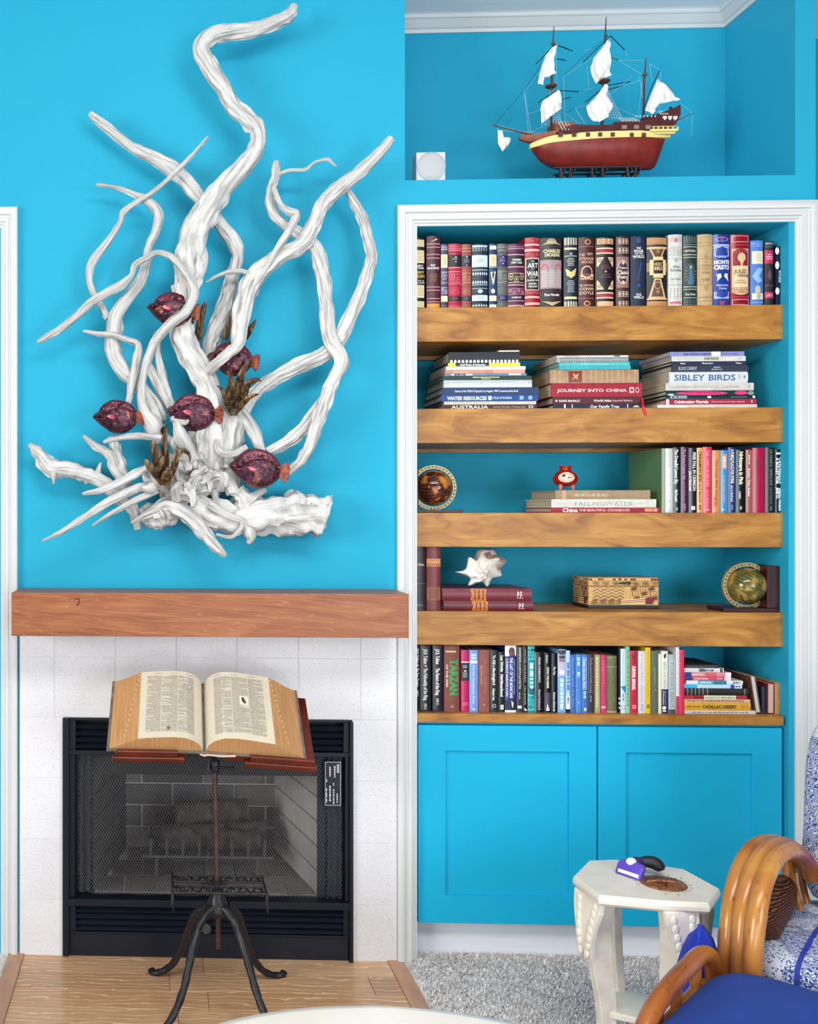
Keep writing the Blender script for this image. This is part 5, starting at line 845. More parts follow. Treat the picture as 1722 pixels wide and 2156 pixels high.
# ================================================================ driftwood wall sculpture
m = NT('white_driftwood', .6); v = m.coord(); f = m.noise(v, 60, 5, .5)
m.base(m.ramp(f, [(.34, (.40,.39,.38,1)), (.55, (.64,.635,.62,1))])); m.bump(f, .5, .004); M['driftroot'] = m.mat
m = NT('white_driftwood_grain', .6); ga = m.n('ShaderNodeAttribute', attribute_name='grain'); f = m.noise(ga.outputs['Vector'], 1.0, 5, .3, .6)   # streaks run along each branch
m.base(m.ramp(f, [(.34, (.30,.29,.275,1)), (.44, (.56,.555,.54,1)), (.56, (.66,.655,.64,1))])); m.bump(f, 1.0, .009); M['drift'] = m.mat
dw = thing('driftwood_sculpture', 'tall white driftwood sculpture with fish and bronze leaves on the blue wall', 'sculpture', tuple(at(400, 1100, -.06)))
def branch(pts, seed=0, n=14, name='branch', ridge=.17, lump=.10, per=7):
    P = [tuple(at(q[0], q[1], q[3])) + (q[2]*pxs(q[3]),) for q in pts]; P = spline(P, per); r0 = max(q[3] for q in P)
    b = MB()
    def prof(i, j, p):
        t = 6.2832*j/n + i*.035
        return 1 + ridge*noise.noise(Vector((math.cos(t)*2.6, math.sin(t)*2.6 + seed*3.1, i*.06))) + ridge*.9*noise.noise(Vector((math.cos(t)*6, math.sin(t)*6, i*.07 + seed))) + lump*noise.noise(Vector((seed*1.7, i*.33, math.cos(t))))
    b.tube([q[:3] for q in P], [max(q[3], .0008) for q in P], n, prof=prof); o = b.build(name, M['drift'], dw, smooth=70)
    g = o.data.attributes.new('grain', 'FLOAT_VECTOR', 'POINT'); L = 0; buf = []; k = 2.2 if r0 > .018 else 1.5
    for i, q in enumerate(P):
        if i: L += (Vector(q[:3]) - Vector(P[i-1][:3])).length
        for j in range(n): t = 6.2832*j/n + L*1.5; buf += [math.cos(t)*k + seed*5.3, math.sin(t)*k, L*7 + seed]
    g.data.foreach_set('vector', buf); return o
BR = [
 [(618,10,7,-.10),(612,30,11,-.10),(588,43,13,-.11),(540,62,14,-.12),(490,68,15,-.12),(447,77,17,-.12),(424,102,16,-.12),(438,138,17,-.13),(468,185,16,-.13),(490,222,16,-.13),(523,252,17,-.14),(543,278,15,-.14),(540,312,16,-.14),(515,347,19,-.14),(472,395,23,-.14),(440,440,26,-.14),(412,490,27,-.14),(400,540,29,-.14),(398,575,27,-.14),(392,610,24,-.14),(388,650,22,-.14),(385,700,24,-.13),(400,745,24,-.13),(425,790,25,-.13),(440,830,26,-.13),(445,880,30,-.12),(440,930,36,-.11),(430,985,36,-.10)],
 [(190,238,6,-.08),(200,248,8,-.08),(232,273,9,-.08),(270,305,10,-.08),(300,322,12,-.09),(345,345,14,-.09),(385,375,16,-.09),(415,412,14,-.09),(440,440,13,-.08),(465,475,15,-.08),(492,512,15,-.08),(500,542,12,-.08),(490,580,14,-.08),(480,620,16,-.08),(465,670,18,-.08),(448,710,17,-.08),(440,745,14,-.08),(440,800,12,-.08)],
 [(438,288,2.5,-.15),(428,300,4,-.15),(412,318,4,-.15),(380,352,5,-.15),(330,398,5,-.14),(290,424,5,-.13),(260,446,7,-.12),(254,466,6,-.11),(230,505,7,-.10),(196,550,8,-.09),(188,582,7,-.09),(196,615,7,-.08),(215,648,7,-.08),(228,670,8,-.08)],
 [(203,389,4,-.09),(240,394,5,-.09),(280,408,7,-.10),(312,425,10,-.11),(333,452,10,-.11),(327,490,10,-.10),(312,522,9,-.10),(308,552,9,-.10),(296,590,11,-.10),(268,628,13,-.10),(243,665,16,-.10),(238,712,18,-.10),(240,747,17,-.10),(262,782,16,-.10),(288,808,14,-.10),(318,850,16,-.11),(330,890,22,-.11)],
 [(80,720,5,-.10),(115,700,8,-.11),(150,675,8,-.12),(185,642,9,-.13),(215,622,9,-.14),(258,598,8,-.15),(277,578,6,-.15),(284,558,7,-.15),(305,545,7,-.16),(330,532,6,-.17),(355,538,7,-.18),(376,556,8,-.19),(397,586,9,-.20),(408,620,11,-.20),(392,655,10,-.20),(360,680,11,-.19),(334,708,10,-.18),(316,742,10,-.17),(304,780,8,-.17),(299,830,9,-.16),(304,865,13,-.15),(322,895,20,-.14),(340,925,18,-.12)],
 [(436,782,10,-.15),(458,762,11,-.19),(480,745,11,-.21),(500,726,12,-.21),(505,685,17,-.18),(520,620,20,-.15),(545,575,19,-.14),(590,540,16,-.13),(635,515,16,-.12),(660,475,15,-.12),(680,430,14,-.12),(715,395,14,-.12),(755,365,12,-.12),(800,320,11,-.12),(824,291,8,-.12)],
 [(581,340,7,-.10),(578,375,9,-.10),(569,402,8,-.10),(571,440,10,-.10),(595,470,11,-.10),(625,490,12,-.10),(660,520,13,-.10),(675,560,13,-.10),(686,630,13,-.11),(694,710,15,-.12),(718,758,16,-.14),(703,798,14,-.14),(686,840,14,-.14),(670,885,13,-.14),(655,932,12,-.14),(636,968,10,-.14),(612,990,8,-.13),(602,1000,5,-.13)],
 [(584,368,4,-.10),(610,359,4,-.11),(642,357,4,-.12),(664,341,3,-.12),(688,336,4,-.12),(698,342,3,-.12),(708,351,1.5,-.12)],
 [(576,395,6,-.13),(590,430,7,-.14),(608,446,9,-.15),(624,453,9,-.15),(606,490,8,-.16),(580,530,7,-.16),(556,570,7,-.16),(530,605,8,-.16),(515,640,10,-.15)],
 [(730,396,4,-.11),(745,425,9,-.10),(764,460,10,-.09),(774,500,10,-.09),(782,540,11,-.09),(775,570,11,-.09),(762,610,13,-.10),(736,668,15,-.11),(713,716,15,-.11),(686,745,14,-.11),(638,767,15,-.10),(588,791,14,-.10),(548,816,13,-.10),(524,846,12,-.10),(505,880,14,-.10)],
 [(690,835,12,-.10),(668,866,12,-.10),(640,900,13,-.10),(605,930,12,-.10),(562,952,9,-.10)],
 [(434,594,2,-.14),(460,580,4,-.15),(490,572,5,-.16),(514,572,5,-.16),(530,585,8,-.15),(528,605,8,-.15)],
 [(175,697,3,-.14),(205,702,5,-.14),(240,706,6,-.14),(270,716,6,-.14),(290,726,7,-.14),(288,760,9,-.14),(280,800,9,-.13),(273,834,7,-.13),(268,860,6,-.12)],
 [(336,712,4,-.10),(333,745,6,-.10),(340,790,10,-.10),(350,830,10,-.10),(362,855,9,-.10)],
 [(305,760,8,-.12),(325,795,10,-.11),(342,830,10,-.11),(360,862,9,-.10)],
 [(505,868,14,-.11),(530,902,13,-.11),(546,940,11,-.11),(556,975,9,-.10)],
 [(490,862,24,-.10),(486,900,26,-.10),(480,940,27,-.10),(478,985,22,-.10)],
 [(62,936,6,-.08),(85,958,13,-.08),(108,985,19,-.08),(145,988,15,-.09),(185,1000,14,-.09),(215,1015,14,-.10),(245,1040,15,-.10),(280,1072,13,-.10),(290,1115,7,-.10)],
 [(112,980,9,-.09),(113,1000,7,-.10),(113,1019,2,-.10)], [(205,1000,8,-.10),(209,985,5,-.11),(212,974,2,-.11)], [(190,1005,8,-.09),(182,1015,5,-.09),(178,1017,3,-.09)],
 [(173,1040,3,-.20),(215,1031,8,-.19),(260,1012,9,-.17),(312,984,9,-.15)],
 [(88,1139,2,-.22),(112,1128,4,-.21),(140,1114,6,-.20),(190,1080,7,-.19),(240,1050,9,-.18),(292,1028,9,-.16),(325,1018,9,-.15)],
 [(194,1107,2,-.22),(220,1090,4,-.21),(250,1072,5,-.20),(285,1053,7,-.18),(330,1032,8,-.16)],
 [(175,917,3,-.13),(200,938,8,-.12),(232,958,10,-.12),(245,995,11,-.11),(268,1022,12,-.11)],
 [(218,931,4,-.16),(250,922,6,-.17),(300,918,7,-.18),(345,924,8,-.18),(372,930,10,-.17),(400,925,10,-.16)],
 [(238,918,11,-.10),(245,960,13,-.10),(256,1000,13,-.10),(270,1035,13,-.10)],
 [(400,1062,24,-.09),(440,1080,30,-.09),(490,1092,33,-.09),(540,1086,36,-.09),(590,1082,37,-.09),(640,1082,42,-.09),(676,1088,40,-.09),(684,1090,38,-.09)],
 [(476,1171,4,-.16),(455,1152,11,-.15),(425,1118,15,-.14),(390,1082,17,-.13),(352,1062,16,-.12),(318,1078,9,-.13),(275,1101,3,-.15)],
 [(330,1060,20,-.10),(345,1085,22,-.10),(348,1105,12,-.10)], [(450,1030,7,-.12),(455,1050,7,-.12),(458,1072,7,-.12)],
 [(515,1100,14,-.12),(528,1130,12,-.12),(522,1145,4,-.12)], [(500,1030,18,-.11),(515,1050,18,-.11),(520,1080,18,-.11)],
 [(490,960,16,-.10),(482,1000,16,-.10),(492,1040,15,-.11)], [(560,1030,5,-.12),(535,1045,10,-.12),(515,1060,12,-.12)],
 [(372,888,8,-.22),(380,915,13,-.22),(398,950,13,-.19),(418,985,14,-.16)], [(372,888,6,-.22),(362,882,4,-.225),(366,876,2,-.225)], [(374,888,6,-.22),(390,890,5,-.23),(397,884,3,-.23)],
 [(455,925,4,-.17),(462,950,8,-.17),(490,955,8,-.16),(520,940,5,-.16)], [(350,1000,12,-.15),(390,1030,16,-.15),(430,1020,16,-.14)],
 [(440,1060,9,-.15),(480,1085,8,-.15),(510,1100,5,-.15),(490,1130,4,-.15),(455,1125,3,-.15)],
 [(400,600,9,-.17),(420,580,8,-.16),(430,545,8,-.15),(420,505,7,-.15)], [(372,600,12,-.15),(378,640,10,-.15),(372,690,10,-.14)],
]
for i, q in enumerate(BR): branch(q, i, 28 if q[len(q)//2][2] > 12 else 16, ridge=(.4 if len(q) == 8 and q[0][2] == 24 else .32) if q[len(q)//2][2] > 12 else .26, lump=.3 if q[0][1] > 915 else .1)
rg = random.Random(11)
for i in range(34):                         # gnarled root stubs round the heart of the root
    a = rg.uniform(0, 6.28); x = 385 + 70*math.cos(a)*rg.uniform(.3, 1); y = 1000 + 48*math.sin(a)*rg.uniform(.3, 1); L = rg.uniform(16, 36); a2 = rg.uniform(0, 6.28); r = rg.uniform(7, 15); dY = rg.uniform(-.05, .0)
    branch([(x, y, r, -.13 + dY*.3), (x + L*.5*math.cos(a2), y + L*.5*math.sin(a2) - 4, r*.8, -.15 + dY), (x + L*math.cos(a2 + .5), y + L*math.sin(a2 + .5), r*.35, -.16 + dY)], 50 + i, 14, 'root_stub', per=5, lump=.7, ridge=.4)
for i in range(9):                         # torn upper edge of the log
    x = 545 + i*14 + rg.uniform(-6, 6); h = rg.uniform(2, 16) + (8 if i > 4 else 0)
    branch([(x, 1072, 13, -.10), (x + rg.uniform(-5, 5), 1062 - h*.4, 10, -.10), (x + rg.uniform(-8, 8), 1052 - h*.6, 4, -.10)], 90 + i, 14, 'root_stub', per=4, lump=.5, ridge=.3)
b = MB(); b.ball(at(395, 1010, -.10), (75*pxs(-.1), .05, 50*pxs(-.1)), 40, 26, fn=lambda d: 1 + .3*noise.noise(d*2.5) + .2*noise.noise(d*6) + .1*noise.noise(d*13)); b.build('root_heart', M['driftroot'], dw, smooth=80)
b = MB(); b.ball(at(330, 1085, -.09), (45*pxs(-.1), .03, 26*pxs(-.1)), 30, 18, fn=lambda d: 1 + .3*noise.noise(d*3) + .15*noise.noise(d*8)); b.build('root_heart', M['driftroot'], dw, smooth=80)
# --- ceramic fish
m = NT('iridescent_glaze', .28, .35); v = m.coord()
m.base(m.mix(m.ramp(m.noise(m.coord((1,1,1)), 22, 4, 1), [(.45, (0,0,0,1)), (.62, (.8,.8,.8,1))]), m.ramp(m.noise(v, 38, 5, 2.0, .6), [(.30, C('#100b10')), (.42, C('#301624')), (.48, C('#642434')), (.53, C('#2e2a58')), (.58, C('#7d3a28')), (.66, C('#9a6642')), (.74, C('#3c172a'))]), C('#341822')))
m.bump(m.noise(v, 70, 4), .5, .004); M['fish'] = m.mat
m = NT('rose_glaze_dorsal', .28, .35); v = m.coord(); m.base(m.ramp(m.noise(v, 45, 5, 1.5, .6), [(.32, C('#1e0c16')), (.45, C('#521c28')), (.54, C('#743034')), (.60, C('#3a3060')), (.68, C('#824830'))])); m.bump(m.noise(v, 70, 4), .5, .004); M['fishd'] = m.mat
M['fin'] = flatm('fish_fin_rose', C('#b0505c'), .25, .3, var=.3, vsc=60); M['tailm'] = flatm('fish_tail_copper', C('#8a4838'), .25, .4, var=.75, vsc=70)
OUT = [(-1,0),(-.90,.14),(-.74,.22),(-.62,.42),(-.42,.58),(-.16,.68),(.14,.66),(.42,.58),(.62,.44),(.76,.26),(.84,.12),(.84,-.10),(.78,-.30),(.60,-.50),(.38,-.64),(.10,-.70),(-.18,-.66),(-.44,-.50),(-.66,-.34),(-.86,-.14)]
TAIL = [(.66,.12),(.82,.16),(.98,.30),(1.10,.26),(1.13,.0),(1.11,-.30),(1.0,-.42),(.84,-.26),(.66,-.16)]
def fish(cx, cy, hw, rot, Y, depth=.026):
    s_ = hw*pxs(Y); c0 = at(cx, cy, Y); ca, sa = math.cos(rot), math.sin(rot)
    o = spline([p + (0,) for p in OUT] + [OUT[0] + (0,)], 4)[:-1]; n = len(o); K = 14
    def pt(x, z, y): return (c0.x + (x*ca - z*sa)*s_, c0.y - y, c0.z + (x*sa + z*ca)*s_)
    def hgt(x, z, t):
        zr = .30*math.sin((x + .55)*2.3) if x > -.7 else .1
        d = z - zr; sm_ = max(0, min(1, .5 + d/.07)); sm_ = sm_*sm_*(3 - 2*sm_); h = depth*(1 - t**2.6)**.5*(1.15 - .62*sm_) if t < 1 else 0
        h += .006*math.exp(-((d + .05)/.05)**2)*(1-t)
        if d > .04: h += .0020*math.sin(math.atan2(z + .3, x)*40)*min(1, (1 - t)*5)
        return h + .004*noise.noise(Vector((x*5, z*5, cx)))*(1 - t*.6)
    b = MB(); vs = [pt(0, 0, hgt(0, 0, 0))]
    for k in range(1, K+1):
        t = k/K
        for x, z, _ in o: vs.append(pt(x*t, z*t, hgt(x*t, z*t, t)))
    vs += [pt(x, z, -.006) for x, z, _ in o]; fs = [(0, 1+i, 1+(i+1) % n) for i in range(n)]
    for k in range(K): fs += [(1+k*n+i, 1+(k+1)*n+i, 1+(k+1)*n+(i+1) % n, 1+k*n+(i+1) % n) for i in range(n)]
    fs.append(tuple(1+K*n+i for i in range(n))[::-1]); b.add(vs, fs)
    for q_, f_ in enumerate(b.f):
        p_ = [b.v[i] for i in f_]; xm = sum(p[0] for p in p_)/len(p_) - c0.x; zm = sum(p[2] for p in p_)/len(p_) - c0.z; xl, zl_ = (xm*ca + zm*sa)/s_, (-xm*sa + zm*ca)/s_
        if zl_ > (.30*math.sin((xl + .55)*2.3) if xl > -.7 else .1) + .02: b.m[q_] = 1
    f = b.build('fish', [M['fish'], M['fishd']], dw, smooth=60); f['label'] = 'purple and copper glazed fish'
    b = MB(); q = [pt(x, z, .009) for x, z in TAIL]; p = [pt(x, z, -.002) for x, z in TAIL]; k = len(TAIL); b.add(q + p, [tuple(range(k)), tuple(range(k, 2*k))[::-1]] + [(i, k+i, k+(i+1) % k, (i+1) % k) for i in range(k)]); b.build('tail_fin', M['tailm'], f, bevel=.002)
    b = MB(); q = [(-.42,-.02),(-.30,.04),(-.12,.03),(-.02,-.08),(-.10,-.17),(-.26,-.12)]; k = 6; b.add([pt(x, z, .042 if -.35 < x < -.05 else .036) for x, z in q] + [pt(x, z, .02) for x, z in q], [tuple(range(k)), tuple(range(k, 2*k))[::-1]] + [(i, k+i, k+(i+1) % k, (i+1) % k) for i in range(k)]); b.build('pectoral_fin', M['fin'], f, bevel=.0015)
    b = MB(); b.ball(pt(-.52, .16, .026), .006, 12, 8); b.build('eye', M['blackm2'], f, smooth=180)
fish(362, 651, 53, -.10, -.165); fish(488, 755, 52, -.12, -.15); fish(246, 877, 52, .02, -.155); fish(406, 868, 57, -.05, -.165); fish(541, 986, 60, -.10, -.165)
# --- bronze leaf rosettes
m = NT('bronze_leaf', .35, .45); v = m.coord((38, 38, 7)); m.base(m.ramp(m.noise(v, 2, 4, 1), [(.3, C('#1c140c')), (.5, C('#4a3620')), (.62, C('#8a6c48')), (.72, C('#33261a'))])); m.bump(m.noise(v, 4, 3), .4, .003); M['bronze'] = m.mat
def leaf(pts, w, parent=dw, th=.0018):       # pts: (x, y, Y) along the midrib
    P = [Vector(at(x, y, Y)) for x, y, Y in pts]; P = [Vector(q) for q in spline([tuple(p) for p in P], 5)]; n = len(P); vs = []
    for i, p in enumerate(P):
        t = i/(n-1); T = (P[min(i+1, n-1)] - P[max(i-1, 0)]).normalized(); S_ = T.cross(Vector((0, -1, 0))); S_ = S_.normalized() if S_.length > .2 else Vector((1, 0, 0))
        k = w*.72*pxs(-.15)*(math.sin(math.pi*min(1, .30 + t*.70))**.85 if t < 1 else 0.02); D = Vector((0, 1, 0))
        for a, dy in ((-1, .35), (-.5, .1), (0, -.2), (.5, .1), (1, .35)): vs.append(p + S_*(a*k) - D*(-dy*k*.6))
    k = len(vs); vs += [q + Vector((0, th, 0)) for q in vs]; fs = []
    for i in range(n-1):
        for j in range(4): a = i*5+j; fs += [(a, a+1, a+6, a+5), (k+a, k+a+5, k+a+6, k+a+1)]
        fs += [(i*5, i*5+5, k+i*5+5, k+i*5), (i*5+4, k+i*5+4, k+i*5+9, i*5+9)]
    b = MB(); b.add(vs, fs); b.build('bronze_leaf', M['bronze'], parent, smooth=60)
for pts, w in (([(492,872,-.14),(484,835,-.18),(487,800,-.20),(478,780,-.21)], 13), ([(492,872,-.14),(502,820,-.17),(510,785,-.19),(528,752,-.20)], 14), ([(492,872,-.15),(512,835,-.19),(522,808,-.21),(540,800,-.22),(550,802,-.23)], 11), ([(492,872,-.15),(510,850,-.20),(528,835,-.22),(546,829,-.23)], 9), ([(492,872,-.15),(478,850,-.19),(472,825,-.21),(456,811,-.22)], 9), ([(488,874,-.15),(494,860,-.21),(500,850,-.22)], 8),
               ([(345,1018,-.18),(335,980,-.21),(326,945,-.22),(318,926,-.22)], 17), ([(345,1018,-.17),(348,960,-.19),(346,925,-.20),(354,895,-.20)], 12), ([(345,1018,-.20),(328,995,-.23),(312,978,-.24),(306,966,-.24)], 13), ([(350,1018,-.20),(366,985,-.23),(372,960,-.24),(384,948,-.24),(398,956,-.24),(400,974,-.23)], 10), ([(348,1022,-.22),(352,1000,-.245),(362,988,-.25)], 16), ([(345,1018,-.19),(338,985,-.23),(345,960,-.24)], 12),
               ([(414,722,-.09),(420,690,-.11),(424,660,-.12),(433,631,-.13)], 12), ([(474,716,-.10),(480,690,-.11),(488,665,-.12),(494,642,-.13)], 10), ([(515,712,-.10),(526,694,-.12),(540,672,-.13)], 10), ([(402,690,-.13),(404,675,-.15),(406,658,-.15)], 7), ([(432,640,-.11),(427,665,-.12),(422,700,-.12)], 7), ([(350,915,-.16),(342,905,-.17),(352,890,-.18)], 6)):
    leaf(pts, w)
# ================================================================ model ship
YK = .17
M['hullred'] = flatm('hull_red_brown', C('#7d2114'), .42, var=.25, vsc=30, bs=.1, bsc=150)
M['hullcream'] = flatm('hull_cream', C('#ecd98c'), .5); M['hulldark'] = flatm('hull_dark_red', C('#4d1a18'), .45, var=.3, vsc=60)
M['deckwood'] = flatm('ship_deck_wood', C('#8a4a30'), .5, var=.3, vsc=50); M['spar'] = flatm('ship_spar', C('#5a3524'), .5, var=.3, vsc=80)
M['sail'] = flatm('sail_cloth', (.82,.82,.80,1), .85, bs=.3, bsc=120); M['ropew'] = flatm('pale_rope', C('#b9d3dc'), .7); M['roped'] = flatm('tarred_rope', C('#1c3440'), .7); M['trest'] = flatm('stand_dark_wood', C('#241a1c'), .45)
SK = pxs(YK)
ship = thing('model_ship', 'three-masted wooden model sailing ship with white sails in the upper niche', 'model ship', tuple(at(1262, 358, YK)))
def hullpart(name, rows, mat):               # rows: (x, top y, bottom y, half width top, half width bottom) px
    b = MB(); n = 9; vs = []
    for x, yt, yb, wt, wb in rows:
        for j in range(n+1):
            t = j/n; z = yt + (yb - yt)*t; w = (wt + (wb - wt)*t**2.2)*SK; p = at(x, z, YK); vs.append((p.x, p.y - w, p.z))
        for j in range(n, -1, -1):
            t = j/n; z = yt + (yb - yt)*t; w = (wt + (wb - wt)*t**2.2)*SK; p = at(x, z, YK); vs.append((p.x, p.y + w, p.z))
    m_ = 2*(n+1); k = len(rows); fs = [(i*m_+j, i*m_+(j+1) % m_, (i+1)*m_+(j+1) % m_, (i+1)*m_+j) for i in range(k-1) for j in range(m_)]
    fs += [tuple(range(m_))[::-1], tuple((k-1)*m_ + j for j in range(m_))]; b.add(vs, fs); return b.build(name, mat, ship, smooth=45)
def sp(rows, per=4): return spline(rows, per)
hullpart('hull', sp([(1120,311,314,5,2),(1127,310,324,15,5),(1140,309,338,26,8),(1158,308,348,33,10),(1180,307,354,37,12),(1220,305,357,40,13),(1270,303,357,40,13),(1320,302,356,38,11),(1355,301,356,33,8),(1374,300,355,28,4),(1384,300,336,24,3),(1389,299,305,22,12)]), M['hullred'])
hullpart('wale_band', sp([(1115,304,313,4,4),(1127,301,313,16,15),(1140,299,312,27,26),(1160,297,311,35,34),(1220,294,308,42,41),(1270,292,305,42,41),(1330,290,303,40,39),(1370,289,302,35,34),(1396,286,300,31,28)]), M['hullcream'])
hullpart('bulwark', sp([(1165,286,298,33,36),(1190,277,297,37,40),(1230,278,295,38,41),(1268,277,293,38,41),(1276,272,293,38,41),(1284,271,292,37,40),(1330,268,291,36,40),(1370,264,289,33,37),(1396,258,287,30,34)]), M['hulldark'])
hullpart('sterncastle', sp([(1340,258,272,30,35),(1365,253,270,30,34),(1390,244,274,29,32),(1405,238,275,28,30),(1418,231,252,28,29)]), M['hulldark'])
hullpart('forecastle', [(1160,262,291,22,30),(1163,262,291,24,31),(1165,268,290,25,31),(1195,268,290,30,34),(1197,270,290,30,34)], M['deckwood'])
hullpart('beakhead', sp([(1093,287,294,3,2),(1100,286,297,7,4),(1118,287,301,12,6),(1140,286,303,20,14),(1162,284,300,27,22)]), M['deckwood'])
def spr(y): return at(1250, y, YK).z
g_ = MB()
def hx(x, y, w, dy=.0012): p = at(x, y, YK); return Vector((p.x, p.y - w*SK - dy, p.z))
def shipbits(name, mat, boxes, stuff=False):
    b = MB()
    for x0, x1, y0, y1, w, d in boxes:
        a = hx(x0, y1, w); c = hx(x1, y0, w); b.box((a.x, a.y - d, a.z), (c.x, a.y + .004, c.z))
    o = b.build(name, mat, ship, bevel=0)
    if stuff: o['kind'] = 'stuff'
    return o
for x in (1163, 1191, 1219, 1244, 1270, 1310, 1335): shipbits('gun_port', M['spar'], [(x - 4, x + 4, 295.5, 303.5, 42 if x < 1300 else 40, .0012)])
for x in (1295, 1320, 1344): shipbits('cabin_window', flatm('cabin_window_grey', C('#8d7a70'), .5), [(x - 5, x + 5, 279.5, 287.5, 40, .001)])
gb = [(1355 + i*10, 1357 + i*10, 282, 289, 37, .004) for i in range(6)]; shipbits('stern_gallery', M['hullcream'], gb + [(1352, 1402, 281, 282.6, 37, .006), (1348, 1404, 287.5, 293, 36, .010), (1358, 1400, 293, 297, 36, .005)], True)
b = MB()
for i in range(6): b.tube([hx(1290 + i*6.4, 256, 20, 0), hx(1293 + i*6.7, 272, 39, .003)], .0013, 5)
for i in range(6): b.ball(hx(1323 + i*7.8, 258.5, 34, 0), (.0022, .0022, .0034), 6, 5)
for i in range(5): b.tube([hx(1373 + i*3.8, 244, 26, 0), hx(1375 + i*3.8, 254, 30, .002)], .0011, 5)
for i in range(4): b.tube([hx(1165 + i*6.5, 266, 25, 0), hx(1169 + i*6.5, 288, 36, .002)], .0014, 5)
b.build('deck_spars', flatm('white_spar', (.75,.72,.68,1), .5), ship, fix=False)['kind'] = 'stuff'
for x in (1383, 1394, 1405):
    b = MB(); c = hx(x, 261, 30, .002); b.prism([(c.x - .006, c.z + .006), (c.x + .006, c.z + .006), (c.x + .006, c.z - .001), (c.x, c.z - .008), (c.x - .006, c.z - .001)], 'y', c.y - .002, c.y + .004); b.build('shield', flatm('shield_white', (.8,.78,.74,1), .5), ship)
b = MB(); q = at(1412, 235, YK); b.box((q.x - .004, q.y - .004, q.z), (q.x + .004, q.y + .004, q.z + .016)); b.build('stern_lantern', M['hulldark'], ship, bevel=.001)
def tp(*pts): return [at(p[0], p[1], YK + (p[2] if len(p) > 2 else 0)) for p in pts]
def spar(name, pts, r, mat='spar'):
    b = MB(); b.tube(tp(*pts), r, 8); return b.build(name, M[mat], ship, smooth=50)
fm = spar('foremast', [(1158,290),(1161,190),(1164,95),(1166,56)], [.0052,.0045,.003,.0014]); mm_ = spar('mainmast', [(1266,285),(1271,170),(1274,80),(1276,36)], [.0055,.0048,.0032,.0014]); zm = spar('mizzenmast', [(1354,268),(1356,170),(1360,122)], [.0042,.0036,.0014])
spar('bowsprit', [(1160,291),(1110,282),(1036,263)], [.004,.0034,.0018]); spar('stern_boom', [(1418,257),(1462,238)], [.0018,.001])
for m_, (x, y, r) in ((fm, (1160,182,.019)), (fm, (1164,92,.006)), (mm_, (1272,172,.019)), (mm_, (1275,76,.006)), (zm, (1357,158,.008))):
    b = MB(); b.lathe([(r*.75, -.004), (r, .0), (r, .003), (r*.2, .003)], at(x, y, YK), 14); b.build('crosstree', M['spar'], m_, smooth=40)
for pts in ([(1128,135,-.10),(1168,94,-.02),(1205,107,.06)], [(1133,216,-.10),(1172,190,-.02),(1218,193,.07)], [(1228,130,-.10),(1285,75,-.01),(1315,105,.07)], [(1232,215,-.10),(1278,180,-.01),(1326,172,.07)], [(1172,124,0),(1191,127,.05)], [(1175,211,0),(1201,205,.05)], [(1281,118,0),(1303,127,.05)], [(1281,188,0),(1311,181,.05)], [(1352,240,-.06),(1367,195,-.05),(1389,148,-.04)]):
    spar('yard', pts, .0016, 'roped')
def cloth(name, pts, Y, bulge, mat, parent, th=.0006):
    bm = bmesh.new(); V = [bm.verts.new(at(x, y, YK + Y)) for x, y in pts]; bm.faces.new(V)
    bmesh.ops.triangulate(bm, faces=bm.faces, ngon_method='BEAUTY')
    for _ in range(3): bmesh.ops.subdivide_edges(bm, edges=bm.edges[:], cuts=1, use_grid_fill=True)
    P = [Vector((at(x, y, YK).x, at(x, y, YK).z)) for x, y in pts]
    for v in bm.verts:
        q = Vector((v.co.x, v.co.z)); d = 9
        for a, c in zip(P, P[1:] + P[:1]):
            e = c - a; t = max(0, min(1, (q - a).dot(e)/max(e.length_squared, 1e-9))); d = min(d, (q - a - e*t).length)
        v.co.y -= bulge*(1 - math.exp(-d/.012)) + .004*noise.noise(Vector((q.x*45, q.y*22, Y*9))) + .0025*math.sin(q.x*260 + q.y*120)
    bmesh.ops.recalc_face_normals(bm, faces=bm.faces)
    o0 = origin_of(parent)
    for v in bm.verts: v.co -= o0
    me = bpy.data.meshes.new(name); bm.to_mesh(me); bm.free(); me.materials.append(mat); me.polygons.foreach_set('use_smooth', [True]*len(me.polygons))
    o = bpy.data.objects.new(name, me); COL.objects.link(o); o.parent = parent
    md = o.modifiers.new('thickness', 'SOLIDIFY'); md.thickness = th; md.offset = 0; return o
z2 = lambda L: [(1020 + a/5.825, 30 + c/5.825) for a, c in L]
z3 = lambda L: [(1220 + a/5.827, 30 + c/5.827) for a, c in L]
for L, Y, bu in ((z2([(880,390),(835,400),(735,520),(680,670),(650,780),(630,870),(690,900),(700,790),(780,775),(860,740),(830,590),(850,480)]), -.055, .02),
                 (z2([(895,935),(790,1010),(690,1080),(665,1190),(668,1280),(680,1360),(750,1305),(820,1250),(940,1160),(885,1080)]), -.055, .02),
                 (z2([(150,1410),(215,1430),(230,1510),(320,1530),(290,1610),(265,1640),(215,1690),(165,1600)]), -.02, .012),
                 (z3([(370,305),(330,330),(260,430),(150,560),(105,680),(120,800),(165,890),(260,800),(370,770),(340,660),(320,570),(345,440)]), -.055, .024),
                 (z3([(335,860),(290,880),(225,980),(160,1080),(55,1160),(80,1280),(140,1340),(220,1345),(340,1270),(390,1140),(320,1105),(240,1085),(270,960)]), -.055, .024),
                 (z3([(945,790),(1080,930),(1220,1065),(1090,1085),(960,1110),(930,1180),(880,1240),(780,1200),(860,1000)]), -.05, .015)):
    cloth('sail', L, Y, bu, M['sail'], ship)
rg_ = MB()
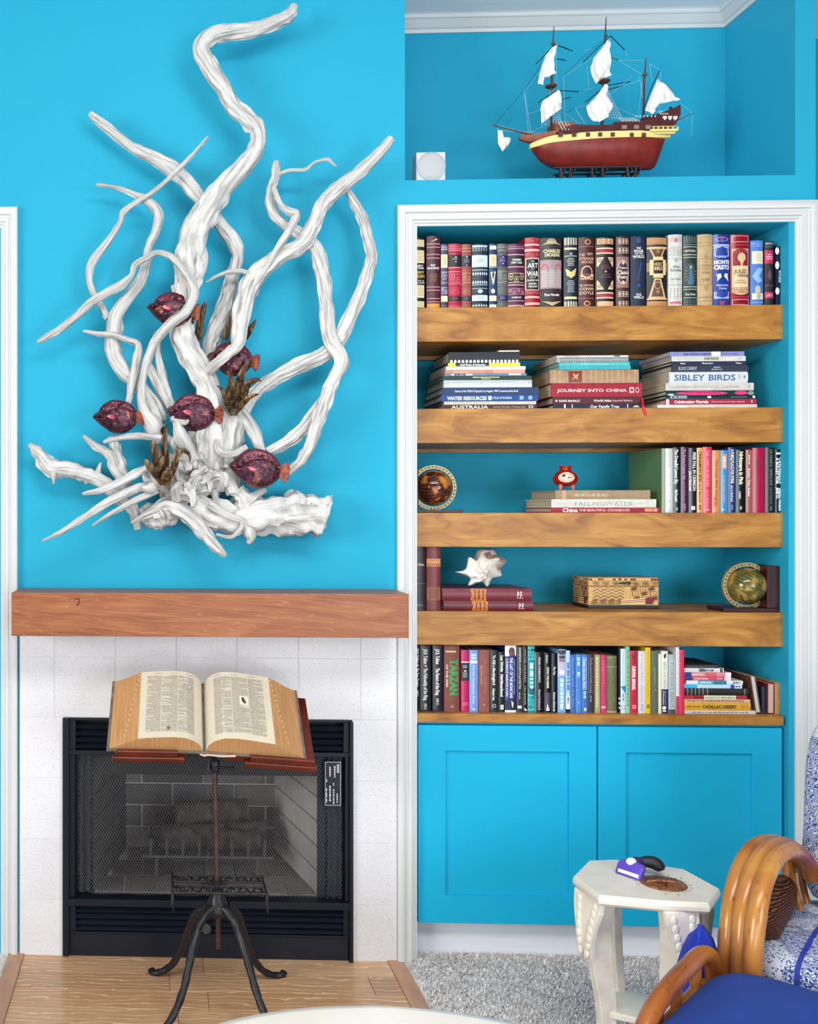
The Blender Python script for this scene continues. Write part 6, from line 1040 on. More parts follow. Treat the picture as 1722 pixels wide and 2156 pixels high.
for pts in ([(1104,192),(1113,285)],[(1104,192),(1119,287)],[(1104,192),(1150,135)],[(1186,162),(1190,262)],[(1186,162),(1250,120)],[(1112,240),(1150,228)],[(1211,228),(1238,275)],[(1211,228),(1250,285)],[(1210,227),(1250,218)],[(1192,240),(1235,272)],[(1230,190),(1250,185)],[(1300,126),(1355,128)],[(1315,106),(1322,118)],[(1290,120),(1352,157)],[(1311,182),(1350,168)],[(1368,134),(1372,170)],[(1368,134),(1390,148)],[(1391,150),(1388,245)],[(1295,225),(1343,246)],[(1352,172),(1343,250)],[(1346,160),(1358,240)],[(1432,218),(1458,237)],[(1458,238),(1455,287)],[(1458,240),(1415,262)],[(1110,282),(1150,262)],[(1060,275),(1150,280)],[(1048,264),(1150,290)],[(1230,107),(1250,102)],[(1178,205),(1180,265)],[(1285,200),(1330,160)],[(1236,140),(1240,190)],[(1171,97),(1172,180)],[(1281,85),(1284,170)]):
    rg_.tube(tp(*pts), .00045, 4)
for x0, x1, yt, yb, xt, n in ((1166, 1182, 190, 262, 1163, 4), (1283, 1312, 180, 252, 1274, 6), (1140, 1156, 190, 266, 1160, 3)):
    for i in range(n): rg_.tube(tp((xt, yt, -.01), (x0 + (x1-x0)*i/(n-1), yb, -.055)), .0005, 4)
    for j in range(8):
        t = .45 + .55*j/8; rg_.tube(tp((xt + (x0-xt)*t, yt + (yb-yt)*t, -.01 - .045*t), (xt + (x1-xt)*t, yt + (yb-yt)*t, -.01 - .045*t)), .0004, 4)
rg_.build('rigging', M['ropew'], ship, fix=False)['kind'] = 'stuff'
rd = MB()
for pts in ([(1041,262),(1104,190),(1150,120)],[(1186,160),(1230,118),(1272,82)],[(1205,107),(1172,92)],[(1303,127),(1276,116)],[(1193,238),(1210,227)],[(1067,262),(1077,250)]): rd.tube(tp(*pts), .0007, 5)
rd.build('dark_stay', M['roped'], ship, fix=False)['kind'] = 'stuff'
std = thing('display_stand', 'dark wooden trestle cradle under the model ship', 'stand', tuple(at(1262, 374, YK)))
b = MB(); zf = ZN + .0005
zt = at(1262, 357.5, YK).z
for Yo in (-.035, .035):
    a = at(1165, 358, YK + Yo); c = at(1345, 358, YK + Yo); b.box((a.x, a.y - .004, zt - .006), (c.x, a.y + .004, zt - .0005))
b.build('rail', M['trest'], std)
for x in (1180, 1201, 1246, 1268, 1320, 1338):
    b = MB()
    for Yo in (-.035, .035):
        p = at(x, 360, YK + Yo); b.box((p.x - .004, p.y - .004, zf), (p.x + .004, p.y + .004, zt - .0055))
    p = at(x, 360, YK); b.box((p.x - .003, p.y - .035, zt - .014), (p.x + .003, p.y + .035, zt - .006)); b.build('trestle', M['trest'], std)
for x0, x1 in ((1180, 1201), (1320, 1338)):
    b = MB(); p = at(x0, 360, YK - .035); q = at(x1, 360, YK - .035); b.tube([(p.x, p.y - .003, zt - .006), ((p.x+q.x)/2, p.y - .003, zf + .003), (q.x, q.y - .003, zt - .006)], .0035, 6); b.build('brace', M['trest'], std)
# small white square speaker
spk = thing('speaker', 'small white square speaker with a round grey grille on the niche floor', 'speaker', (X(907, .03), .03, ZN))
sx0, sx1 = X(876.5, .03), X(938, .03); sz1 = at(907, 320, .03).z
b = MB(); b.box((sx0, .03, ZN + .0003), (sx1, .085, sz1)); b.build('housing', M['white'], spk, bevel=.003)
cc = at(908, 350, .028); b = MB(); b.lathe([(.047, .003), (.047, -.001), (.044, -.002), (.043, .001), (.03, -.003), (0, -.004)], cc, 36, 'y'); b.build('grille', flatm('speaker_grey', (.50,.53,.55,1), .5, bs=.3, bsc=600), spk, smooth=35)
b = MB()
for dx in (-.005, 0, .005): b.tube([(cc.x - .004 + dx, cc.y - .003, cc.z - .036), (cc.x - .004 + dx + .002, cc.y - .003, cc.z - .031)], .0012, 5)
b.build('emblem', M['white'], spk)
# ================================================================ shelf ornaments
def globe(label, cx, cy, ro, shelf, Y, base, upright, ups, cols, tilt):
    t = thing('globe_bookend', label, 'globe', (at(cx, cy, Y).x, Y, shelf), 'globe bookends')
    c = at(cx, cy, Y); s_ = pxs(Y); R = ro*s_
    b = MB(); a = at(base[0], 1075, Y); d = at(base[1], 1075, Y); b.box((a.x, Y - .045, shelf + .0003), (d.x, Y + .06, shelf + base[2]*s_)); b.build('base', M['darkwood'], t, bevel=.002)
    b = MB(); a = at(upright[0], 1075, Y); d = at(upright[1], 1075, Y); zt = at(upright[0], ups, Y).z; b.box((a.x, Y - .045, shelf + base[2]*s_ + .0003), (d.x, Y + .06, zt)); b.build('upright', M['darkwood'], t, bevel=.002)
    b = MB(); n = 48; vs = []
    for r, y in ((R, -.005), (R, .005), (R*.84, .005), (R*.84, -.005)):
        for j in range(n): q = 6.2832*j/n; vs.append((c.x + r*math.cos(q), c.y + y, c.z + r*math.sin(q)))
    b.add(vs, [(k*n+j, ((k+1) % 4)*n+j, ((k+1) % 4)*n+(j+1) % n, k*n+(j+1) % n) for k in range(4) for j in range(n)]); ring = b.build('meridian_ring', M['ringgold'], t, smooth=35)
    pr = Print(lambda u, v, o: (c.x + R*(.92 + .08*(2*v-1)*.8)*math.cos(6.2832*u), c.y - .005 - o, c.z + R*(.92 + .08*(2*v-1)*.8)*math.sin(6.2832*u))); pr.nu = 1
    for i in range(36): pr.R(i/36, (i + .55)/36, .25, .75, '#6d5a32' if i % 2 else '#4a3c22')
    o = pr.mb.build('scale_marks', M['print'], ring, fix=False); o['kind'] = 'stuff'
    b = MB(); b.ball((0, 0, 0), R*.78, 40, 26); g = b.build('globe_ball', cols, t, smooth=180, local=True); g.location = c - origin_of(t); g.rotation_euler = (.3, tilt, .4)
    for sg in (1, -1):
        b = MB(); q = math.radians(62)*sg if sg > 0 else math.radians(62) + math.pi
        b.tube([(c.x + R*.77*math.cos(q), c.y, c.z + R*.77*math.sin(q)), (c.x + R*.86*math.cos(q), c.y, c.z + R*.86*math.sin(q))], .0025, 8); b.build('pivot', M['ringgold'], t)
M['darkwood'] = flatm('dark_mahogany', C('#32100f'), .38, var=.3, vsc=12); M['ringgold'] = flatm('globe_ring_antique_gold', C('#a8966a'), .4, .35)
def gm_(name, sea, land):
    m = NT(name, .12); v = m.coord((1,1,1)); f = m.noise(v, 24, 5, .6); base = m.ramp(f, [(.40, sea[0]), (.47, sea[1]), (.485, C('#2a1a10')), (.50, land[0]), (.60, land[1]), (.72, land[2])])
    g = m.wave(m.coord((1,1,1)), 28, 0, 0, 1, 'SAW', 'BANDS', 'Z'); m.base(m.mix(m.ramp(g, [(.93, (0,0,0,1)), (.97, (.35,.35,.35,1))]), base, C('#e0c890'))); return m.mat
globe('bookend with a dark brown and orange globe in a pale ring, beside the casing', 912, 1027, 47, ZS[2], .10, (862, 966, 6), (862, 874), 985, gm_('globe_brown', (C('#3a1a12'), C('#5a2a18')), (C('#8a4428'), C('#b8702c'), C('#c79a3a'))), -.5)
globe('bookend with an olive and tan globe against a tall dark upright', 1570, 1233, 47.5, ZS[3], .09, (1508, 1644, 8), (1598, 1643), 1190, gm_('globe_olive', (C('#4a4a22'), C('#6a682e')), (C('#8a7a3a'), C('#a8783a'), C('#b89a5a'))), .5)
# red lacquer pot on three feet
YV = .13; pot = thing('footed_pot', 'small round red lacquer pot on three pink feet with a painted medallion', 'pot', (at(1190, 1029, YV).x, YV, zpot)); sv = pxs(YV); pc = at(1190, 1029, YV); z0 = zpot + 9*sv
pr_ = [(4, 0), (14, 1.2), (21, 6), (24.3, 13), (24, 19), (20, 26), (13, 30.5), (11, 33), (10.6, 37), (12, 40), (12.2, 42), (10.5, 42.2), (9, 40)]
b = MB(); b.lathe([(r*sv, h*sv) for r, h in pr_], (pc.x, YV, z0), 32); m = flatm('red_lacquer', C('#a01c14'), .2, var=.2, vsc=40); b.build('body', m, pot, smooth=60)
for k in range(3):
    q = -math.pi/2 + (k - .5)*2.094 + 1.05*0; q = math.radians((-150, -30, 90)[k]); b = MB(); b.tube([(pc.x + math.cos(q)*13*sv, YV + math.sin(q)*13*sv, z0 + 4*sv), (pc.x + math.cos(q)*15*sv, YV + math.sin(q)*15*sv, z0 - 4*sv), (pc.x + math.cos(q)*15.5*sv, YV + math.sin(q)*15.5*sv, zpot + .0002)], [5*sv, 3.4*sv, 1.6*sv], 10); b.build('foot', flatm('pink_clay', C('#c8786a'), .5), pot, smooth=60)
def potS(u, v, o):
    z = (6 + 22*(1-v)); r = 24.6*math.sqrt(max(.05, 1 - ((z - 16)/21)**2)) + .25; q = math.radians(-106 + (u - .5)*76); return (pc.x + math.cos(q)*(r*sv + o), YV + math.sin(q)*(r*sv + o), z0 + z*sv)
pp = Print(potS); pp.nu = 1
for k in range(6): pp.put([(.5 + .5*a*math.cos(6.2832*i/24), .46 + .5*a*math.sin(6.2832*i/24)) for a in (k/6 + .001, (k+1)/6) for i in range(24)], [(i, (i+1) % 24, 24+(i+1) % 24, 24+i) for i in range(24)], C('#e3c9b8'))
pp.up(); pp.off += .0006
pp.E(.34, .3, .1, .12, '#2a1410', 10); pp.P([(.25, .38), (.42, .18), (.46, .22), (.3, .45)], '#2a1410'); pp.P([(.55, .5), (.8, .2), (.83, .22), (.6, .55)], '#4a4a2a'); pp.P([(.62, .5), (.72, .1), (.75, .12), (.66, .52)], '#4a4a2a'); pp.P([(.6, .5), (.9, .4), (.9, .44), (.62, .56)], '#4a4a2a'); pp.P([(.2, .68), (.8, .62), (.75, .85), (.5, .93), (.3, .86)], '#d98a84')
o = pp.mb.build('medallion', M['print'], pot, fix=False); o['kind'] = 'stuff'
# knobbed seashell seen from its spire
YSH = .10; M['shell'] = flatm('shell_white', C('#e6e0d8'), .45, var=.12, vsc=40, bs=.3, bsc=90); M['shellp'] = flatm('shell_pink_lip', C('#cdb4a6'), .3, var=.15, vsc=30)
sh = thing('seashell', 'white knobbed seashell with pinkish lip lying on two maroon books', 'shell', (at(1010, 1238, YSH).x, YSH, ZSHELL))
SO = [(-55,2),(-33,-4),(-26,-29),(-10,-22),(1,-43),(12,-26),(36,-28),(30,-8),(42,9),(22,15),(12,33),(0,22),(-27,31),(-24,14)]
SO = [(x, -y) for x, y in SO]; oo = [p[:2] for p in spline([p + (0,) for p in SO] + [SO[0] + (0,)], 6)[:-1]]; n = len(oo); b = MB(); vs = []; ss = pxs(YSH); cc = at(1012, 1202, YSH); NW = [(1.0, 0, .0), (.93, 0, .010), (.70, .10, .014), (.60, .35, .026), (.40, .5, .028), (.36, .8, .038), (.22, 1.0, .040), (.20, 1.4, .048), (.08, 1.7, .056), (.01, 1.7, .060)]
for sc_, tw, h in [(.05, 0, -.05), (.5, 0, -.045), (.72, 0, -.022), (.93, 0, -.008)] + NW:
    for x, y in oo:
        q = math.atan2(y, x) + tw; R_ = math.hypot(x, y); R_ = R_*sc_ if sc_ > .9 else (22 + (R_ - 22)*(.75 if sc_ > .3 else .45))*sc_*1.05
        vs.append((cc.x + math.cos(q)*R_*ss, YSH - .008 - h, cc.z + math.sin(q)*R_*ss))
b = MB(); m5 = len(vs)//n; b.add(vs, [(k*n+i, (k+1)*n+i, (k+1)*n+(i+1) % n, k*n+(i+1) % n) for k in range(m5-1) for i in range(n)] + [tuple(range(n)), tuple((m5-1)*n + i for i in range(n))]); b.build('whorls', M['shell'], sh, smooth=80)
b = MB(); b.ball(at(1024, 1190, YSH + .045), (30*ss, .045, 32*ss), 24, 16, fn=lambda d: 1 + .12*math.sin(d.z*9) + .1*noise.noise(d*3)); b.build('body_whorl', M['shell'], sh, smooth=75)
lip = MB(); L0 = [(1018,1164),(1032,1157),(1046,1170),(1064,1176),(1066,1184),(1056,1194),(1048,1208)]; L1 = [(1022,1176),(1030,1176),(1036,1184),(1042,1188),(1044,1194),(1042,1200),(1038,1212)]
k = len(L0); lip.add([at(x, y, YSH + .02) for x, y in L0] + [at(x, y, YSH - .006) for x, y in L1] + [at(x, y, YSH + .026) for x, y in L0] + [at(x, y, YSH + .03) for x, y in L1], [(i, i+1, k+i+1, k+i) for i in range(k-1)] + [(2*k+i, 3*k+i, 3*k+i+1, 2*k+i+1) for i in range(k-1)] + [(i, 2*k+i, 2*k+i+1, i+1) for i in range(k-1)]); lip.build('lip', M['shellp'], sh, smooth=50)
# straw-inlaid box
bf = onz(1312, 1281.5, ZS[3]); YBX = bf.y; bx0 = at(1239, 1260, YBX).x; bx1 = at(1386.5, 1260, YBX).x; bz0 = ZS[3] + .0003; bz1 = at(1312, 1216, YBX).z; bd = .125
ib = thing('inlaid_box', 'straw-inlaid wooden box with zigzag patterns on the seashell shelf', 'box', ((bx0 + bx1)/2, YBX, ZS[3])); M['straw'] = flatm('straw_gold', C('#c9a05c'), .3, var=.2, vsc=80)
zl = bz0 + (bz1 - bz0)*.72
b = MB(); b.box((bx0 - .002, YBX - .002, bz0), (bx1 + .002, YBX + bd + .002, bz0 + .011)); b.build('plinth', flatm('box_black', C('#14100e'), .4), ib, bevel=.001)
b = MB(); b.box((bx0, YBX, bz0 + .011), (bx1, YBX + bd, zl - .0008)); body = b.build('body', M['straw'], ib, bevel=.0008)
b = MB(); b.box((bx0, YBX, zl + .0008), (bx1, YBX + bd, bz1)); lid = b.build('lid', M['straw'], ib, bevel=.0015)
b = MB(); q = at(1316, 1228, YBX); b.box((q.x - .02, YBX - .004, q.z - .003), (q.x + .012, YBX, q.z + .003)); b.ball((q.x + .012, YBX - .003, q.z), .0055, 10, 8); b.build('clasp', flatm('clasp_dark', C('#2a2622'), .4, .4), ib)
Dk, Lt, Rd, Md = '#5a3214', '#e3c084', '#6e1420', '#8d5a26'
def inlay(S, seed, nm, par, W):
    p = Print(S); p.nu = 1; r = random.Random(seed)
    for k in range(5):                     # chevrons
        for s_ in range(8):
            u0 = .06 + s_*.055; a = .30 + k*.11; dv = .09 if s_ % 2 else -.0
            e_ = .09 if s_ % 2 == 0 else 0
            p.P([(u0, a + e_), (u0 + .055, a + .09 - e_), (u0 + .055, a + .115 - e_), (u0, a + .025 + e_)], Dk if k % 2 else Md)
    for i in range(3):
        for j in range(3):
            u, v = .60 + i*.125 + j*.02, .36 + j*.17
            p.P([(u, v), (u + .085, v - .05), (u + .09, v + .08), (u + .005, v + .13)], Md); p.P([(u + .012, v + .012), (u + .072, v - .024), (u + .076, v + .066), (u + .017, v + .105)], Lt if (i + j) % 2 else Dk); p.P([(u + .03, v + .03), (u + .057, v + .012), (u + .06, v + .05), (u + .033, v + .07)], Rd)
    for s_ in range(14):
        u = .02 + s_*.03; p.P([(u, .97), (u + .012, .97), (u + .03 + (.02 if s_ % 4 < 2 else -.03), .78), (u + .018 + (.02 if s_ % 4 < 2 else -.03), .78)], Dk if s_ % 2 else Md)
    p.P([(.45, .80), (.82, .72), (.82, .95), (.45, .97)], Lt); p.P([(.45, .84), (.82, .765), (.82, .79), (.45, .862)], Rd); p.P([(.45, .90), (.82, .84), (.82, .865), (.45, .922)], Rd); p.P([(.80, .72), (.95, .68), (.90, .94), (.80, .95)], Rd)
    for s_ in range(24):
        u = s_/24; c_ = r.choice([Dk, Rd, Md, Lt, Lt]); p.R(u + .004, u + .036, .03, .10, c_)
    for s_ in range(7):
        u = .03 + s_*.14; p.P([(u, .15), (u + .12, .15), (u + .10, .17), (u + .03, .17)], r.choice([Dk, Rd])); p.P([(u + .02, .21), (u + .09, .19), (u + .13, .235), (u + .05, .25)], r.choice([Md, Dk]))
    o = p.mb.build(nm, M['print'], par, fix=False); o['kind'] = 'stuff'
inlay(lambda u, v, o: (bx0 + u*(bx1 - bx0), YBX - .0004 - o, bz1 - v*(bz1 - bz0 - .011)), 3, 'front_inlay', body, .25)
inlay(lambda u, v, o: (bx0 - .0004 - o, YBX + bd*(1-u), bz1 - v*(bz1 - bz0 - .011)), 8, 'side_inlay', body, .12)
# ================================================================ reading stand and dictionary
M['iron'] = flatm('wrought_iron', C('#28272b'), .38, .4, bs=.3, bsc=200, var=.3, vsc=60); M['rust'] = flatm('rusty_steel_rod', C('#4a3530'), .45, .4, var=.3, vsc=60); M['redwood'] = flatm('red_mahogany', C('#5a1c10'), .25, var=.35, vsc=14)
YP = -.33; stand = thing('book_stand', 'black wrought-iron reading stand with four curved legs and mahogany ledges', 'stand', (at(457, 1900, YP).x, YP, 0))
for pts in ([(440,1905,-.31),(412,1925,-.28),(395,1962,-.24),(380,2005,-.20),(360,2037,-.17),(336,2052,-.15),(323,2054,-.14),(318,2049,-.14)],
            [(447,1912,-.35),(425,1938,-.38),(409,1980,-.42),(398,2030,-.45),(386,2080,-.48),(368,2125,-.51),(346,2158,-.53),(330,2172,-.54),(322,2168,-.54)],
            [(478,1905,-.31),(500,1925,-.28),(513,1962,-.24),(528,2010,-.20),(548,2043,-.17),(570,2058,-.15),(592,2061,-.14),(598,2056,-.14)],
            [(470,1912,-.35),(492,1938,-.38),(508,1980,-.42),(524,2030,-.45),(540,2085,-.48),(558,2130,-.51),(580,2165,-.53),(598,2178,-.54),(606,2174,-.54)]):
    P = spline([tuple(at(x, y, Y)) for x, y, Y in pts], 6); n = len(P); b = MB(); zlo = min(p[2] for p in P[-10:])
    P = [(p[0], p[1], p[2] - (zlo - .012)*(i/(n-1))**1.5) for i, p in enumerate(P)]
    b.tube(P, [.0125 - .003*i/(n-1) if i < n-4 else .011 for i in range(n)], 12, prof=lambda i, j, p: 1 + .07*math.sin(i*1.3 + j*1.2)); b.build('leg', M['iron'], stand, smooth=60)
b = MB(); hc = at(457, 1915, YP); sI = pxs(YP); b.lathe([(8*sI, 45*sI), (12*sI, 40*sI), (15*sI, 28*sI), (20*sI, 15*sI), (25*sI, 2*sI), (24*sI, -6*sI), (15*sI, -12*sI), (8*sI, -13*sI)], (hc.x, YP, hc.z), 24); hub = b.build('hub', M['iron'], stand, smooth=60)
b = MB()
for k in range(8):
    q = k*math.pi/4 - math.pi/2
    for sg in (-1, 1): b.tube([(hc.x + math.cos(q + sg*u*.3)*(15 + 10*t)*sI, YP + math.sin(q + sg*u*.3)*(15 + 10*t)*sI, hc.z + (28 - 26*t)*sI) for t, u in ((0, 0), (.4, .6), (.8, 1), (1, .5))], .0016, 5)
b.build('leaf_relief', M['iron'], hub, fix=False)['kind'] = 'stuff'
b = MB(); a = at(452, 1600, YP); d = at(460, 1997, YP); b.tube([(a.x, YP, a.z), (d.x, YP, d.z)], .0078, 14); b.build('rod', M['rust'], stand, smooth=60)
b = MB(); q = at(453, 1612, YP); b.lathe([(.012, -.02), (.015, -.016), (.015, .014), (.011, .02)], q, 14); b.tube([(q.x, YP - .012, q.z), (q.x + .045, YP - .016, q.z - .004)], .004, 8); b.ball((q.x + .05, YP - .016, q.z - .004), .008, 10, 8); b.tube([(q.x - .012, YP, q.z + .016), (q.x - .02, YP - .006, q.z - .006), (q.x - .006, YP - .01, q.z - .016)], .004, 6); b.build('clamp', M['iron'], stand, smooth=50)
# pierced iron tray
tz = at(457, 1862, YP).z; ty0, ty1 = YP - .07, YP + .065; tx0 = onz(364, 1880, tz).x + .001; tx1 = onz(562, 1880, tz).x; tx0 = at(364, 1880, ty0).x; tx1 = at(562, 1880, ty0).x
b = MB()
for p, q in (((tx0, ty0), (tx1, ty0)), ((tx1, ty0), (tx1, ty1)), ((tx1, ty1), (tx0, ty1)), ((tx0, ty1), (tx0, ty0)), ((tx0, YP - .018), (tx1, YP - .018)), ((tx0, YP + .018), (tx1, YP + .018))): b.tube([(p[0], p[1], tz), (q[0], q[1], tz)], .0036, 8)
nx = 6
for i in range(nx):
    for sy, ya, yb in ((1, ty0, YP - .018), (-1, YP + .018, ty1)):
        x0 = tx0 + (tx1 - tx0)*i/nx; w_ = (tx1 - tx0)/nx; ym = (ya + yb)/2; hh = (yb - ya)/2
        b.tube([(x0 + w_*t, ym + hh*.85*math.sin(t*6.2832 + i), tz) for t in [k/12 for k in range(13)]], .0024, 6)
        b.tube([(x0 + w_*(.5 + .3*math.cos(t)), ym + hh*.6*math.sin(t), tz + .001) for t in [k*.6283 for k in range(11)]], .0018, 6)
for k in range(12):
    q = k*.5236; b.tube([(a.x + .014*math.cos(q), YP + .012*math.sin(q), tz + .002), (a.x + .04*math.cos(q), YP + .055*math.sin(q), tz)], .0018, 5)
tray = b.build('pierced_tray', M['iron'], stand, smooth=60, fix=False)
b = MB(); b.lathe([(.012, -.012), (.016, -.010), (.016, .010), (.012, .012)], (a.x + (d.x - a.x)*.62, YP, tz), 16); b.build('collar', M['iron'], stand, smooth=50)
for xx in (tx0, tx1):
    b = MB(); b.box((xx - .002, ty0, tz - .004), (xx + .002, ty1, tz + (.012 if xx == tx0 else .004))); b.tube([(xx, ty0, tz), (xx - .001, ty0 - .004, tz - .03), (xx + .002, ty0 - .002, tz - .055)], [.005, .0045, .002], 8); b.build('tray_end', M['iron'], stand)
# tilted book
AL = math.radians(31.5); YBK = -.46; O = at(430, 1582, YBK); EX = Vector((1, .01, -.012)).normalized(); ET = Vector((0, math.cos(AL), math.sin(AL))); ET = (ET - EX*ET.dot(EX)).normalized(); EN = EX.cross(ET)
ET2 = (ET + EX*.025).normalized()
def bp(a, b_, n): return O + EX*a + ET2*b_ + EN*n
LB = .285
dic = thing('dictionary', 'huge old dictionary lying open on the iron reading stand', 'book', tuple(O))
M['page'] = flatm('old_page', C('#cfc5b0'), .75, var=.04, vsc=9); M['gilt'] = NT('page_block_edge', .6)
m = M['gilt']; v = m.coord((260, 3, 3)); m.base(m.ramp(m.noise(m.coord((420, 8, 8)), 1, 3), [(.3, C('#a8784a')), (.5, C('#b98a5a')), (.7, C('#c89c6c'))])); M['gilt'] = m.mat
M['board'] = flatm('worn_board', C('#6a6258'), .7, var=.4, vsc=30); M['boardedge'] = flatm('worn_board_edge', C('#d3b49a'), .8)
def side(sg, wp, wb, hp, drop):
    # cross-section of one half: domed page surface then slanting fore-edge to the board
    prof = [(0.004, .004), (.012, .022), (.028, .038), (.055, .050), (.09, .0525), (.13, .050), (.165, .0465), (wp, .043)]
    prof = [(p, q*hp) for p, q in prof]
    def bz(p): return -drop*p/wb
    NB = 10; b = MB(); vs = []
    for k in range(NB+1):
        for p, q in prof: vs.append(bp(sg*p, LB*k/NB, q + bz(p)))
    n = len(prof); fs = [(k*n+i, k*n+i+1, (k+1)*n+i+1, (k+1)*n+i) for k in range(NB) for i in range(n-1)]
    b.add(vs, fs); pg = b.build('left_page' if sg < 0 else 'right_page', M['page'], dic, smooth=80)
    b = MB(); pe = prof + [(wp + (wb - wp)*.35, .043*hp*.66), (wp + (wb - wp)*.7, .043*hp*.30), (wb, .003)]
    bot = [bp(sg*p, 0, q + bz(p) - .0004) for p, q in pe]; top = [bp(sg*p, LB, q + bz(p) - .0004) for p, q in pe]
    lo = [bp(sg*p, 0, .002 + bz(p)) for p, q in pe]; hi = [bp(sg*p, LB, .002 + bz(p)) for p, q in pe]; k = len(pe); N0 = len(prof)
    b.add(bot + top + lo + hi, [(i, i+1, 2*k+i+1, 2*k+i) for i in range(k-1)] + [(k+i, 3*k+i, 3*k+i+1, k+i+1) for i in range(k-1)] + [(i, i+1, k+i+1, k+i) for i in range(N0-1, k-1)] + [(i, i+1, k+i+1, k+i) for i in range(0, N0-1)])
    blk = b.build('page_block', M['gilt'], dic, smooth=30)
    b = MB(); pts = [(0, -.006), (wb + .008, -.006)]
    c = [bp(sg*0.0, -.006, -.005), bp(sg*(wb + .008), -.006, -.005 + bz(wb + .008)), bp(sg*(wb + .008), LB + .006, -.005 + bz(wb + .008)), bp(0, LB + .006, -.005)]
    c2 = [p + EN*.006 for p in c]; b.add(c + c2, [(0,3,2,1), (4,5,6,7), (0,1,5,4), (1,2,6,5), (2,3,7,6), (3,0,4,7)]); b.build('cover_board', M['board'], dic, bevel=.0015)
    # print on the page
    def S(u, v, o):
        p = .012 + (wp - .014)*u
        for (p0, q0), (p1, q1) in zip(prof, prof[1:]):
            if p <= p1: q = q0 + (q1 - q0)*(p - p0)/(p1 - p0); break
        return bp(sg*p, LB*(1-v), q + bz(p) + o + .0003)
    pr = Print(S); pr.nu = 1; g = '#9c968a'; rr2 = random.Random(5 + sg)
    for c0, c1 in ((.10, .37), (.385, .645), (.66, .90)):
        for i in range(62):
            v = .075 + i*.0136; x = c0; fill = 1 if rr2.random() < .8 else rr2.uniform(.3, .8)
            if sg > 0 and .385 <= c0 < .5 and .36 < v < .52 and True: xe = c0 + (c1 - c0)*.45
            else: xe = c0 + (c1 - c0)*fill
            while x < xe - .01:
                L = min(rr2.uniform(.02, .07), xe - x); pr.put([(x, v), (x, v + .0075), (x + L, v + .0075), (x + L, v)], [(0, 1, 2, 3)], C(rr2.choice([g, '#a8a296', '#928c80']))); x += L + .007
        pr.put([(c0, .035), (c0, .043), (c0 + .12, .043), (c0 + .12, .035)], [(0, 1, 2, 3)], C('#9a9488'))
    for cx_ in (.3775, .6525): pr.R(cx_ - .001, cx_ + .001, .07, .93, '#c9c0b0')
    if sg < 0: pr.R(.14, .27, .19, .26, '#8a8678'); pr.R(.15, .26, .20, .25, '#c9c0ae'); pr.E(.52, .87, .03, .022, '#6a675e', 12)
    else: pr.R(.50, .63, .37, .49, '#e2dac6'); pr.P([(.53, .39), (.57, .38), (.61, .46), (.58, .48), (.54, .45)], '#4a4740')
    o = pr.mb.build('page_print', M['print'], pg, fix=False); o['kind'] = 'stuff'
    b = MB(); rr3 = random.Random(9)
    for k in range(13):                     # thumb-index notches stepping down the fore-edge
        t = .05 + .5*(k % 13)/13; bb = LB*(.96 - .92*k/13); p = wp + (wb - wp)*t*.9; q = .043*hp*(1 - t*.95); c = bp(sg*p, bb, q + bz(p) + .001)
        b.add([c + ET*.008, c + EX*sg*.006, c - ET*.008, c - EX*sg*.003, c + EN*.003], [(0,1,4), (1,2,4), (2,3,4), (3,0,4)])
        c = bp(sg*wp, bb, .043*hp + bz(wp)); b.add([c + ET*.006, c + EX*sg*.005 - EN*.002, c - ET*.006, c - EX*sg*.002, c + EN*.002], [(0,1,4), (1,2,4), (2,3,4), (3,0,4)])
    b.build('thumb_index', flatm('thumb_index_tan', C('#c99c68'), .7), blk, fix=False)['kind'] = 'stuff'
side(-1, .190, .272, 1.0, -.002); side(1, .200, .285, 1.12, .022)
b = MB(); b.tube([bp(-.012, -.004, -.006), bp(0, -.004, -.012), bp(.012, -.004, -.008), bp(.05, -.005, -.012), bp(.09, -.005, -.010)], .004, 8); b.build('torn_spine', M['boardedge'], dic)
# mahogany wings and ledges
def obx(a0, a1, b0, b1, n0, n1, name, dr=0.0, par=stand, mat=None, bev=.003):
    c = [bp(a, b_, n - dr*a) for n in (n0, n1) for a, b_ in ((a0, b0), (a1, b0), (a1, b1), (a0, b1))]
    b = MB(); b.add(c, [(0,3,2,1), (4,5,6,7), (0,1,5,4), (1,2,6,5), (2,3,7,6), (3,0,4,7)]); return b.build(name, mat or M['redwood'], par, bevel=bev)
obx(-.255, -.05, -.004, LB*.9, -.022, -.0065, 'wing'); obx(.06, .318, -.004, LB*.94, -.026, -.0085, 'wing', dr=.075)
l1 = obx(-.262, -.055, -.022, -.0075, -.026, -.010, 'ledge'); obx(-.25, -.075, -.019, -.0075, -.010, .012, 'lip', par=l1)
l2 = obx(.115, .322, -.022, -.0075, -.030, -.012, 'ledge', dr=.075); obx(.13, .315, -.019, -.0075, -.012, .010, 'lip', dr=.075, par=l2)
b = MB(); b.tube([bp(.03, .09, -.012), bp(.02, .06, -.05), (at(452, 1600, YP).x, YP, at(452, 1600, YP).z)], .009, 10); b.tube([bp(-.12, .12, -.018), bp(.16, .12, -.034)], .008, 8); b.build('bracket', M['iron'], stand)
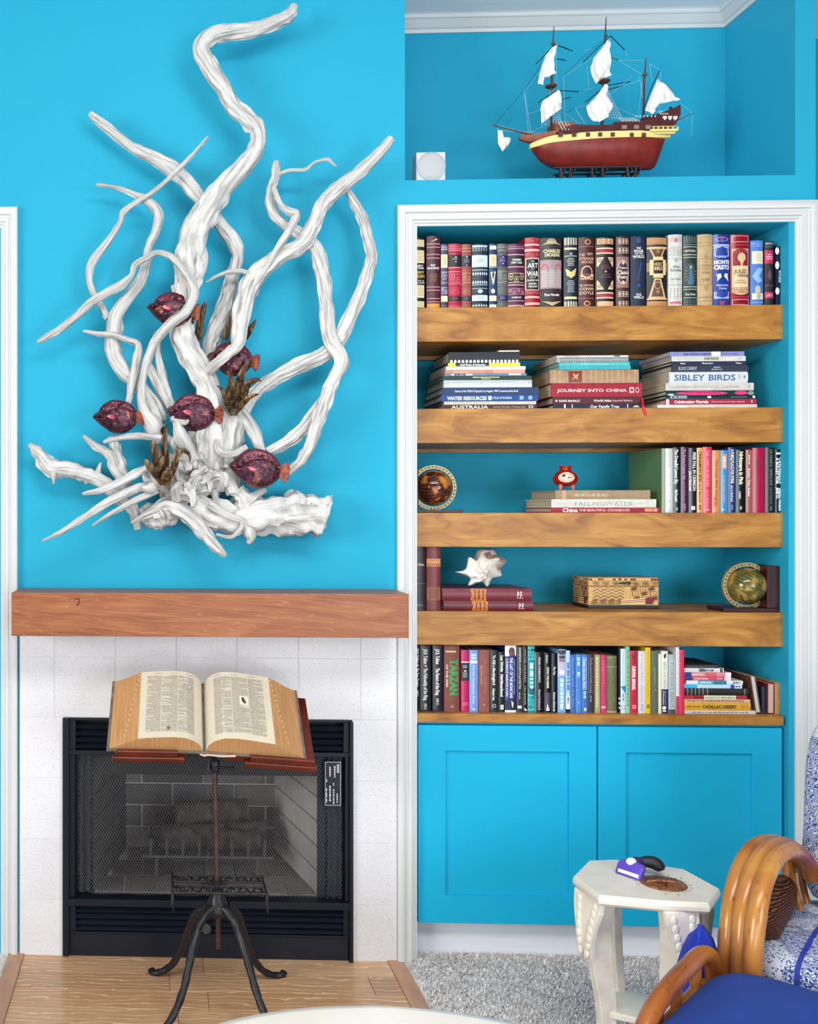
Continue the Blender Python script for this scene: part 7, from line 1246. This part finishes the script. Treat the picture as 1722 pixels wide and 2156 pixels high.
# ================================================================ cream side table
M['cream'] = flatm('antique_cream_paint', C('#e4dfd2'), .5, var=.10, vsc=25, bs=.15, bsc=120)
m = NT('cream_top', .4); v = m.coord(); m.base(m.mix(m.ramp(m.noise(v, 14, 5), [(.45, (0,0,0,1)), (.8, (.5,.5,.5,1))]), C('#dedace'), C('#c3beb2'))); M['creamtop'] = m.mat
TZ = .50; PX8 = [(1208,1843),(1240,1811),(1293,1809),(1439,1829),(1514,1870),(1492,1901),(1386,1896),(1261,1884)]
P8 = [onz(x, y, TZ) for x, y in PX8]; tcx = sum(p.x for p in P8)/8; tcy = sum(p.y for p in P8)/8
tb = thing('side_table', 'small cream octagonal side table with carved cabriole legs', 'table', (tcx, tcy, 0))
b = MB(); vs = []; rows = [(1, TZ), (1.0, TZ - .006), (1.02, TZ - .012), (1.015, TZ - .022), (.95, TZ - .030)]
for k, z in [(.985, TZ)] + [(rows[0][0], TZ - .003)] + rows[2:]:
    for p in P8: vs.append((tcx + (p.x - tcx)*k, tcy + (p.y - tcy)*k, z))
nr = len(vs)//8; b.add(vs, [tuple(range(8))] + [(k*8+i, k*8+(i+1) % 8, (k+1)*8+(i+1) % 8, (k+1)*8+i) for k in range(nr-1) for i in range(8)] + [tuple((nr-1)*8+i for i in range(8))[::-1]]); b.build('top', M['creamtop'], tb, bevel=.0012)
LEGP = [(.97, .470), (1.0, .43), (1.03, .385), (1.03, .34), (.98, .28), (.90, .22), (.84, .165), (.83, .11), (.88, .06), (.99, .02), (1.04, 0)]
for i, j in ((7, 0), (5, 6), (3, 4), (1, 2)):
    mid = (P8[i] + P8[j])/2; rad = Vector((mid.x - tcx, mid.y - tcy, 0)); R0 = rad.length; rad.normalize(); tan = Vector((-rad.y, rad.x, 0)); R1 = R0*.93
    sp_ = spline(LEGP, 3); b = MB(); vs = []
    for k, z in sp_:
        wd = .062 if z > .33 else .062 - .02*min(1, (.33 - z)/.2) + (.01 if z < .05 else 0); ro = R1*k; ri = ro - wd
        for r_, s_ in ((ro, -1), (ro, 1), (ri, 1), (ri, -1)): q = Vector((tcx, tcy, z)) + rad*r_ + tan*(s_*.0125); vs.append(q)
    n = len(sp_); b.add(vs, [(k*4+e, k*4+(e+1) % 4, (k+1)*4+(e+1) % 4, (k+1)*4+e) for k in range(n-1) for e in range(4)] + [(3, 2, 1, 0), tuple((n-1)*4+e for e in range(4))]); lg = b.build('leg', M['cream'], tb, bevel=.002)
    hw = (P8[i] - P8[j]).length*.40; b = MB(); vs = []; prs = [(hw, .474, .0), (hw*.95, .44, .004), (hw*.72, .40, .010), (hw*.55, .36, .012), (hw*.42, .315, .008)]
    for off in (.016, 0):
        for w_, z, o in prs: base_ = Vector((tcx, tcy, z)) + rad*(R1*.965 + o + off*.8); vs += [base_ - tan*w_, base_ + tan*w_]
    m2 = len(prs)*2; b.add(vs, [(2*k, 2*k+1, 2*k+3, 2*k+2) for k in range(4)] + [(m2+2*k, m2+2*k+2, m2+2*k+3, m2+2*k+1) for k in range(4)] + [(2*k, 2*k+2, m2+2*k+2, m2+2*k) for k in range(4)] + [(2*k+1, m2+2*k+1, m2+2*k+3, 2*k+3) for k in range(4)] + [(0, m2, m2+1, 1), (8, 9, m2+9, m2+8)]); b.build('apron', M['cream'], tb, bevel=.001)
    b = MB()
    for s_ in (-1, 1):
        for k in range(7):
            t = k/6; z = .452 - t*.125; w_ = hw*(.86 - .50*t); o = .0150 + .012*min(1, t*1.6); c = Vector((tcx, tcy, z)) + rad*(R1*.965 + o) + tan*(s_*w_*.66)
            b.lathe([(.013, -.004), (.0115, .0010), (.007, .0026), (0, .003)], (0, 0, 0), 10)
            Mx = Matrix((tan, Vector((0, 0, 1)), rad)).transposed(); q0 = len(b.v) - 40
            b.v[q0:] = [tuple(c + Mx @ Vector((p[0]*.8, p[1]*1.15, p[2]))) for p in b.v[q0:]]
    b.build('carved_scallops', M['cream'], lg, smooth=180)['kind'] = 'stuff'
b = MB(); c4 = []
for i, j in ((7, 0), (5, 6), (3, 4), (1, 2)):
    mid = (P8[i] + P8[j])/2; c4.append((tcx + (mid.x - tcx)*.72, tcy + (mid.y - tcy)*.72))
b.prism(c4, 'z', .150, .168); lsh = b.build('lower_shelf', M['creamtop'], tb, bevel=.003)
for i, j in ((7, 0), (5, 6)):
    b = MB()
mid = ((c4[0][0] + c4[3][0])/2*.2 + c4[0][0]*.8, (c4[0][1] + c4[3][1])/2*.2 + c4[0][1]*.8)
for q in c4:
    b = MB(); qx = tcx + (q[0] - tcx)*.86; qy = tcy + (q[1] - tcy)*.86; b.prism([(qx - .016, .12), (qx + .016, .12), (qx + .02, .1498), (qx - .02, .1498)], 'y', qy - .012, qy + .012); b.build('corner_block', M['cream'], lsh, bevel=.002)
# engraved marks round the medallion
cz = onz(1396, 1861, TZ); pm = Print(lambda u, v, o: (cz.x + (.062 + .03*v)*math.cos(6.2832*u), cz.y + (.058 + .028*v)*math.sin(6.2832*u), TZ + .0003 + o)); pm.nu = 1; r4 = random.Random(4)
for k in range(34):
    u = (k + r4.uniform(.0, .4))/34
    if .53 < u < .66: continue
    v = r4.choice([0, .05, .55]); pm.put([(u, v), (u + .010, v + .1), (u + .010, v + .16), (u, v + .08)], [(0,1,2,3)], C('#8a857a'))
    if k % 2: pm.put([(u + .004, v - .1), (u + .007, v - .1), (u + .007, v + .3), (u + .004, v + .3)], [(0,1,2,3)], C('#9a958a'))
o = pm.mb.build('engraved_marks', M['print'], tb, fix=False); o['kind'] = 'stuff'
cst = thing('coaster', 'round copper-brown leaf-carved disc lying on the cream side table', 'coaster', (cz.x, cz.y, TZ)); m = NT('carved_copper', .4, .5); v = m.coord(); m.base(m.ramp(m.noise(v, 70, 4, 1), [(.35, C('#5c3420')), (.6, C('#a8704e'))])); m.bump(m.noise(v, 60, 3, 1), .6, .003)
b = MB(); b.lathe([(.0, .0035), (.045, .0045), (.054, .004), (.056, .0015), (.055, .0003)], cz, 36); cd = b.build('disc', m.mat, cst, smooth=60)
b = MB(); b.tube([cz + Vector((-.045 + .09*t, .004*math.sin(t*5), .005 + .002*math.sin(3.14*t))) for t in [k/10 for k in range(11)]], [.001, .003, .004, .005, .005, .005, .005, .004, .003, .002, .001], 8)
for k in range(7):
    for sg in (-1, 1): b.tube([cz + Vector((-.032 + .01*k, 0, .005)), cz + Vector((-.022 + .01*k, sg*.02, .005)), cz + Vector((-.012 + .01*k, sg*.032, .0045))], [.0015, .0015, .0008], 5)
b.build('leaf_relief', m.mat, cst, smooth=60)['kind'] = 'stuff'
# pet grooming brush
M['purple'] = flatm('purple_plastic', C('#5a45b4'), .3); M['blackp'] = flatm('black_rubber', C('#15151b'), .5); M['whitep'] = flatm('white_plastic', C('#e6e6ea'), .35)
A = onz(1293, 1838, TZ); B = onz(1346, 1856, TZ); br = thing('grooming_brush', 'purple pet grooming brush with black handle lying on the cream table', 'brush', tuple((A + B)/2))
ex = (B - A).normalized(); ey = Vector((-ex.y, ex.x, 0)); up = (Vector((0, 0, 1)) + ey*.55).normalized(); L = (B - A).length; H = .040; b = MB()
sec = [(0, .002), (0, .012), (.0, H*.75), (L*.12, H), (L*.5, H*1.08), (L*.88, H), (L, H*.75), (L, .002)]; sec = [(0, .004), (0, H*.8), (L*.10, H*.98), (L*.5, H*1.06), (L*.9, H*.98), (L, H*.8), (L, .004), (L*.94, .0), (L*.06, .0)]
fr_ = [A + ex*p + up*q + Vector((0, 0, .0008)) for p, q in sec]; bk_ = [p + ey*.017 for p in fr_]; k = len(sec); b.add(fr_ + bk_, [tuple(range(k)), tuple(range(k, 2*k))[::-1]] + [(i, k+i, k+(i+1) % k, (i+1) % k) for i in range(k)]); b.build('head', M['purple'], br, bevel=.003, smooth=40)
b = MB(); q = [A + ex*(L*.10) + up*.007 - ey*.001, A + ex*(L*.92) + up*.007 - ey*.001, A + ex*(L*.92) + up*.016 - ey*.001, A + ex*(L*.10) + up*.016 - ey*.001]; b.add(q + [p + ey*.004 for p in q], [(0,1,2,3), (4,7,6,5), (0,4,5,1), (1,5,6,2), (2,6,7,3), (3,7,4,0)]); b.build('blade_guard', M['whitep'], br, bevel=.0008)
hm = A + ex*(L*.55) + up*(H*.85) + ey*.012; b = MB(); b.ball(hm + Vector((-.006, .004, .006)), (.014, .012, .011), 14, 10); b.build('release_button', M['whitep'], br, smooth=180)
he = [hm + Vector((.008, .008, .004)), hm + Vector((.022, .012, .003)), hm + Vector((.040, .012, .004)), hm + Vector((.056, .008, .002)), hm + Vector((.066, .004, -.006)), hm + Vector((.070, .002, -.014))]
b = MB(); b.tube([hm + Vector((-.002, .004, -.002)), he[0], he[1]], [.012, .014, .013], 14); b.build('neck', flatm('dark_purple_plastic', C('#2e2058'), .35), br, smooth=60)
b = MB(); pp_ = spline([tuple(p) for p in he[1:]], 4); nn = len(pp_); b.tube(pp_, [.012 + .005*math.sin(3.14*i/(nn-1)) if i < nn-2 else .011 for i in range(nn)], 16); b.build('handle', M['blackp'], br, smooth=70)
# ================================================================ rattan seating
m = NT('rattan_cane', .22); v = m.coord(); f = m.noise(m.coord((30, 30, 8)), 2, 4, .5); m.base(m.mix(m.ramp(m.noise(m.coord((70, 70, 14)), 1, 4), [(.60, (0,0,0,1)), (.74, (.6,.6,.6,1))]), m.ramp(m.noise(v, 5, 2), [(.3, C('#84431a')), (.5, C('#a46028')), (.7, C('#bb8440'))]), C('#5a2c10'))); M['rattan'] = m.mat
M['navy'] = flatm('blue_upholstery', C('#123a8a'), .85, bs=.25, bsc=400, var=.1, vsc=12); M['royal'] = flatm('royal_blue_cotton', C('#1034b4'), .7, bs=.2, bsc=300)
m = NT('batik_print', .8); v = m.coord((1,1,1))
mp = m.coord((1,1,1)); mp.node.inputs['Rotation'].default_value = (0, 0, .75); d1 = m.math('SUBTRACT', 1.0, m.wave(mp, 2.6, .25, 1, 6, 'SIN', 'BANDS', 'X')); w1 = m.wave(v, 52, 16, 1, 1.6, 'SIN', 'RINGS', 'Z'); d2 = m.voro(m.coord((1,1,.8)), 165, 'F1'); d3 = m.noise(v, 10, 1)
lines = m.math('GREATER_THAN', w1, .56); dots = m.math('GREATER_THAN', d2, .34); zone = m.math('GREATER_THAN', d3, .56); pat = m.mix(zone, lines, dots)
m.base(m.mix(m.math('LESS_THAN', d1, .022), m.mix(pat, C('#2a4488'), C('#c3c9d6')), C('#1c3496'))); M['batik'] = m.mat
F = Vector((-.68, -.733, 0)).normalized(); Rr = Vector((.733, -.68, 0)).normalized()
ch = thing('rattan_armchair', 'honey rattan armchair with blue and white batik cushions', 'armchair', (1.75, -.75, 0))
def pole(pts, r, parent, name='pole', m_='rattan', seed=0):
    P = spline([tuple(p) for p in pts], 7); n = len(P); acc = 0; b = MB(); R = []
    for i in range(n):
        if i: acc += (Vector(P[i]) - Vector(P[i-1])).length
        R.append(r*(1 + .06*math.exp(-(((acc*3.3 + seed*.37) % 1.0 - .5)/.03)**2) + .03*noise.noise(Vector((acc*9, seed, 0)))))
    b.tube(P, R, 14); return b.build(name, M[m_], parent, smooth=70)
for sd, pts in enumerate(([(1528,2075,-.86),(1531,1990,-.86),(1539,1905,-.84),(1556,1835,-.80),(1582,1790,-.74),(1612,1774,-.68),(1640,1776,-.62),(1664,1795,-.57),(1678,1826,-.55)],
                          [(1556,2080,-.90),(1559,1990,-.90),(1567,1905,-.88),(1584,1838,-.84),(1609,1796,-.78),(1637,1779,-.72),(1662,1783,-.66),(1682,1803,-.61),(1694,1832,-.59)],
                          [(1584,2085,-.94),(1587,1990,-.94),(1597,1905,-.92),(1612,1848,-.88),(1634,1808,-.82),(1660,1791,-.76),(1684,1797,-.70),(1701,1818,-.65),(1710,1846,-.63)])):
    P = [at(*p) for p in pts]; P = [Vector((P[0].x, P[0].y, .0))] + P; pole(P, .0205, ch, 'arm_pole', seed=sd)
    b = MB()
for k, (x0, y0, Y0, x1, y1, Y1) in enumerate(((1655,1832,-.62,1652,1775 + 100,-.62), (1662,1830,-.58,1690,1930,-.66), (1680,1822,-.55,1700,1905,-.60))):
    pole([at(x0, y0 - 20, Y0), at((x0+x1)/2, (y0+y1)/2, (Y0+Y1)/2), at(x1, y1, Y1)], .0085, ch, 'strut', seed=5 + k)
# wicker-wrapped seat frame below the arm
m = NT('wicker_weave', .5); v = m.coord((1,1,1)); w2 = m.wave(v, 75, 2.0, 2, 3, 'SIN', 'BANDS', 'Z'); m.base(m.ramp(w2, [(.2, C('#2a0f06')), (.6, C('#6e3416')), (.9, C('#965628'))])); m.bump(w2, 1, .006); M['wicker'] = m.mat
b = MB(); P = [at(1650, 1862, -.62), at(1640, 1885, -.66), at(1618, 1925, -.74), at(1600, 1965, -.82)]; b.tube(spline([tuple(p) for p in P], 6), [.028 + .012*min(1, k/6) for k in range(19)], 20, prof=lambda i, j, p: 1 + .05*math.sin(i*2.6)*math.cos(j*1.9)); b.build('wicker_panel', M['wicker'], ch, smooth=70)
def cushion(name, c, ax, ay, az, mat, parent, r=.5, nu=14, puff=.25, wob=.012, sub=(18, 18, 6)):
    # rounded box: half axes ax, ay, az
    b = MB(); nx, ny, nz = sub; S = {}
    def vert(i, j, k):
        x, y, z = 2*i/nx - 1, 2*j/ny - 1, 2*k/nz - 1
        ex_ = 1 - abs(x)**5; ey_ = 1 - abs(y)**5; ez = 1 - abs(z)**3
        px_ = x*(1 - (1-r)*0 - .035*(1 - ez)); py_ = y*(1 - .035*(1 - ez)); pz_ = z*(.62 + .38*min(1, (ex_*ey_)**.45) + puff*.5*(1-x*x)*(1-y*y))
        px_ *= 1 - .10*y**6; py_ *= 1 - .08*x**6; q = Vector(c) + Vector(ax)*px_ + Vector(ay)*py_ + Vector(az)*pz_; return q + Vector(az).normalized()*wob*noise.noise(q*9)
    def gi(i, j, k):
        if (i, j, k) not in S: S[(i, j, k)] = len(b.v); b.v.append(tuple(vert(i, j, k)))
        return S[(i, j, k)]
    for i in range(nx):
        for j in range(ny):
            for k in (0, nz): b.f.append((gi(i, j, k), gi(i+1, j, k), gi(i+1, j+1, k), gi(i, j+1, k)))
    for i in range(nx):
        for k in range(nz):
            for j in (0, ny): b.f.append((gi(i, j, k), gi(i+1, j, k), gi(i+1, j, k+1), gi(i, j, k+1)))
    for j in range(ny):
        for k in range(nz):
            for i in (0, nx): b.f.append((gi(i, j, k), gi(i, j+1, k), gi(i, j+1, k+1), gi(i, j, k+1)))
    b.m = [0]*len(b.f); return b.build(name, mat, parent, smooth=70)
FL = onz(1602, 1992, .45); FR = onz(1722, 2021, .45); Rr = (FR - FL).normalized(); F = (FL - onz(1690, 1893, .45)).normalized(); Rr = Vector((-F.y, F.x, 0)); FL = Vector((FL.x, FL.y, 0))     # front corner of the seat next to the arm
cs = FL + Rr*.27 - F*.25 + Vector((0, 0, .385)); cushion('seat_cushion', cs, Rr*.305, F*.275, Vector((0, 0, .062)), M['batik'], ch)
b = MB(); c_ = FL + Rr*.29 - F*.28 + Vector((0, 0, .275)); b.obox(c_, Rr*.29, F*.27, Vector((0, 0, .022))); b.build('seat_frame', M['wicker'], ch, bevel=.01)
bkc = FL + Rr*.292 - F*.475 + Vector((0, 0, .685)); bu = (Vector((0, 0, 1)) - F*.22).normalized(); bn = (F + Vector((0, 0, .22))).normalized()
cushion('back_cushion', bkc, Rr*.30, bu*.25, bn*.06, M['batik'], ch, puff=.5)
bd_ = MB(); e0 = bkc - Rr*.235 + bn*.060
bd_.tube([tuple(e0 + bu*(-.21 + .42*t) + bn*(.02*math.sin(3.14*t))) for t in [k/16 for k in range(17)]], .0065, 8); bd_.build('blue_piping', M['royal'], ch, smooth=60)
for dx, dy in ((.05, -.03), (.55, -.03), (.55, -.62), (.05, -.62)):
    q = FL + Rr*dx + F*dy; pole([(q.x, q.y, 0.0), (q.x, q.y, .15), (q.x, q.y, .29 if dy > -.3 else .80)], .019, ch, 'leg', seed=dx*9)
# footstool in front of it
fs_ = thing('rattan_footstool', 'rattan footstool with bent cane sides and a plain blue cushion', 'footstool', (1.4, -1.3, 0))
BC = onz(1535, 2030, .43); BR_ = onz(1722, 2074, .43); Ff = (onz(1415, 2140, .43) - BC).normalized(); Rf = Vector((-Ff.y, Ff.x, 0)); BC = Vector((BC.x, BC.y, 0))
c_ = BC + Rf*.25 + Ff*.24 + Vector((0, 0, .383)); cushion('cushion', c_, Rf*.275, Ff*.272, Vector((0, 0, .052)), M['navy'], fs_, wob=.004)
for k, off in enumerate((-.035, .53)):
    for q_, (dz, rr_) in enumerate(((-.018, .0195), (-.085, .011))):
        pts = [BC + Rf*off + Ff*(-.03 + .0) + Vector((0, 0, .0)), BC + Rf*off + Ff*-.03 + Vector((0, 0, .30 + dz)), BC + Rf*off + Ff*.0 + Vector((0, 0, .435 + dz)), BC + Rf*off + Ff*.06 + Vector((0, 0, .478 + dz)), BC + Rf*off + Ff*.16 + Vector((0, 0, .478 + dz)), BC + Rf*off + Ff*.32 + Vector((0, 0, .462 + dz)), BC + Rf*off + Ff*.415 + Vector((0, 0, .42 + dz)), BC + Rf*off + Ff*.47 + Vector((0, 0, .33 + dz)), BC + Rf*off + Ff*.49 + Vector((0, 0, .2)), BC + Rf*off + Ff*.50 + Vector((0, 0, .0))]
        pole(pts, rr_, fs_, 'side_hoop' if q_ == 0 else 'inner_hoop', seed=k*2 + q_)
    for t in (.10, .22, .33):
        p0 = BC + Rf*off + Ff*t + Vector((0, 0, .465 - .03*(t > .3))); pole([p0, p0 + Ff*.012 - Vector((0, 0, .06)), p0 + Ff*.025 - Vector((0, 0, .14))], .011, fs_, 'spindle', seed=int(t*50))
b = MB(); b.obox(BC + Rf*.25 + Ff*.24 + Vector((0, 0, .30)), Rf*.265, Ff*.23, Vector((0, 0, .02))); b.build('seat_frame', M['rattan'], fs_, bevel=.01)
# blue throw pillow standing between table and chair
pl = thing('throw_pillow', 'royal blue throw pillow standing on edge behind the footstool', 'pillow', (1.32, -.86, 0))
ap = at(1484, 1940, -.90); b = MB(); n = 16; vs = []
base_z = .002; e1 = Vector((.50, .86, 0)).normalized(); e2 = Vector((.86, -.50, 0))
for i in range(n+1):
    for j in range(n+1):
        u, v = 2*i/n - 1, 2*j/n - 1; th = .055*((1 - abs(u)**2.2)*(1 - abs(v)**2.2))**.55
        vs.append(((u, v), th))
Hh = ap.z/2 + .0
def pv(u, v, th): return Vector((ap.x - .018, ap.y - .01, 0)) + e1*(.14 + u*.14*(1.0)) + e2*th + Vector((0, 0, Hh + v*Hh*(.985 if u < .9 else .97) - (.10*(u + 1)*.5*(v + 1)*.5))) + Vector((-.03, .0, 0))*(1 - v)*.5
fv = [pv(u, v, th) for (u, v), th in vs]; bv = [pv(u, v, -th - .001) for (u, v), th in vs]; k = len(fv); m3 = n+1
b.add(fv + bv, [(i*m3+j, (i+1)*m3+j, (i+1)*m3+j+1, i*m3+j+1) for i in range(n) for j in range(n)] + [(k+i*m3+j, k+i*m3+j+1, k+(i+1)*m3+j+1, k+(i+1)*m3+j) for i in range(n) for j in range(n)])
for (i0, j0, di, dj) in ((0, 0, 1, 0), (n, 0, 0, 1), (n, n, -1, 0), (0, n, 0, -1)):
    for s_ in range(n): a_ = (i0 + di*s_)*m3 + j0 + dj*s_; c_ = (i0 + di*(s_+1))*m3 + j0 + dj*(s_+1); b.f.append((a_, k + a_, k + c_, c_)); b.m.append(0)
b.build('cover', M['royal'], pl, smooth=60)
b = MB(); b.tube([pv(-1, -1 + 2*t/20, 0) for t in range(21)], .004, 8); b.build('seam_piping', M['royal'], pl, smooth=60)
# ================================================================ round cream table close to the camera
zt_ = .50; apx = onz(800, 2109, zt_); Rt = .62; rtb = thing('coffee_table', 'round cream-topped coffee table at the near edge of the hearth', 'table', (apx.x - .02, apx.y - Rt, 0))
m = NT('cream_lacquer', .25); m.base(m.ramp(m.noise(m.coord(), 4, 3), [(.35, (.80,.76,.68,1)), (.65, (.86,.83,.77,1))])); cx_, cy_ = apx.x - .02, apx.y - Rt
b = MB(); b.lathe([(.0, zt_), (Rt - .03, zt_), (Rt - .008, zt_ - .004), (Rt, zt_ - .014), (Rt - .004, zt_ - .030), (Rt - .04, zt_ - .036), (0, zt_ - .036)], (cx_, cy_, 0), 96); b.build('top', m.mat, rtb, smooth=50)
b = MB(); b.lathe([(.24, 0), (.24, .03), (.07, .06), (.06, .25), (.08, .42), (.2, zt_ - .037)], (cx_, cy_, 0), 40); b.build('pedestal', m.mat, rtb, smooth=50)
